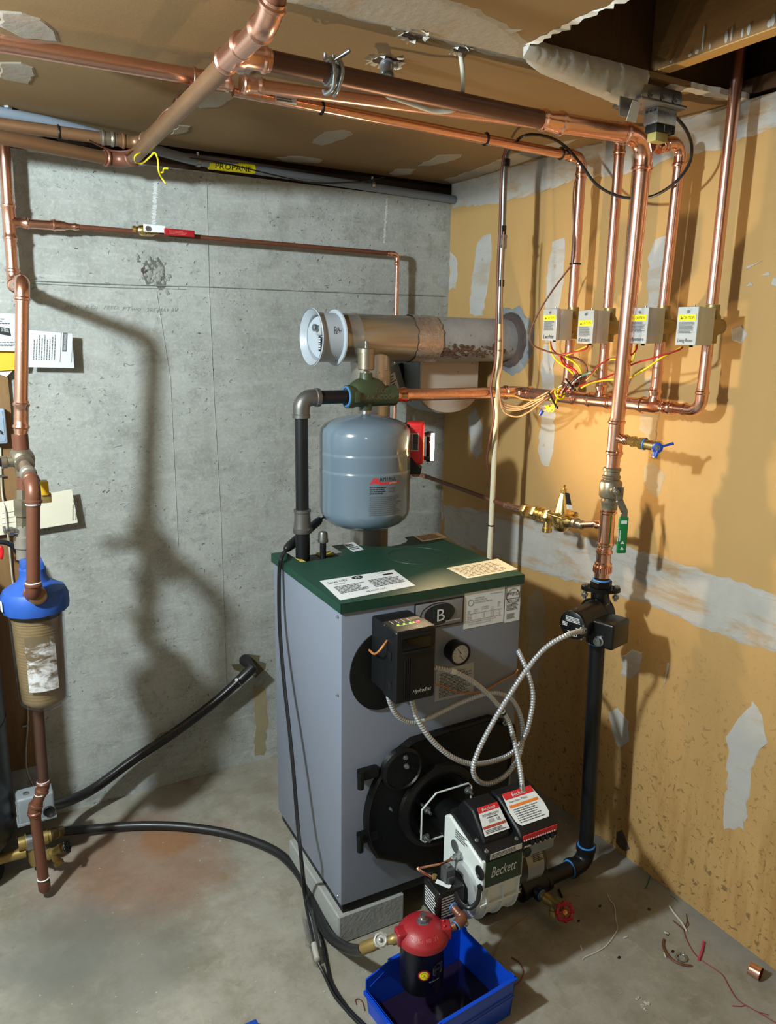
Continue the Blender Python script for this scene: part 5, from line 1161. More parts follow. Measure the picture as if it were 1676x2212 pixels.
# pressure reducing valve with backflow preventer
ZR = 1.19; tb = rz(1.21) + V((0, .05, .002))
g = thing('pressure_regulator', 'brass fill valve with bell bonnet between thin copper line and riser', 'valve', (-.2, -.99, 1.15))
def ry(y): return V((-.2, y, 1.186 + (y + .72) * -.03))
MB().cyl(tb + V((0, -.004, 0)), ry(-1.085), .0105, 16).build('nipple', 'copper', g)
MB().rev(ry(-1.092), (0, 1, 0), [(0, .0125), (.003, .0145), (.010, .0145), (.012, .012), (.026, .012), (.028, .0175), (.040, .0175)], 20).build('press_adapter', 'bronze_grey', g)
MB().torus(ry(-1.048), (0, 1, 0), .0135, .0031, 20).build('thread_sealant', 'tape_blue', g)
rc = ry(-.995)
m = MB().rev(rc + V((0, 0, .012)), (0, 0, -1), [(0, .036), (.012, .034), (.03, .030), (.046, .020), (.052, .008), (.053, .001)], 24).rev(ry(-1.05), (0, 1, 0), [(0, .018), (.012, .018), (.02, .022), (.09, .022), (.094, .019), (.104, .019)], 20); m.build('regulator_body', 'brass', g, smooth=50)
MB().box(rc + V((-.038, -.038, .012)), rc + V((.038, .038, .020)), .005, 2).box(rc + V((-.037, -.037, .021)), rc + V((.037, .037, .026)), .005, 2).build('bonnet_flange', 'brass', g)
MB().rev(rc + V((0, 0, .026)), (0, 0, 1), [(0, .030), (.004, .027), (.060, .013), (.064, .012), (.066, .010), (.074, .010)], 26).build('bonnet', 'brass', g)
hexnut(rc + V((0, 0, .098)), (0, 0, 1), .011, .006).cyl(rc + V((0, 0, .10)), rc + V((0, 0, .118)), .0045, 10).rev(rc + V((0, 0, .112)), (0, 0, 1), [(0, .006), (.005, .006)], 6).build('adjusting_screw', 'brass', g)
for dx, dy in ((-.03, -.03), (.03, -.03), (-.03, .03), (.03, .03)): hexnut(rc + V((dx, dy, .026)), (0, 0, 1), .005, .004).build('flange_screw', 'steel', g)
tg = [rc + V((-.010, -.012, .094)), rc + V((.002, -.020, .092)), rc + V((.006, -.036, .040)), rc + V((-.012, -.030, .042))]
nv = V((-.6, -.8, .3)) * .012; tgp = [p + nv for p in tg]; quadlabel(tgp[::-1], .0006, 'white', g, 'hang_tag'); quadlabel([(p + V((-.0006, -.0008, 0))) for p in (tgp[0], tgp[1], tgp[1].lerp(tgp[2], .72), tgp[0].lerp(tgp[3], .72))][::-1], .0004, 'ink', g, 'tag_print')
txt('TACO', rc + V((-.033, .004, -.018)), (0, -1, 0), (0, 0, 1), .030, .010, 'brass_dull', g, 'raised_lettering', .003)
m = MB(); hexnut(ry(-.945) + V((0, .0, 0)), (0, 1, 0), .026, .026, m); hexnut(ry(-.875), (0, 1, 0), .026, .026, m); hexnut(ry(-.822), (0, 1, 0), .022, .022, m)
m.rev(ry(-.92), (0, 1, 0), [(0, .018), (.005, .024), (.012, .024), (.014, .021), (.018, .021), (.020, .025), (.028, .025), (.030, .021), (.034, .021), (.036, .025), (.044, .025), (.046, .02)], 22).rev(ry(-.93) + V((-.004, 0, -.012)), (0, 0, -1), [(0, .014), (.024, .014), (.026, .017), (.040, .017), (.042, .014)], 18)
m.build('backflow_preventer', 'brass', g)
g = thing('copper_feed_line', 'thin copper water line from behind the tank to the brass fill valve', 'pipe', (-.2, -.5, ZR))
coupling(ry(-.735), (0, 1, 0), .0085, 'copper', g, .07, r2=.0105); tube(ry(-.80), ry(-.755), .0105, 'copper', g); tube(ry(-.715), V((-.2, -.16, 1.206)), .0085, 'copper_brown', g, seg=14)
elbow(ry(-.5), V((-.2, -.13, 1.207)), V((-.29, -.10, 1.21)), .0085, 'copper', g)
# circulator pump
px, py = -.2, -1.187
g = thing('circulator_pump', 'black circulator pump between two bolted flanges on the riser', 'pump', (px, py, .82))
def flange(z, up, nm):
    s = 1 if up else -1
    m = MB().rev((px, py, z), (0, 0, s), [(0, .030), (.010, .030)], 28)
    dgl = V((.72, -.69, 0)); pg = V((.69, .72, 0))
    pl = []
    for a in range(24):
        t = 2 * PI * a / 24; e = dgl * math.cos(t) * .060 + pg * math.sin(t) * .034; pl.append(V((px, py, z)) + e)
    m.prism(pl, (0, 0, s * .011)); hexnut((px, py, z + s * .011), (0, 0, s), .034, .022, m); return m.build(nm, 'black_cast', g, smooth=30)
flange(1.008, True, 'upper_flange'); flange(.868, False, 'lower_flange')
MB().torus((px, py, 1.0425), (0, 0, 1), .0245, .0037, 26).build('thread_sealant', 'tape_blue', g); MB().torus((px, py - .002, .833), (0, 0, 1), .0245, .0034, 26).build('thread_sealant', 'tape_blue', g)
dgl = V((.72, -.69, 0))
for s in (-1, 1):
    for z0, z1 in ((.985, 1.024), (.846, .895)):
        p = V((px, py, 0)) + dgl * s * .047; m = hexnut(p + V((0, 0, z0)), (0, 0, 1), .0105, .010); m.cyl(p + V((0, 0, z0 - .008)), p + V((0, 0, z1)), .0055, 12); hexnut(p + V((0, 0, z1 - .006)), (0, 0, 1), .0105, .009, m); m.build('flange_bolt', 'steel', g)
pts = [V((px, py, 1.006)), V((px, py, .985)), V((px + .012, py - .004, .960)), V((px + .022, py - .006, .935)), V((px + .012, py - .004, .905)), V((px, py, .885)), V((px, py, .868))]
MB().sweep(spline(pts, 5), [.028] * 8 + [.026] * 15 + [.028] * 8, 20).rev((px + .03, py, .935), (-1, 0, 0), [(0, .03), (.006, .046), (.05, .046), (.052, .05), (.062, .05)], 28).build('volute', 'black_paint', g)
mc = V((px - .035, py - .018, .937)); md = V((-.97, -.24, 0)).normalized()
MB().rev(mc, md, [(0, .050), (.006, .046), (.118, .046), (.124, .043), (.126, .040)], 36).build('motor_can', 'black_paint', g)
fc = mc + md * .1262; fu = V((-md.y, md.x, 0)) * 1.0
fu = V((.24, -.97, 0)).normalized() 
MB().torus(fc - md * .001, md, .0425, .0012, 32, 6).build('can_rim', 'black_paint', g)
wv_ = V((0, 0, 1)).cross(md).normalized(); 
txt('Taco', fc + wv_ * -.016 + V((0, 0, -.034)), wv_, V((0, 0, 1)), .034, .014, 'silver_ink', g, 'white_print', .0005, shear=.3)
fine(fc + wv_ * -.024 + V((0, 0, .008)), wv_, V((0, 0, 1)), .052, .018, 4, 'silver_ink', g, seed=5, depth=.0005); fine(fc + wv_ * -.034 + V((0, 0, -.008)), wv_, V((0, 0, 1)), .018, .014, 3, 'silver_ink', g, seed=6, depth=.0005); fine(fc + wv_ * .012 + V((0, 0, -.014)), wv_, V((0, 0, 1)), .022, .010, 2, 'silver_ink', g, seed=7, depth=.0005)
jb = V((px - .050, py - .095, .915)); ux_ = -md; uy_ = V((.24, -.97, 0)).normalized()
MB().obox(jb, ux_ * .048, uy_ * .040, V((0, 0, .040)), .008, 3).build('terminal_box', 'black_paint', g)
MB().rev(jb - ux_ * .044 + uy_ * -.004 + V((0, 0, -.020)), -ux_, [(0, .016), (.008, .016), (.009, .012), (.018, .012)], 18).build('cable_clamp', 'steel', g)
txt('C', jb + uy_ * .0403 + ux_ * -.030 + V((0, 0, -.012)), ux_, V((0, 0, 1)), .007, .009, 'ink_grey', g, 'raised_lettering')
# iron return pipe down to the floor and over to the boiler
g = thing('black_iron_return_pipe', 'black iron pipe from the pump down to a floor elbow and across to the boiler', 'pipe', (-.2, -1.214, .05))
MB().cyl((-.2, -1.19, .838), (-.2, -1.214, .115), .0242, 24).build('pipe', 'iron', g)
m = MB(); pts, rs = [], []
for t, q in ((.036, .0245), (.036, .033), (.022, .033), (.020, .029)): pts.append(V((-.2, -1.2145, .092 + t - .012))); rs.append(q)
for i in range(11):
    a = PI / 2 * i / 10; pts.append(V((-.2 - .04 * (1 - math.cos(a)), -1.2145, .092 - .04 * math.sin(a)))); rs.append(.0295)
for t, q in ((.012, .029), (.014, .033), (.028, .033), (.028, .0245)): pts.append(V((-.24 - t, -1.2145, .052))); rs.append(q)
m.sweep(pts, rs, 24).build('elbow', 'iron', g)
MB().torus((-.2, -1.2145, .117), (0, 0, 1), .0265, .0034, 26).build('thread_sealant', 'tape_blue', g); MB().torus((-.269, -1.2145, .052), (1, 0, 0), .0265, .0034, 26).build('thread_sealant', 'tape_blue', g)
MB().cyl((-.262, -1.2145, .052), (-.385, -1.2145, .052), .0242, 24).build('pipe', 'iron', g)
m = MB().rev((-.37, -1.2145, .052), (-1, 0, 0), [(0, .0245), (0, .036), (.014, .036), (.016, .033), (.10, .033), (.102, .036), (.116, .036), (.116, .0245)], 24).rev((-.44, -1.2145, .052), (.12, -1, .0), [(0, .02), (.036, .02), (.038, .024), (.048, .024), (.048, .014)], 20); m.build('tee', 'iron', g)
MB().cyl((-.47, -1.2145, .052), (-.60, -1.2145, .052), .0242, 24).rev((-.59, -1.2145, .052), (-1, 0, 0), [(0, .033), (.014, .033), (.016, .030), (.07, .030)], 24).cyl((-.645, -1.2145, .052), (-.645, -1.06, .20), .024, 20).build('pipe', 'iron', g)
q0 = V((-.434, -1.264, .052)); d = V((.12, -1, .02)).normalized()
g = thing('boiler_drain', 'brass boiler drain with red wheel handle near the floor', 'valve', q0)
MB().torus(q0, d, .0145, .0028, 20).build('thread_sealant', 'tape_blue', g)
q1 = q0 + d * .05; 
m = MB().rev(q0, d, [(-.004, .013), (.012, .013), (.016, .017), (.030, .017), (.034, .0145), (.062, .0145), (.066, .017), (.076, .017), (.080, .010), (.088, .010)], 20).rev(q1, V((-.25, -.35, -.85)), [(0, .013), (.018, .013), (.020, .016), (.036, .016), (.036, .012)], 18); m.build('valve_body', 'brass_dull', g)
wc = q0 + d * .094; wa = (d * .55 + (CAM - wc).normalized() * .8).normalized(); m = MB(); u_, w_, d_ = frame(wa)
for i in range(8):
    a = 2 * PI * i / 8; m.ball(wc + u_ * math.cos(a) * .0255 + w_ * math.sin(a) * .0255, .0075, 10, 7)
m.torus(wc, wa, .0235, .0058, 32, 8).rev(wc - wa * .003, wa, [(0, .011), (.007, .011)], 16)
for i in range(4):
    a = PI / 2 * i; m.cyl(wc, wc + u_ * math.cos(a) * .024 + w_ * math.sin(a) * .024, .0035, 8)
m.build('wheel_handle', 'red_dark', g); MB().rev(wc + wa * .004, wa, [(0, .008), (.002, .007), (.002, .004), (.004, .003)], 14).build('handle_screw', 'brass', g)
# --- oil filter and its valve, hanging over the blue bin
OC = V((-.985, -1.415, 0))
g = thing('oil_filter', 'red-topped black oil filter canister hanging over the blue bin', 'filter', (OC.x, OC.y, .125))
MB().rev((OC.x, OC.y, .118), (0, 0, 1), [(0, .050), (.004, .056), (.01, .058), (.128, .058), (.134, .0605), (.140, .060)], 40).build('canister', 'black_paint', g)
MB().rev((OC.x, OC.y, .252), (0, 0, 1), [(0, .063), (.004, .0675), (.016, .0675), (.022, .064), (.038, .050), (.046, .034), (.050, .018), (.051, .001)], 44).build('filter_head', 'red', g, smooth=45)
hexnut((OC.x, OC.y, .303), (0, 0, 1), .0125, .010).rev((OC.x, OC.y, .301), (0, 0, 1), [(0, .017), (.002, .017)], 18).cyl((OC.x, OC.y, .31), (OC.x, OC.y, .322), .0085, 12).build('centre_bolt', 'steel', g)
dO = (V((OIL.x, OIL.y, .285)) - V((OC.x, OC.y, .285))); dO.z = 0; dO.normalize()
dI = at(838, 2035, z=.262) - V((OC.x, OC.y, .262)); dI.z = 0; dI.normalize()
def boss(d, nm): 
    b = V((OC.x, OC.y, .272)); s = d.cross(V((0, 0, 1))); MB().obox(b + d * .045, d * .028, s * .019, V((0, 0, .018)), .006, 3).build(nm, 'red', g)
boss(dO, 'outlet_boss'); boss(dI, 'inlet_boss')
po = V((OC.x, OC.y, .276)) + dO * .072
for k in (-.008, .010): MB().ball(V((OC.x, OC.y, .291)) + dO * .055 + dO.cross(V((0, 0, 1))) * k, .005, 8, 5).build('bleed_screw', 'red_dark', g)
tube(po, OIL, .0105, 'copper_brown', g, 'outlet_nipple', 14); MB().torus(po, dO, .0105, .0019, 16).build('thread_sealant', 'tape_blue', g)
a0 = math.atan2(CAM.y - OC.y, CAM.x - OC.x); cc_ = (OC.x, OC.y)
def disc(ac, z, r, mat, k): 
    n = 24; bend([(math.cos(2 * PI * i / n) * r, math.sin(2 * PI * i / n) * r) for i in range(n)], [list(range(n))], ac, z, mat, 'seal_print', .058 + k, g, cc_)
disc(a0 + .12, .190, .0155, 'red_dark', .0); disc(a0 + .12, .190, .0118, 'yellow', .0004); disc(a0 + .12, .190, .0085, 'ink', .0008); disc(a0 + .12, .190, .0077, 'yellow', .0012)
gg = g
def bent2(s, ang0, z, w, h, mat, rad, k=0, shear=0):
    c = bpy.data.curves.new('lettering', 'FONT'); c.body = s; c.resolution_u = 2; c.shear = shear; o = bpy.data.objects.new('lettering', c); me = bpy.data.meshes.new_from_object(o)
    bpy.data.objects.remove(o); ps = [v.co.copy() for v in me.vertices]; fs = [list(p.vertices) for p in me.polygons]
    x0, x1 = min(p.x for p in ps), max(p.x for p in ps); y0, y1 = min(p.y for p in ps), max(p.y for p in ps)
    bend([((p.x - x0) / (x1 - x0) * w, (p.y - y0) / (y1 - y0) * h) for p in ps], fs, ang0, z, mat, 'lettering', rad + k, gg, cc_)
bent2('UL', a0 + .055, .1865, .008, .007, 'ink', .0596)
n = 12; bend([(x, z) for x, z in ((0, .004), (.004, 0), (.030, 0), (.034, .004), (.034, .026), (.030, .030), (.024, .030), (.020, .034), (.014, .034), (.010, .030), (.004, .030), (0, .026))], [list(range(12))], a0 + .52, .182, 'brass', 'badge_print', .0582, g, cc_)
bend([(x, z) for x, z in ((.002, .005), (.005, .002), (.029, .002), (.032, .005), (.032, .025), (.029, .028), (.005, .028), (.002, .025))], [list(range(8))], a0 + .52, .182, 'ink', 'badge_print', .0586, g, cc_)
bent2('GENERAL', a0 + .60, .196, .023, .006, 'brass', .059); bent2('MADE IN USA', a0 + .36, .166, .030, .0035, 'silver_ink', .0582)
for i, ch in enumerate('MODEL No 2A'):
    if ch == ' ': continue
    t = a0 - .62 + i * .135; rr_ = .055; o = V((OC.x + math.cos(t) * rr_, OC.y + math.sin(t) * rr_, .2835)); tg_ = V((-math.sin(t), math.cos(t), 0)); upv = V((-math.cos(t), -math.sin(t), .95)).normalized()
    txt(ch, o, tg_, upv, .0058, .0085, 'red_light', g, 'raised_lettering', .0016)
for i, ch in enumerate('FILTER'):
    t = a0 + PI - .3 + i * .13; rr_ = .040; o = V((OC.x + math.cos(t) * rr_, OC.y + math.sin(t) * rr_, .2955)); tg_ = V((math.sin(t), -math.cos(t), 0)); upv = V((math.cos(t), math.sin(t), -.5)).normalized()
    txt(ch, o, tg_, upv, .0052, .0075, 'red_light', g, 'raised_lettering', .0016)
# inlet valve
pi = V((OC.x, OC.y, .266)) + dI * .072; pv = at(822, 2034, z=.245); ph = at(785, 2048, z=.205)
g = thing('oil_shutoff_valve', 'brass oil shutoff valve with round grey wheel left of the red filter', 'valve', pv)
MB().torus(pi, dI, .012, .0022, 16).build('thread_sealant', 'tape_blue', g)
MB().sweep([pi - dI * .004, pi + dI * .010, pi + dI * .012, pv.lerp(pi, .4), pv, ph], [.0135, .0135, .0105, .0105, .0155, .0165], 16).build('valve_body', 'brass_dull', g)
wa = ((CAM - pv).normalized() + V((0, 0, .2))).normalized(); wc = pv + wa * .020; u_, w_, d_ = frame(wa); m = MB()
n = 32; pl = [wc + u_ * math.cos(2 * PI * i / n) * (.0185 + .0012 * math.cos(8 * 2 * PI * i / n)) + w_ * math.sin(2 * PI * i / n) * (.0185 + .0012 * math.cos(8 * 2 * PI * i / n)) for i in range(n)]
m.prism(pl, wa * .007).torus(wc + wa * .007, wa, .0145, .003, 28).cyl(pv, wc, .007, 12).build('wheel_handle', 'grey_cast', g); MB().rev(wc + wa * .006, wa, [(0, .006), (.006, .005), (.007, .003)], 10).build('handle_nut', 'steel', g)
# oil hose: along the floor, behind the cord, round the boiler corner
hp_ = [at(128, 1797, z=.055), at(200, 1790, z=.03), at(300, 1783, z=.022), at(400, 1786, z=.020), at(500, 1802, z=.020), at(590, 1836, z=.02), at(640, 1880, z=.02), at(668, 1930, z=.02), at(690, 1985, z=.022), at(712, 2022, z=.035), at(745, 2046, z=.08), at(775, 2053, z=.155), ph]
tag(cord('oil_hose', hp_, .0150, 'poly', None, 10, 16), 'black plastic hose curving over the floor past the boiler corner to the oil filter', 'hose')
# blue parts bin
def bin_():
    c0 = at(1097, 2100, z=.115); 
    g = thing('parts_bin', 'blue plastic stacking bin on the floor catching oil under the filter', 'bin', (-.95, -1.44, 0))
    # floor corners: back-left, back-right (far side), front right, front left
    T = {k: at(*k2[:2], z=k2[2]) for k, k2 in dict(bl=(808, 2100, .112), br=(1010, 2004, .125), fr=(1097, 2098, .125), fl=(880, 2262, .112)).items()}
    return g, T
g, T = bin_()
bl, br, fr2, fl = (V((p.x, p.y, 0)) for p in (T['bl'], T['br'], T['fr'], T['fl']))
ex_ = ((br - bl) + (fr2 - fl)).normalized(); ey_ = V((-ex_.y, ex_.x, 0)); o_ = (bl + fl) / 2; Lx = ((br - bl).length + (fr2 - fl).length) / 2; wy = abs((bl - fl).dot(ey_)) / 2
def bp(x, y, z): return o_ + ex_ * x + ey_ * y + V((0, 0, z))
th = .004; hf, hb, x45 = .070, .125, .075
def side(s):
    out_ = [(0, .0), (Lx, .0), (Lx, hb), (x45, hb), (.0, hf + .035), (0, hf)]
    pts = [bp(x + (.006 if z == 0 and x == 0 else -.006 if z == 0 else 0), s * (wy - .008 * (z < .01)), z) for x, z in out_]
    return MB().prism(pts, ey_ * (-s * th))
for s in (-1, 1): 
    m = side(s); m.prism([bp(x45, s * wy, hb - .008), bp(Lx, s * wy, hb - .008), bp(Lx, s * wy, hb), bp(x45, s * wy, hb)], ey_ * (s * .006)); m.prism([bp(.01, s * wy, .062), bp(Lx - .004, s * wy, .066), bp(Lx - .004, s * wy, .070), bp(.01, s * wy, .066)], ey_ * (s * .002))
    m.build('side_panel', 'bin', g, smooth=20)
MB().prism([bp(Lx - .006, -wy + .008, 0), bp(Lx - .006, wy - .008, 0), bp(Lx, wy, hb), bp(Lx, wy * .78, hb), bp(Lx, wy * .74, hb - .008), bp(Lx, -wy * .74, hb - .008), bp(Lx, -wy * .78, hb), bp(Lx, -wy, hb)], ex_ * -th).build('back_panel', 'bin', g, smooth=20)
MB().prism([bp(.006, -wy + .008, 0), bp(.006, wy - .008, 0), bp(0, wy, hf), bp(0, -wy, hf)], ex_ * th).prism([bp(-.006, -wy, hf - .012), bp(-.006, wy, hf - .012), bp(-.006, wy, hf), bp(-.006, -wy, hf)], ex_ * .008).build('front_lip', 'bin', g, smooth=20)
MB().prism([bp(.006, -wy + .008, 0), bp(Lx - .006, -wy + .008, 0), bp(Lx - .006, wy - .008, 0), bp(.006, wy - .008, 0)], (0, 0, th)).build('bin_floor', 'bin', g)
for s in (-1, 1):
    MB().prism([bp(.012, s * (wy - th), .078), bp(.075, s * (wy - th), .082), bp(.075, s * (wy - th), .110), bp(.030, s * (wy - th), .088)], ey_ * (-s * .0015)).build('label_slot', 'bin', g)
MB().prism([bp(.011, -wy + .0128, th), bp(Lx - .011, -wy + .0128, th), bp(Lx - .011, wy - .0128, th), bp(.011, wy - .0128, th)], (0, 0, .010)).build('oil_pool', 'oil', g, smooth=0)
# ================================================================ water pipes on the left
WY = -.455
g = thing('copper_water_pipe', 'pink copper water pipe dropping from the ceiling down the left side of the concrete wall', 'pipe', (-1.71, -.07, 1.4))
wA, wT, wE = at(8, 300, y=-.065), at(20, 480, y=-.065), at(30, 618, y=-.065)
wE2 = V((-1.708, WY, 1.905)); wB = at(45, 962, y=WY)
tee(wT, wT - wA, (1, 0, 0), RM, .0145, 'copper', g, .115, .06)
dd = (wT - wA).normalized()
tube(wA - dd * .08, wT - dd * .045, RM, 'copper', g); a, b = elbow(wT, wE, wE2, RM, 'copper', g, sock=.022); tube(wT + dd * .045, a, RM, 'copper', g)
a2, b2 = elbow(wE, wE2, wB, RM, 'copper', g, sock=.022); tube(b, a2, RM, 'copper', g); tube(b2, wB, RM, 'copper', g)
coupling(at(46, 898, y=WY), wB - wE2, RM, 'copper', g, .085); MB().rev(wB + V((0, 0, .032)), (0, 0, -1), [(0, .0175), (.0, .0215), (.05, .0215)], 20).build('old_coupling', 'copper_brown', g)
g = thing('copper_branch_line', 'thin copper line running across the concrete wall and down behind the flue', 'pipe', wT)
bE = at(858, 549, y=-.065); b0 = wT + V((.06, 0, .0)); b1 = at(140, 488, y=-.065)
tube(b0, b1, .0145, 'copper', g); coupling(b1, (1, 0, 0), .0145, 'copper', g, .085, r2=.0092)
a, b = elbow(b0, bE, bE - V((0, 0, 1)), .0088, 'copper', g); tube(b1 + V((.03, 0, 0)), a, .0086, 'copper_brown', g, seg=16); tube(b, V((bE.x, bE.y, 1.22)), .0086, 'copper', g, seg=16)
vc = at(315, 498, y=-.065)
g = thing('ball_valve', 'small brass ball valve with red lever on the thin wall pipe', 'valve', vc)
MB().rev(vc, (1, 0, 0), [(-.045, .010), (-.044, .012), (-.036, .0135), (-.034, .0115), (-.028, .0115), (-.024, .015), (-.012, .018), (.020, .018), (.028, .014), (.042, .013), (.044, .010)], 18).rev(vc, (0, -1, 0), [(0, .010), (.022, .009), (.024, .006), (.030, .006)], 14).build('valve_body', 'brass', g)
hv = vc + V((0, -.028, .003)); MB().obox(hv + V((.022, 0, .002)), (.036, 0, 0), (0, .0011, 0), (0, 0, .012), .0008, 1).build('lever', 'white', g, label='white painted lever'); hexnut(hv, (0, -1, 0), .009, .006).build('stem_nut', 'steel', g)
MB().obox(hv + V((.105, -.001, -.005)), (.052, 0, 0), (0, .0035, 0), (0, 0, .011), .0034, 3).build('lever_grip', 'handle_red', g, label='red vinyl grip'); fine(hv + V((.07, -.0048, -.013)), (1, 0, 0), (0, 0, 1), .06, .014, 3, 'red_light', g, seed=3)
# stop valve, by-pass and the run down to the filter
vS = at(48, 990, y=WY)
g = thing('old_stop_valve', 'old grey stop valve with black lever where the pipe turns towards the room', 'valve', vS)
fx = at(72, 1052, y=-.62); dq = (fx - vS).normalized()
MB().rev(vS - dq * .03, dq, [(0, .022), (.01, .030), (.034, .033), (.05, .030), (.056, .024), (.064, .026), (.074, .026), (.076, .021)], 26).cyl(vS + V((0, 0, .05)), vS - V((0, 0, .05)), .0205, 20).build('valve_body', 'bronze_grey', g)
MB().rev(vS + V((-.01, -.01, -.004)), (-1, -.1, -.05), [(0, .018), (.03, .015), (.032, .018), (.045, .018)], 16).build('valve_bonnet', 'bronze_grey', g); MB().obox(vS + V((-.085, -.012, -.006)), (.034, 0, 0), (0, .006, 0), (0, 0, .012), .004).build('lever', 'black_plastic', g)
g = thing('copper_filter_feed', 'brown copper pipe bending down in front to the blue filter head', 'pipe', fx)
fz = at(72, 1290, y=-.62)
tube(vS + dq * .03, fx - dq * .045, .0172, 'copper_grey', g); coupling(vS.lerp(fx, .55), dq, .0172, 'solder_grey', g, .03)
a, b = elbow(vS, fx, fz, .0178, 'copper_brown', g, .036, sock=.024); FC = V((-1.748, -.52, 1.02))
a2, b2 = elbow(fx, fz, V((fz.x - .004, FC.y, fz.z)), .0178, 'copper_brown', g, .03, sock=.016); tube(b, a2, .0172, 'copper_brown', g)
MB().torus(b, (0, 0, 1), .0178, .0024, 20).build('solder_ring', 'white', g); MB().torus(a2, (0, 0, 1), .0185, .0024, 20).build('solder_ring', 'white', g)
g = thing('copper_bypass_pipe', 'dull copper pipe with a union going down behind the filter feed', 'pipe', (-1.745, WY, 1.15))
p0 = vS - V((0, 0, .04)); p1 = at(52, 1166, y=WY); 
tube(p0, p1, .0165, 'copper_brown', g); MB().rev(p0.lerp(p1, .25), p1 - p0, [(0, .018), (.0, .0205), (.026, .0215), (.03, .027), (.052, .027), (.055, .0255), (.076, .0255), (.080, .021), (.108, .0205), (.108, .017)], 8, rot=.3).build('union', 'bronze_grey', g); MB().rev(p0.lerp(p1, .78), p1 - p0, [(0, .017), (.0, .020), (.03, .020), (.034, .026), (.066, .026), (.07, .022), (.1, .022)], 18).build('gate_valve', 'solder_grey', g)
MB().rev(p0.lerp(p1, .86), (-1, -.3, .1), [(0, .010), (.03, .010), (.032, .013), (.042, .013)], 12).obox(p0.lerp(p1, .86) + V((-.05, -.015, .01)), (.004, 0, 0), (0, .022, 0), (0, 0, .007), .002).build('valve_handle', 'steel', g)
q = at(95, 1062, y=WY); g = thing('yellow_lever_valve', 'stub of a yellow lever handle beside the brown pipe elbow', 'valve', q)
MB().obox(q + V((0, 0, .012)), (.012, 0, 0), (0, .02, 0), (0, 0, .020), .004).build('lever_grip', 'yellow_dull', g); MB().obox(q - V((-.004, 0, .018)), (.014, 0, 0), (0, .012, 0), (0, 0, .014), .003).build('valve_body', 'brass_dull', g); MB().cyl(q - V((0, 0, .018)), q + V((-.07, 0, -.018)), .007, 10).build('valve_stem', 'brass_dull', g)
# filter
fb = at(90, 1524, y=FC.y); FC = V((at(72, 1250, y=FC.y).x, FC.y, fb.z))
g = thing('water_filter', 'water filter with bright blue cap and clear housing full of brown sediment', 'filter', FC)
zc_ = at(72, 1300, y=FC.y).z; hcap = .135
MB().rev((FC.x, FC.y, zc_ - .025), (0, 0, 1), [(0, .074), (.004, .088), (.02, .091), (.05, .090), (.066, .082), (.078, .060), (.088, .044), (.105, .036), (.125, .036), (.13, .03)], 14).box((FC.x - .022, FC.y - .075, zc_ - .01), (FC.x + .022, FC.y, zc_ + .055), .012, 2).box((FC.x - .030, FC.y - .02, zc_ + .06), (FC.x + .030, FC.y + .05, zc_ + .12), .008, 2).build('filter_cap', 'filter_blue', g, smooth=30)
MB().rev((FC.x, FC.y - .06, fz.z), (0, -1, 0), [(0, .024), (.04, .024), (.042, .021)], 18).build('inlet_port', 'copper_tan', g)
hh = zc_ - .02 - fb.z
MB().rev(FC, (0, 0, 1), [(0, .02), (.003, .05), (.02, .066), (hh * .5, .0705), (hh, .074), (hh, .070), (hh * .5, .0665), (.022, .062), (.008, .046), (.006, .002)], 40).build('housing', 'clear_housing', g, smooth=50)
m = [(0.008, .002), (.01, .043), (.024, .0600)]
nr = 26
for i in range(nr): z = .03 + (hh - .06) * i / nr; r0 = .0608 + .0072 * z / hh; m += [(z, r0 - .0014), (z + .004, r0), (z + .008, r0 - .0014)]
m += [(hh - .03, .068), (hh - .02, .068), (hh - .02, .01)]
MB().rev(FC, (0, 0, 1), m, 36).build('sediment_sleeve', 'sediment', g, smooth=60)
a0 = math.atan2(CAM.y - FC.y, CAM.x - FC.x); cc_ = (FC.x, FC.y)
lab = [(-.042 + .084 * i / 8, 0) for i in range(9)] + [(.042 - .084 * i / 8, .17) for i in range(9)]
ps = []; 
for i in range(9): ps += [(-.040 + .082 * i / 8, 0), (-.040 + .082 * i / 8, .165)]
TR_ = .0735; bend(ps, [[2 * i, 2 * i + 2, 2 * i + 3, 2 * i + 1] for i in range(8)], a0 + .02, fb.z + .075, 'worn_label', 'worn_label', TR_, g, cc_)
quadlabel([V((FC.x - .091, FC.y - .012, zc_ - .008)), V((FC.x - .0875, FC.y - .034, zc_ - .008)), V((FC.x - .0875, FC.y - .034, zc_ + .022)), V((FC.x - .091, FC.y - .012, zc_ + .022))][::-1], .0006, 'white', g, 'cap_label')
# waste pipe below the filter
g = thing('copper_drain_pipe', 'capped brown copper drain pipe with a jog, hanging below the filter', 'pipe', (-1.79, -.45, .05))
w0, w1, w2, w3 = at(81, 1515, y=WY), at(94, 1700, y=WY), at(74, 1748, y=WY), at(96, 1915, y=WY)
a, b = elbow(w0, w1, w2, .0165, 'copper_brown', g, .025, sock=.02); tube(w0, a, .0165, 'copper_old', g); a2, b2 = elbow(w1, w2, w3, .0172, 'copper_brown', g, .03, sock=.016); tube(b, a2, .0165, 'copper_brown', g); tube(b2, w3, .0165, 'copper_brown', g)
for p in (a, b, w3.lerp(b2, .12)): MB().torus(p, (w3 - b2), .0168, .0022, 18).build('solder_ring', 'white', g)
MB().rev(w3 - (w3 - b2).normalized() * .02, (w3 - b2), [(0, .0185), (.028, .0185), (.036, .014), (.040, .004)], 18).build('end_cap', 'copper_brown', g)
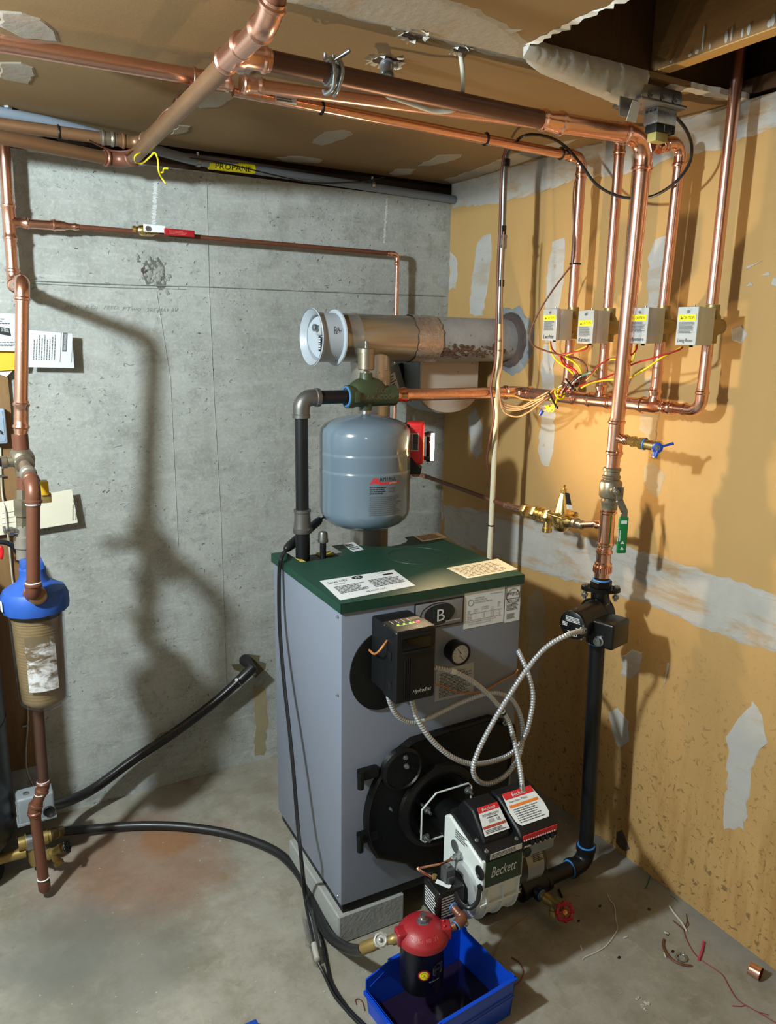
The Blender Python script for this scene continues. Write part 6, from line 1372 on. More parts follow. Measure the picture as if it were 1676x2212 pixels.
# pressure switch, brass tee, hose bib
sC = at(76, 1735, y=-.30)
g = thing('pressure_switch', 'small grey pressure switch box behind the capped drain pipe', 'switch', sC - V((0, 0, .05)))
MB().obox(sC, (.056, 0, 0), (0, .035, 0), (0, 0, .046), .010, 3).box(sC + V((-.060, -.038, -.050)), sC + V((.060, .038, -.040)), .003).build('switch_cover', 'grey_box', g); MB().rev(sC + V((-.025, -.008, .044)), (0, 0, 1), [(0, .010), (.006, .010), (.008, .006)], 6).build('cap_nut', 'steel', g)
MB().rev(sC + V((.036, -.036, -.018)), (0, -1, 0), [(0, .017), (.005, .018), (.008, .016), (.004, .011), (.002, .001)], 20).build('cable_port', 'black_plastic', g); plate(sC + V((-.0565, .020, -.02)), (0, -1, 0), (0, 0, 1), .04, .035, .0006, 'white', g)
MB().cyl(sC - V((.01, 0, .05)), sC - V((.01, 0, .12)), .010, 12).build('nipple', 'brass_dull', g)
tC = at(82, 1812, y=-.30)
g = thing('tank_tee', 'brass tank tee with hose tails and a clamp, low behind the drain pipe', 'fitting', tC)
MB().rev(tC + V((-.06, 0, 0)), (1, 0, 0), [(0, .022), (.02, .022), (.022, .027), (.09, .027), (.092, .022), (.10, .022)], 18).rev(tC + V((-.012, 0, .02)), (0, 0, -1), [(0, .02), (.05, .024), (.09, .024), (.11, .018)], 16).build('tee_body', 'brass_dull', g); MB().rev(tC + V((-.035, 0, 0)), (1, 0, 0), [(0, .030), (.02, .030)], 24).build('hose_clamp', 'steel', g)
h0 = at(130, 1797, z=.055); MB().sweep([tC + V((.03, 0, 0)), tC.lerp(h0, .5), h0 + (h0 - tC).normalized() * .01], [.018, .0185, .0185], 14).torus(tC.lerp(h0, .75), h0 - tC, .0185, .003, 18).build('hose_tail', 'brass_dull', g)
l0 = at(-60, 1872, y=-.30); tube(l0, tC + V((-.04, 0, -.035)), .018, 'brass_dull', g, 'tank_pipe')
bC = at(100, 1848, y=-.36); bE_ = at(150, 1825, y=-.40)
g = thing('hose_bib', 'brass hose bib with a small black wheel beside the drain pipe', 'valve', bC)
d = (bE_ - bC).normalized(); MB().rev(tC + V((0, -.02, -.05)), bC - tC - V((0, -.02, -.05)), [(0, .012), ((bC - tC).length, .012)], 12).rev(bC, d, [(-.01, .014), (.004, .014), (.006, .018), (.02, .018), (.022, .014), (.05, .014), (.054, .017), (.064, .017), (.066, .009), (.078, .009)], 16).rev(bC + d * .025, V((.35, -.4, -.85)), [(0, .012), (.03, .012), (.034, .016), (.046, .016)], 14).build('valve_body', 'brass_dull', g)
wc = bC + d * .080; m = MB(); u_, w_, d_ = frame(d)
for i in range(5): a = 2 * PI * i / 5; m.ball(wc + u_ * math.cos(a) * .017 + w_ * math.sin(a) * .017, .0065, 9, 6)
m.torus(wc, d, .015, .004, 22).rev(wc - d * .004, d, [(0, .008), (.01, .007)], 12); 
for i in range(5): a = 2 * PI * i / 5; m.cyl(wc, wc + u_ * math.cos(a) * .016 + w_ * math.sin(a) * .016, .003, 6)
m.build('wheel_handle', 'black_plastic', g)
# well line through the wall
wl_ = [at(100, 1742, y=-.28), at(135, 1735, y=-.16), at(200, 1705, y=-.08), at(290, 1640, y=-.055), at(380, 1580, y=-.055), at(460, 1520, y=-.055), at(515, 1472, y=-.06)]
g = thing('well_pipe', 'thick black plastic water pipe sloping up the concrete wall to a hole', 'pipe', at(300, 1640, y=-.05))
MB().sweep(spline(wl_, 8), .0185, 18).build('pipe', 'poly', g); wv1 = at(545, 1443, y=-.065)
MB().sweep([wl_[-1] + (wl_[-2] - wl_[-1]) * .2, wl_[-1], wv1, V((wv1.x - .008, -.02, wv1.z + .012)), V((wv1.x - .010, .0, wv1.z + .014))], [.019, .021, .0235, .0235, .0235], 18).build('wall_elbow', 'poly', g); MB().torus(wl_[-1], wl_[-1] - wl_[-2], .0200, .0025, 20).rev(wl_[-1] + V((-.01, -.02, .015)), (-.6, -.6, .6), [(0, .007), (.012, .007)], 8).build('hose_clamp', 'steel', g)
cord('electrical_wire', [V((p.x, p.y - .022, p.z + .016)) for p in wl_[2:]] , .0032, 'black_rubber', g); cord('electrical_wire', [at(322, 1617, y=-.075), at(345, 1588, y=-.085), at(380, 1575, y=-.085), at(410, 1556, y=-.08)], .002, 'wire_brown', g)
# pressure tank at the left edge
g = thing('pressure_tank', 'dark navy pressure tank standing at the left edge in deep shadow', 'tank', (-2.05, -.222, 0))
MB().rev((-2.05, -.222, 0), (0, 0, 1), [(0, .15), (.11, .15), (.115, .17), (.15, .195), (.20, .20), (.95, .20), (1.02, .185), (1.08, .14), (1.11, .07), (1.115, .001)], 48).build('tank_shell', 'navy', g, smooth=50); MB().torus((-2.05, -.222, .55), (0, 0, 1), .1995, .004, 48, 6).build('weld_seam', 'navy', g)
# plywood board with its papers
bR = at(22, 870, y=-.012); bz0 = at(106, 1646, y=-.012).z; bz1 = at(8, 640, y=-.012).z + .08
g = thing('plywood_board', 'plywood backing board fixed to the concrete wall at the left edge', 'board', (bR.x - .3, 0, bz0))
MB().box((bR.x - .62, -.018, bz0), (bR.x, -.0005, bz1 - .26), .001).build('panel', 'plywood', g)
O = at(60, 793, y=-.022)
def sheet(pix, y, mat, name, label, t=.0012, grp=None, curl=0):
    P = [at(u, v, y=y) for u, v in pix]
    if curl: P[1] = P[1] + V((0, -curl, 0)); P[2] = P[2] + V((0, -curl, 0))
    nx = 5; m = MB()
    ra = [[P[0].lerp(P[1], i / nx) for i in range(nx + 1)], [P[3].lerp(P[2], i / nx) for i in range(nx + 1)]]
    vs = [p for r_ in ra for p in r_] + [p + V((0, t, 0)) for r_ in ra for p in r_]; k = 2 * (nx + 1); n1 = nx + 1
    fs = [[i, i + 1, n1 + i + 1, n1 + i] for i in range(nx)] + [[k + n1 + i, k + n1 + i + 1, k + i + 1, k + i] for i in range(nx)] + [[i + 1, i, k + i, k + i + 1] for i in range(nx)] + [[n1 + i, n1 + i + 1, k + n1 + i + 1, k + n1 + i] for i in range(nx)] + [[0, n1, k + n1, k], [nx, k + nx, k + n1 + nx, n1 + nx]]
    g = thing(name, label, 'paper', P[0], 0, grp); mk('sheet', vs, fs, mat, g, False, 0); return g, P
# booklet
g, P = sheet([(60, 793), (160, 795), (156, 721), (63, 713)], -.045, 'paper', 'instruction_booklet', 'white printed booklet sticking out sideways from the yellow envelope', .004)
ux, uz = P[1] - P[0], P[3] - P[0]; lx, lz = ux.length, uz.length
def pr(a, b): return P[0] + ux * a + uz * b + V((0, -.0008, 0))
fine(pr(.58, .2), uz, -ux, lz * .72, lx * .50, 9, 'ink_grey', g, seed=4, fill=.3, depth=.0003); 
MB().add([pr(.72, .45), pr(.82, .45), pr(.82, .97), pr(.72, .97)], [[0, 1, 2, 3]]).build('printed_heading', 'ink_grey', g, smooth=0); txt('OPERATING AND MAINTENANCE', pr(.80, .49) + V((0, -.0005, 0)), uz, -ux, lz * .44, lx * .05, 'paper', g)
for a in (.68, .93): MB().add([pr(a, .15), pr(a + .008, .15), pr(a + .008, .98), pr(a, .98)], [[0, 1, 2, 3]]).build('rule_line', 'ink_grey', g, smooth=0)
g, P = sheet([(-60, 806), (52, 797), (68, 722), (-60, 712)], -.038, 'paper_yellow', 'yellow_envelope', 'yellow paper envelope behind the copper pipe on the board', .003)
g, P = sheet([(-70, 756), (37, 759), (36, 678), (-70, 676)], -.055, 'paper', 'white_leaflet', 'white leaflet with a dark printed banner, pinned above the yellow envelope', .0015)
MB().add([at(u, v, y=-.0562) for u, v in ((-12, 720), (24, 726), (20, 709), (-12, 705))], [[0, 1, 2, 3]]).build('printed_banner', 'ink', g, smooth=0); a, b = at(3, 716, y=-.0568), at(20, 718, y=-.0568); txt('X-TROL', a, b - a, (0, 0, 1), (b - a).length, .011, 'paper', g)
fine(at(-40, 748, y=-.056), (1, 0, 0), (0, 0, 1), .10, .016, 3, 'ink_grey', g, seed=6); fine(at(-40, 700, y=-.056), (1, 0, 0), (0, 0, 1), .08, .02, 3, 'ink_grey', g, seed=7)
g, P = sheet([(-40, 796), (14, 814), (29, 799), (-20, 782)], -.030, 'paper_cream', 'cream_card', 'cream card corner poking out below the yellow envelope', .001)
g, P = sheet([(-60, 1166), (168, 1129), (155, 1057), (-60, 1096)], -.040, 'paper_cream', 'card_folder', 'long cream folder stuck behind the pipes with small print at its right end', .003)
ux, uz = P[1] - P[0], P[3] - P[0]; lx, lz = ux.length, uz.length
txt('GOULDS PUMPS, INC.', pr(.962, .10), uz, -ux, lz * .72, lx * .020, 'ink_grey', g); fine(pr(.985, .10), uz, -ux, lz * .6, lx * .012, 1, 'ink_grey', g, seed=2, fill=.6)
fine(pr(.27, .30), ux, uz, lx * .14, lz * .5, 3, 'ink_grey', g, seed=8, fill=.08)
# grey box on the board, strapped cables
q = at(18, 959, y=-.06); 
g = thing('junction_box', 'pale blue grey box cut off by the left edge of the picture', 'box', q)
MB().box((q.x - .14, -.06, q.z), (q.x, -.018, q.z + .115), .008, 3).build('box_body', 'blue_box', g); MB().box((q.x - .13, -.0615, q.z + .008), (q.x - .008, -.059, q.z + .107), .002).build('box_cover', 'blue_box', g); MB().add([V((q.x - .02, -.0622, q.z + .035)), V((q.x - .012, -.0622, q.z + .030)), V((q.x - .012, -.0622, q.z + .040)), V((q.x - .022, -.0622, q.z + .048))], [[0, 1, 2, 3]]).build('printed_mark', 'ink', g, smooth=0)
g = thing('white_flat_cable', 'white flat cable stapled down the plywood board at the left edge', 'cable', at(8, 1050, y=-.03))
MB().sweep(spline([at(1, 965, y=-.022), at(4, 1060, y=-.024), at(12, 1110, y=-.045), at(20, 1180, y=-.03), at(28, 1260, y=-.024), at(52, 1420, y=-.024), at(60, 1545, y=-.024), at(56, 1620, y=-.03), at(58, 1665, y=-.04), at(72, 1700, y=-.10)], 6), .0062, 8, True, .5).build('cable', 'wire_white', g)
for u, v in ((3, 1028), (55, 1568)): MB().obox(at(u, v, y=-.031), (.010, 0, 0), (0, .002, 0), (0, 0, .003)).build('staple', 'steel', g)
o = tag(cord('black_cable', [at(-20, 1172, y=-.13), at(8, 1171, y=-.13), at(28, 1180, y=-.13), at(40, 1198, y=-.13), at(46, 1215, y=-.14)], .0085, 'navy', None, 8, 12), 'dark cable loop by the left edge just above the blue filter cap', 'cable')
o = tag(MB().sweep(spline([at(1, 1180, y=-.16), at(4, 1190, y=-.16), at(3, 1203, y=-.16), at(5, 1208, y=-.16)], 4), [.004, .006, .006, .006, .006, .006, .006, .006, .006, .005, .004, .003, .002], 8).build('red_tab', 'tool_red'), 'small red plastic tab under the dark cable loop', 'tab')
# propane conduit
g = thing('propane_conduit', 'grey conduit along the top of the concrete wall with a yellow PROPANE label', 'pipe', at(500, 360, y=-.035))
c0, c1 = at(-80, 227, z=2.384), at(430, 349, y=-.035); c2 = at(974, 430, y=-.028); c3 = V((.06, -.028, c2.z)); kk = (c1 - c0) / (c1.x - c0.x)
MB().sweep([c0, at(100, 262, z=2.3835), at(250, 300, z=2.372), c1.lerp(c0, .08), c1, c1.lerp(c2, .1), c2, V((-.003, c2.y, c2.z - .001))], .0155, 20).build('conduit', 'pvc_grey', g)
l0, l1 = at(450, 355, y=-.034), at(549, 366, y=-.034); MB().sweep([l0, l1], .0162, 24).build('yellow_label', 'yellow', g)
dx_ = (l1 - l0); nb = V((0, -1, -.30)).normalized(); tz = dx_.cross(nb).normalized(); tz = tz if tz.z > 0 else -tz
txt('PROPANE', l0.lerp(l1, .12) + nb * .0164 - tz * .009, dx_, tz, dx_.length * .78, .018, 'ink', g, depth=.0006)
for u, v in ((427, 349), (803, 399)): p = at(u, v, y=-.034); MB().rev(p - V((.006, 0, 0)), (1, 0, 0), [(0, .0185), (.012, .0185)], 20).rev(p + V((0, 0, .012)), (0, -.2, 1), [(0, .005), (.018, .005)], 8).build('conduit_hanger', 'steel', g)
p = at(18, 245, z=2.383); MB().rev(p + V((0, -.006, .012)), (0, 0, 1), [(0, .012), (.016, .012), (.018, .007), (.03, .007)], 6).build('conduit_hanger', 'steel', g)
tag(cord('thin_black_wire', [at(330, 330, y=-.06), at(480, 352, y=-.058), at(600, 380, y=-.06), at(680, 395, y=-.058), at(780, 392, y=-.058), at(830, 382, y=-.05)], .0022, 'black_rubber'), 'thin black wire draped along the grey propane conduit', 'wire')
o = cord('yellow_wire', [at(305, 330, z=2.285), at(292, 337, z=2.272), at(293, 350, z=2.268), at(308, 352, z=2.268), at(325, 338, z=2.272), at(334, 330, z=2.278), at(341, 345, z=2.26), at(343, 370, z=2.23), at(350, 385, z=2.215), at(358, 397, z=2.20)], .0026, 'wire_yellow'); tag(o, 'yellow wire wrapped round the brown cross pipe with a loose end hanging', 'wire')
mk2 = MB().sweep(spline([at(343, 372, z=2.23), at(352, 372, z=2.228), at(354, 364, z=2.232), at(363, 364, z=2.232)], 5), .0024, 8); mk2.build('wire_end', 'wire_yellow', o)
tag(cord('brown_wire', [at(190, 302, z=2.31), at(240, 325, z=2.30), at(280, 325, z=2.30), at(308, 308, z=2.305), at(330, 275, z=2.315), at(352, 245, z=2.325), at(368, 233, z=2.335)], .0030, 'wire_brown'), 'brown thermostat wire looping beside the cross pipe', 'wire')
tag(cord('brown_wire', [at(860, 268, z=2.36), at(885, 277, z=2.345), at(930, 288, z=2.342), at(970, 289, z=2.345), at(1000, 284, z=2.36)], .0026, 'wire_brown'), 'brown wire sagging just under the lower ceiling copper pipe', 'wire')
# hanger clamp, conduit stub, white cable
p = at(718, 163, y=-1.217); g = thing('pipe_hanger', 'galvanised clamp hanger round the dark ceiling pipe', 'hanger', p)
MB().rev(p - V((.014, 0, 0)), (1, 0, 0), [(0, .0225), (.028, .0225)], 24).build('clamp_band', 'steel', g)
for dx in (-.009, .010): MB().sweep(spline([p + V((dx, .016, .045)), p + V((dx, .014, .030)), p + V((dx, -.014, .026)), p + V((dx, -.028, .0)), p + V((dx * .6, -.014, -.028)), p + V((dx, .012, -.034)), p + V((dx * 1.2, .02, -.026))], 6), .0046, 10).build('clamp_rod', 'steel', g)
MB().cyl(p + V((.014, .016, .036)), p + V((.034, -.014, .050)), .0042, 10).build('screw', 'steel', g)
p = at(836, 132, z=2.395); p2 = at(834, 172, z=2.34)
g = thing('cable_connector', 'silver conduit stub poking out of a torn hole in the ceiling', 'conduit', p2)
MB().sweep([p + V((0, 0, .03)), p, p.lerp(p2, .5), p2], [.013, .013, .0145, .0145], 16).torus(p.lerp(p2, .25), p2 - p, .0145, .003, 16).torus(p.lerp(p2, .8), p2 - p, .0150, .003, 16).build('stub', 'galv', g); MB().obox(p + V((.018, -.004, -.004)), (.010, 0, 0), (0, .003, 0), (0, 0, .008), .002).build('strap', 'steel', g)
tag(cord('white_cable', [p2 + V((0, 0, .0)), at(836, 205, z=2.32), at(860, 214, z=2.312), at(900, 228, z=2.305), at(940, 240, z=2.30), at(975, 238, z=2.303), at(990, 226, z=2.315), at(1000, 190, z=2.335), at(999, 150, z=2.365), at(994, 112, z=2.41)], .0058, 'wire_white', None, 8, 10), 'white cable looping from a torn ceiling hole under the pipes to the conduit stub', 'cable')
# ================================================================ electrical
g = thing('electrical_box', 'metal ceiling box with a black relay below it beside the thick copper elbow', 'box', (-.345, -1.365, 2.30))
def eb(u, v, y=-1.36): return at(u, v, y=y)
cx_ = V((-.335, -1.385, 0))
n8 = [(math.cos(math.radians(22.5 + 45 * i)), math.sin(math.radians(22.5 + 45 * i))) for i in range(8)]
YF = -1.365
def eu(u, v, y=YF): p = at(u, v, y=y); return p.x, p.z
xl, zt = eu(1387, 186); xr, zb = eu(1474, 231); dp = .075
MB().box((xl, YF, zb), (xr, YF + dp, zt + .012), .010, 2).build('box_body', 'galv', g)
kz = (zt + zb) / 2; kr = (zt - zb) * .36
for i in range(3): MB().rev((xl + (xr - xl) * (.2 + .3 * i), YF - .0003, kz), (0, -1, 0), [(0, kr), (.001, kr), (.0012, kr - .002), (.0004, kr - .0025), (.0004, .001)], 22).build('knockout', 'steel', g)
MB().rev((xl - .0003, YF + dp * .5, kz), (-1, 0, 0), [(0, kr), (.001, kr), (.0012, kr - .002), (.0004, .001)], 22).build('knockout', 'steel', g)
MB().box((xl - .010, YF - .012, zb - .009), (xr + .004, YF + dp + .01, zb), .003, 2).build('mounting_plate', 'galv', g)
x2, z2 = eu(1422, 263); x3, z3 = eu(1458, 288); x4, z4 = eu(1424, 301); x5, _z = eu(1450, 306)
MB().box((x2, YF + .004, z2), (x3 + .006, YF + .05, zb - .009), .003).build('relay_frame', 'steel', g); MB().box((x2 + .004, YF + .008, z3), (x3, YF + .046, z2), .003).build('relay_body', 'black_plastic', g); MB().box(((x2 + x3) / 2, YF + .0070, z3 + .001), ((x2 + x3) / 2 + .0015, YF + .0085, z2 - .001)).build('relay_seam', 'ink_grey', g)
MB().box((x4, YF + .012, z4), (x5, YF + .04, z3), .002).build('relay_base', 'yellow_dull2', g)
m = MB()
for i in range(3): m.box((x2 - .0008, YF + .010 + i * .013, zb - .018), (x2 + .0008, YF + .018 + i * .013, zb - .012))
m.build('frame_slots', 'ink', g, smooth=0, kind='stuff')
MB().box((x3 + .006, YF + .012, z3), (x3 + .014, YF + .045, zb - .012), .003).build('terminal_strip', 'black_plastic', g); MB().box((x3 + .0142, YF + .018, z2 - .012), (x3 + .0156, YF + .032, z2 + .006)).build('terminal_screw', 'steel', g)
q = [at(u, v, y=YF - .014) for u, v in ((1352, 261), (1373, 264), (1383, 222), (1366, 216))]; quadlabel(q, .001, 'white', g, 'hanging_tag')
q = [at(u, v, y=YF + .004) for u, v in ((1336, 250), (1368, 258), (1376, 218), (1338, 208))]; quadlabel(q, .003, 'galv', g, 'bracket_plate')
tag(cord('black_cable', [at(1456, 252, y=-1.335), at(1468, 262, y=-1.335), at(1484, 285, y=-1.34), at(1494, 315, x=-.135), at(1490, 350, x=-.122), at(1470, 382, x=-.120), at(1440, 408, x=-.120), at(1405, 425, x=-.122), at(1360, 428, x=-.125), at(1320, 418, x=-.13), at(1285, 395, x=-.14), at(1255, 355, x=-.15), at(1225, 320, x=-.165), at(1195, 300, y=-.905), at(1160, 291, y=-.90), at(1130, 294, y=-.89), at(1108, 312, y=-.80), at(1096, 336, y=-.72)], .0042, 'black_rubber', None, 8, 8), 'dark brown cable drooping in a big arc from the ceiling box to the grey conduit', 'cable')
CX, CY = -.205, -.648
def cv_(u, v): return at(u, v, x=CX)
g = thing('thermostat_conduit', 'grey conduit with taped-on cables, changing to cream plastic pipe down behind the boiler', 'pipe', (CX, CY, .9))
cp_ = [at(1128, 284, x=CX - .06), at(1108, 300, x=CX - .03), cv_(1096, 328), cv_(1090, 370), cv_(1086, 500)]
zt_ = cv_(1077, 790)
MB().sweep(spline(cp_, 5) + [cv_(1077, 700)], .0102, 16).build('metal_conduit', 'galv', g); MB().sweep([cv_(1079, 700), zt_, cv_(1069, 960), cv_(1058, 1190), cv_(1052, 1320)], .0100, 18).build('plastic_pipe', 'pvc_cream', g)
for u, v, h in ((1085, 498, .030), (1081, 612, .022), (1093, 352, .024)): p = cv_(u, v); MB().cyl(p - V((0, 0, h / 2)), p + V((0, 0, h / 2)), .0135, 16).build('black_tape', 'black_rubber', g)
p = cv_(1087, 522); MB().rev(p, (0, 0, 1), [(-.022, .012), (.022, .012)], 16).box(p + V((-.012, -.016, .012)), p + V((.004, .016, .018))).box(p + V((-.012, -.016, -.018)), p + V((.004, .016, -.012))).build('set_screw_coupling', 'galv', g)
for u, v in ((1071, 858), (1061, 1135)): p = cv_(u, v); MB().torus(p, (0, 0, 1), .0108, .0026, 18).build('cable_tie', 'black_plastic', g)
for u, v in ((1078, 737), (1077, 758)): p = cv_(u, v); MB().torus(p, (0, 0, 1), .0125, .0028, 18).build('cable_tie', 'wire_white', g)
def wl__(pix, r, mat, name, label, x0=None, n=6):
    o = cord(name, [at(u, v, x=(d if x0 is None else x0)) for u, v, d in pix], r, mat, None, n, 7); return tag(o, label, 'cable')
wl__([(1104, 300, -.24), (1090, 330, -.235), (1083, 380, -.235), (1080, 480, -.235), (1076, 560, -.235), (1074, 640, -.235), (1072, 720, -.235), (1070, 780, -.235), (1064, 810, -.24), (1060, 840, -.24), (1064, 870, -.24), (1066, 905, -.24), (1056, 960, -.24), (1052, 1000, -.235), (1062, 1060, -.20), (1066, 1150, -.18)], .0048, 'wire_brown', 'brown_cable', 'brown thermostat cable taped all along the grey conduit')
wl__([(1088, 500, -.233), (1085, 560, -.233), (1084, 640, -.233), (1086, 720, -.233), (1084, 790, -.233), (1078, 820, -.235), (1080, 860, -.235), (1086, 885, -.23), (1098, 896, -.225), (1120, 900, -.22), (1145, 888, -.215), (1165, 872, -.21), (1185, 858, -.20)], .0028, 'wire_tan', 'tan_cable', 'tan cable leaving the conduit in the lowest loop to the wire bundle')
for i, (pp, nm) in enumerate((([(1080, 862), (1090, 882), (1115, 886), (1145, 878), (1175, 860)], 'second lowest'), ([(1081, 864), (1092, 878), (1120, 882), (1150, 870), (1180, 854)], 'middle'), ([(1082, 866), (1095, 874), (1125, 878), (1155, 862), (1185, 846)], 'second highest'))):
    wl__([(u, v, -.218 + .004 * i) for u, v in pp], .0027, 'wire_tan', 'tan_cable', 'tan cable drooping from the conduit to the wire bundle, %s of the loops' % nm)
wl__([(1084, 854, -.215), (1110, 855, -.215), (1130, 862, -.215), (1155, 864, -.215), (1180, 855, -.21), (1200, 838, -.20)], .003, 'wire_orange', 'orange_cable', 'orange cable in the highest loop between conduit and wire bundle')
# thermostat wires: brown one from riser one, bundle, red and yellow leads
wl__([(1233, 575, -.11), (1215, 598, -.12), (1190, 632, -.15), (1165, 672, -.17), (1150, 705, -.18), (1146, 730, -.18), (1155, 748, -.185), (1185, 760, -.19), (1215, 768, -.19), (1245, 774, -.19), (1262, 785, -.19), (1268, 800, -.19), (1262, 815, -.19)], .003, 'wire_brown', 'brown_cable', 'brown thermostat cable bowed between the first riser and the wire bundle')
wl__([(1247, 384, -.11), (1240, 400, -.10), (1238, 450, -.11), (1240, 520, -.11), (1236, 570, -.11)], .0026, 'wire_brown', 'brown_cable', 'short brown cable running down the first riser')
BU = [at(1195, 866, x=-.205), at(1212, 848, x=-.205), at(1232, 832, x=-.20), at(1256, 816, x=-.20)]
bu = thing('wire_bundle', 'tangled bundle of brown, yellow and red thermostat wires tied with black cable ties', 'wires', BU[1])
q = random.Random(12)
def strand(mat, r, jit, t0=0, t1=3, n=5):
    pts = []
    for i in range(n):
        t = t0 + (t1 - t0) * i / (n - 1); k = min(2, int(t)); p = BU[k].lerp(BU[k + 1], t - k); pts.append(p + V((q.uniform(-jit, jit), q.uniform(-jit, jit), q.uniform(-jit, jit))))
    return cord('strand', pts, r, mat, bu, 5, 6)
for i in range(13): strand('wire_brown', .0030, .013, .35, 3)
for i in range(4): strand('wire_white', .0018, .017, .8, 2.8)
for i in range(8): strand('wire_yellow', .0026, .012, -.0, 1.4)
for i in range(6): strand('wire_red', .0026, .010, .2, 1.8)
for i in range(5): strand('wire_tan', .0024, .012, -.1, 2.2)
c = at(1209, 850, x=-.222); MB().torus(c, V((0, .5, 1)).cross(V((1, 0, 0))), .019, .0028, 22, 7, PI * 1.3, .4).build('yellow_loop', 'wire_yellow', bu)
for (u0, v0, u1, v1) in ((1185, 848, 1202, 880), (1222, 818, 1240, 842)):
    a, b = at(u0, v0, x=-.228), at(u1, v1, x=-.225); MB().sweep([a, b], .0042, 8, True, .6).obox(b, (.004, 0, 0), (0, .005, 0), (0, 0, .004), .001).build('cable_tie', 'black_plastic', bu)
a, b = at(1166, 896, x=-.21), at(1172, 886, x=-.208); MB().sweep([a, a.lerp(b, .5), b], [.0055, .007, .0065], 10).build('wire_nut', 'blue', bu); cord('lead', [b, at(1182, 884, x=-.207), at(1192, 872, x=-.205)], .003, 'wire_orange', bu)
m = MB(); 
for i in range(6): m.sweep(spline([at(1182, 880, x=-.21) + V((0, q.uniform(-.01, .01), q.uniform(-.008, .008))), at(1192, 886, x=-.215) + V((0, q.uniform(-.012, .012), q.uniform(-.006, .006))), at(1200, 868, x=-.21)], 4), .0028, 6)
m.build('yellow_ends', 'wire_yellow', bu)
a, b = at(1257, 812, x=-.195), at(1278, 804, x=-.19); MB().sweep([a, b], .0042, 10).build('taped_splice', 'sage_tape', bu)
def lead(pix, x, col, lab):
    o = cord('%s_lead' % col, [at(u, v, x=d) for u, v, d in pix], .0027, 'wire_' + col, None, 7, 7); tag(o, lab, 'wire')
lead([(1189, 738, -.17), (1192, 752, -.18), (1202, 764, -.185), (1214, 772, -.19), (1222, 785, -.195), (1236, 795, -.20), (1246, 804, -.20), (1250, 812, -.20)], 0, 'red', 'red lead from the valve box nearest the corner into the bundle')
lead([(1187, 740, -.17), (1190, 758, -.178), (1200, 776, -.182), (1212, 786, -.19), (1226, 796, -.195), (1238, 808, -.20)], 0, 'yellow', 'yellow lead from the valve box nearest the corner into the bundle')
lead([(1270, 744, -.17), (1267, 752, -.18), (1255, 758, -.185), (1235, 762, -.19), (1215, 766, -.19), (1212, 775, -.195), (1220, 790, -.20), (1240, 800, -.20), (1250, 810, -.20)], 0, 'red', 'red lead from the Kitchen valve box')
lead([(1268, 748, -.17), (1250, 756, -.18), (1228, 766, -.188), (1222, 772, -.192), (1236, 780, -.20), (1250, 792, -.20), (1256, 808, -.20)], 0, 'yellow', 'yellow lead from the Kitchen valve box')
lead([(1376, 745, -.17), (1374, 755, -.18), (1366, 765, -.19), (1352, 772, -.175), (1325, 774, -.155), (1308, 780, -.17), (1290, 792, -.18), (1278, 806, -.19), (1262, 824, -.20)], 0, 'red', 'red lead from the valve box behind the thick pipe')
lead([(1374, 748, -.17), (1370, 768, -.19), (1364, 782, -.18), (1345, 778, -.16), (1322, 776, -.158), (1300, 784, -.17), (1282, 804, -.185), (1266, 822, -.198)], 0, 'yellow', 'yellow lead from the valve box behind the thick pipe')
lead([(1474, 750, -.17), (1466, 756, -.185), (1440, 764, -.20), (1410, 774, -.20), (1380, 782, -.185), (1355, 792, -.16), (1325, 808, -.158), (1300, 818, -.175), (1275, 826, -.19), (1252, 834, -.20)], 0, 'red', 'long red lead from the Living Room valve box')
lead([(1472, 750, -.17), (1455, 760, -.185), (1430, 772, -.20), (1405, 790, -.20), (1385, 802, -.185), (1360, 816, -.16), (1325, 820, -.158), (1300, 822, -.175), (1275, 828, -.19), (1255, 838, -.20)], 0, 'yellow', 'long yellow lead from the Living Room valve box')
# power cord with a plug joint and an inline connector in a clear sleeve
g = thing('power_cord', 'black extension cord down the left boiler edge with a black plug behind the supply pipe', 'cord', bw((-.03, .45, 1.06)))
pA, pB = at(692, 1122, y=-.50), at(616, 1188, y=-.57)
dp_ = (pB - pA).normalized(); mid = pA.lerp(pB, .38)
MB().sweep([pA, pA + dp_ * .012, mid, mid + dp_ * .01, pB - dp_ * .03, pB - dp_ * .008, pB], [.010, .014, .014, .016, .016, .013, .008], 14).build('plug', 'black_rubber', g)
MB().sweep([at(715, 1108, y=-.48), pA], .0035, 8).build('lamp_lead', 'black_rubber', g)
def pc(u, v, k): return at(u, v, x=None, z=k) if k < .2 else bw(atb(u, v, x=-.012 - max(0, (1.05 - k)) * .085))
ca = [pB, bw(atb(607, 1203, x=-.010)), pc(602, 1235, 1.0), pc(602, 1330, .9), pc(606, 1400, .82), pc(613, 1480, .72), pc(622, 1560, .62), pc(632, 1660, .5), pc(641, 1770, .36), pc(649, 1850, .24)]
cA1, cA2 = at(664, 1972, z=.030), at(687, 2080, z=.020)
MB().sweep(spline(ca + [at(656, 1925, z=.07), cA1], 9), .0046, 8).build('cord', 'black_rubber', g); MB().sweep([p + V((.0, -.009, 0)) for p in spline(ca + [at(657, 1915, z=.075), at(665, 1958, z=.035), at(682, 1998, z=.012), at(696, 2042, z=.008), at(702, 2075, z=.008), at(713, 2118, z=.006), at(742, 2165, z=.006), at(775, 2200, z=.006), at(815, 2240, z=.006), at(840, 2290, z=.006), at(848, 2380, z=.006)], 9)], .0046, 8).build('cord', 'black_rubber', g)
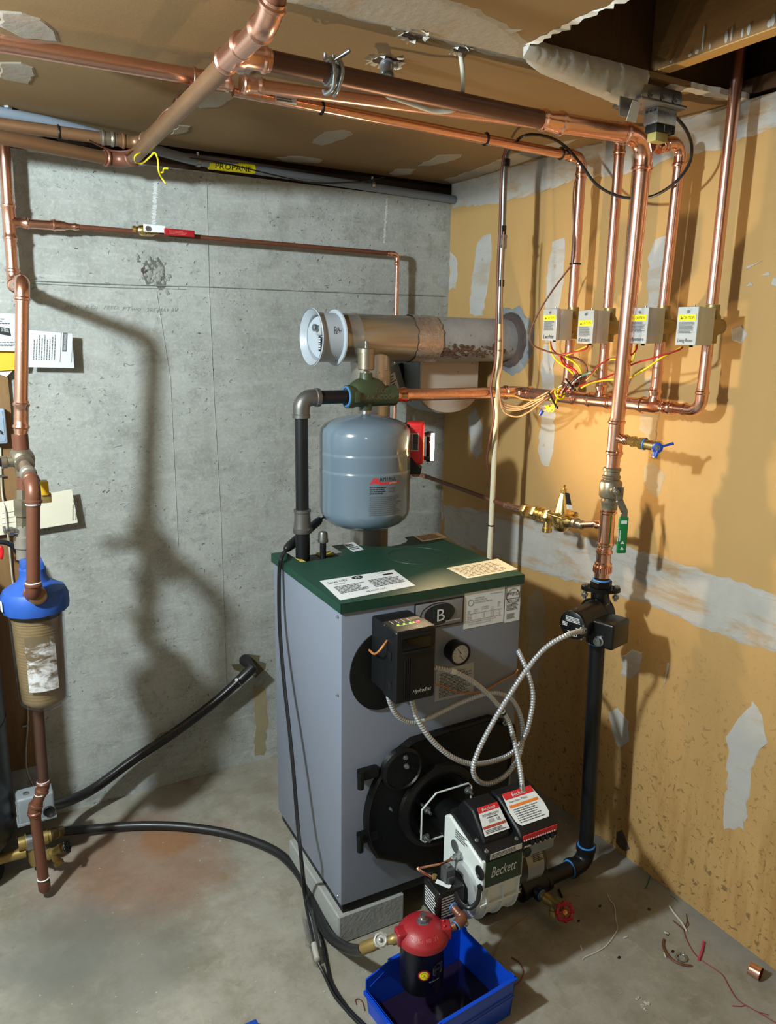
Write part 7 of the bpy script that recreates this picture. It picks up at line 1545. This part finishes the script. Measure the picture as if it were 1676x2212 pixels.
MB().sweep(spline([cA2, at(700, 2105, z=.008), at(722, 2150, z=.006), at(755, 2190, z=.006), at(798, 2238, z=.006), at(824, 2295, z=.006), at(830, 2380, z=.006)], 9), .0046, 8).build('cord', 'black_rubber', g)
cg = thing('cord_connector', 'clear plastic sleeve over a white plug joint in the black cord, lying on the floor', 'connector', cA1.lerp(cA2, .5))
dc = (cA2 - cA1); Lc = dc.length; up_ = V((0, 0, .012))
MB().rev(cA1, dc, [(0, .0205), (Lc * .52, .0195), (Lc * .54, .024), (Lc * .60, .024), (Lc * .62, .0155), (Lc, .014), (Lc, .011), (Lc * .62, .0125), (Lc * .5, .0165), (.004, .0178)], 24, False).build('clear_sleeve', 'clear', cg, smooth=40); MB().rev(cA1 + dc * .64, dc, [(0, .009), (Lc * .30, .009), (Lc * .31, .006)], 14).build('white_plug', 'wire_white', cg)
MB().sweep([cA1, cA1 + dc * .3, cA1 + dc * .62], .0045, 8).build('inner_cord', 'black_rubber', cg)
# ================================================================ bits on the floor
def fl(name, pix, r, mat, label, cat='wire', n=6, z=None):
    o = cord(name, [at(u, v, z=(z or r * 1.05)) for u, v in pix], r, mat, None, n, 6); return tag(o, label, cat)
fl('bare_wire', [(1311, 1930), (1318, 1945), (1327, 1957), (1330, 1985), (1333, 2000), (1330, 2015), (1310, 2042), (1285, 2058), (1264, 2067), (1258, 2073)], .0018, 'wire_white', 'long off-white wire offcut curving on the floor right of the red wheel valve')
fl('white_tube_offcut', [(1446, 1958), (1458, 1975), (1472, 1992), (1483, 2012)], .0030, 'wire_white', 'straight white cable offcut near the right wall')
fl('brown_tube_offcut', [(1434, 2029), (1432, 2042), (1440, 2060), (1455, 2075), (1475, 2084), (1493, 2086)], .0038, 'copper_brown', 'curved brown tubing offcut on the floor by the lock nut')
fl('pink_tube_offcut', [(1520, 2034), (1516, 2055), (1509, 2074)], .0036, 'pink', 'short pinkish red insulation offcut on the floor')
fl('red_wire', [(1478, 1998), (1478, 2015), (1488, 2040), (1502, 2062), (1518, 2076), (1545, 2094), (1562, 2108), (1575, 2132), (1592, 2158), (1612, 2172), (1640, 2188), (1680, 2212)], .0015, 'old_red', 'long thin red wire running along the floor to the right picture edge')
fl('red_wire', [(1581, 2173), (1600, 2174), (1612, 2173), (1635, 2185), (1660, 2192)], .0012, 'old_red', 'short red wire strand crossing the long one')
fl('red_wire', [(1454, 1989), (1468, 2000), (1478, 2010)], .0022, 'wire_brown', 'dark red wire end beside the white offcut')
fl('red_wire', [(1482, 1974), (1484, 1990), (1478, 2006), (1487, 1998), (1483, 1985)], .0014, 'wire_brown', 'dark looped wire end beside the white offcut')
fl('green_wire', [(1404, 1893), (1399, 1908), (1394, 1919)], .0018, 'handle_green', 'tiny green wire offcut at the foot of the wall')
fl('green_wire', [(1448, 1934), (1458, 1941), (1464, 1948)], .0009, 'handle_green', 'hair-thin green strand at the foot of the wall')
fl('black_wire', [(1207, 1922), (1214, 1938)], .0036, 'black_rubber', 'short black wire offcut behind the red wheel valve')
fl('bare_wire', [(1222, 1943), (1234, 1932), (1245, 1935), (1254, 1937)], .0011, 'wire_tan', 'thin tan wire curl right of the red wheel valve')
fl('bare_wire', [(1140, 1975), (1125, 1988), (1098, 2008), (1082, 2030), (1072, 2050), (1066, 2064)], .0012, 'wire_tan', 'thin tan wire on the floor behind the blue bin')
fl('brown_wire', [(1105, 2068), (1122, 2080), (1130, 2100), (1122, 2120), (1106, 2132)], .0020, 'copper_brown', 'curved brown wire right of the blue bin')
fl('copper_clip', [(770, 2170), (768, 2160), (776, 2158), (783, 2165), (788, 2183)], .0015, 'copper_brown', 'hairpin of reddish wire on the floor left of the blue bin')
for (pp, lab) in (([(1347, 2026), (1355, 2023)], 'left of the brown tubing offcut'), ([(1254, 2043), (1257, 2052)], 'left of the long off-white wire'), ([(1434, 2058), (1438, 2068)], 'touching the brown tubing offcut'), ([(1434, 2013), (1444, 2018)], 'above the brown tubing offcut')): fl('white_offcut', pp, .0022, 'wire_white', 'tiny white insulation crumb ' + lab, 'offcut')
for (u, v, lab) in ((1296, 1957, 'near the upper end of the long off-white wire'), (1250, 1989, 'below the red wheel valve'), (1453, 2055, 'beside the lock nut'), (1337, 2068, 'between long wire and brown tubing'), (1442, 2018, 'beside a white crumb')): 
    p = at(u, v, z=.0015); tag(MB().obox(p, (.005, .002, 0), (-.0016, .003, 0), (0, 0, .0015), .0008, 1).build('black_crumb', 'black_rubber'), 'tiny black insulation crumb ' + lab, 'offcut')
p = at(1402, 1964, z=.001); tag(MB().rev(p, (0, 0, 1), [(-.001, .006), (.0012, .005)], 10).build('dark_pebble', 'insul'), 'dark round pebble on the floor near the right wall', 'pebble')
p = at(1630, 2049, z=.003); tag(MB().ball(p, .005, 9, 6, (1, 1, .8)).build('brown_pebble', 'copper_brown'), 'brown lump at the foot of the right wall above the copper cap', 'pebble')
p = at(1472, 2068, z=.004); m = MB(); rr2 = [(.012, 0), (.017, 0), (.0178, .003), (.0178, .005), (.013, .006), (.012, .005)]; m.rev(p - V((0, 0, .004)), (0, 0, 1), [(z, r) for r, z in rr2] + [(0, .012)], 8, False); tag(m.build('lock_nut', 'steel'), 'silver conduit lock nut lying on the floor', 'nut')
a, b = at(1628, 2096, z=.019), at(1656, 2104, z=.019); d = V((.25, -.97, 0)).normalized()
m = MB().rev(a - d * .012, d, [(0, .0155), (0, .0175), (.004, .0185), (.022, .0185), (.026, .0195), (.032, .0195), (.032, .0172), (.004, .0165), (.004, .001)], 26, False); tag(m.build('copper_sleeve', 'copper_bright'), 'short copper fitting lying by the right wall', 'fitting')
p = at(1390, 2170, z=.0005); m = MB(); q = random.Random(5)
for i in range(14): m.ball(p + V((q.gauss(0, .008), q.gauss(0, .010), .001)), q.uniform(.002, .005), 6, 4, (1, 1, .5))
m.build('mortar_crumbs', 'comp'); tag(bpy.data.objects['mortar_crumbs'], 'small patch of white mortar crumbs on the floor at lower right', 'debris')['kind'] = 'stuff'
m = MB(); q = random.Random(15)
for i in range(110):
    u, v = q.uniform(60, 1640), q.uniform(1700, 2212); p = at(u, v, z=.0006)
    if p.x > -.03 or p.y > -.05: continue
    b_ = _tol(p - B0)
    if -.05 < b_.x < .66 and -.02 < b_.y < .6: continue
    m.ball(p, q.uniform(.0008, .0026), 5, 3, (1.5, 1, .6))
m.build('floor_grit', 'comp'); tag(bpy.data.objects['floor_grit'], 'fine pale grit scattered over the concrete floor', 'grit')['kind'] = 'stuff'
p = at(540, 2216, z=.012); tag(MB().box(p + V((-.03, -.05, -.012)), p + V((.02, .006, .010)), .006, 2).build('blue_cap', 'blue'), 'corner of a dark blue object at the bottom picture edge', 'object')
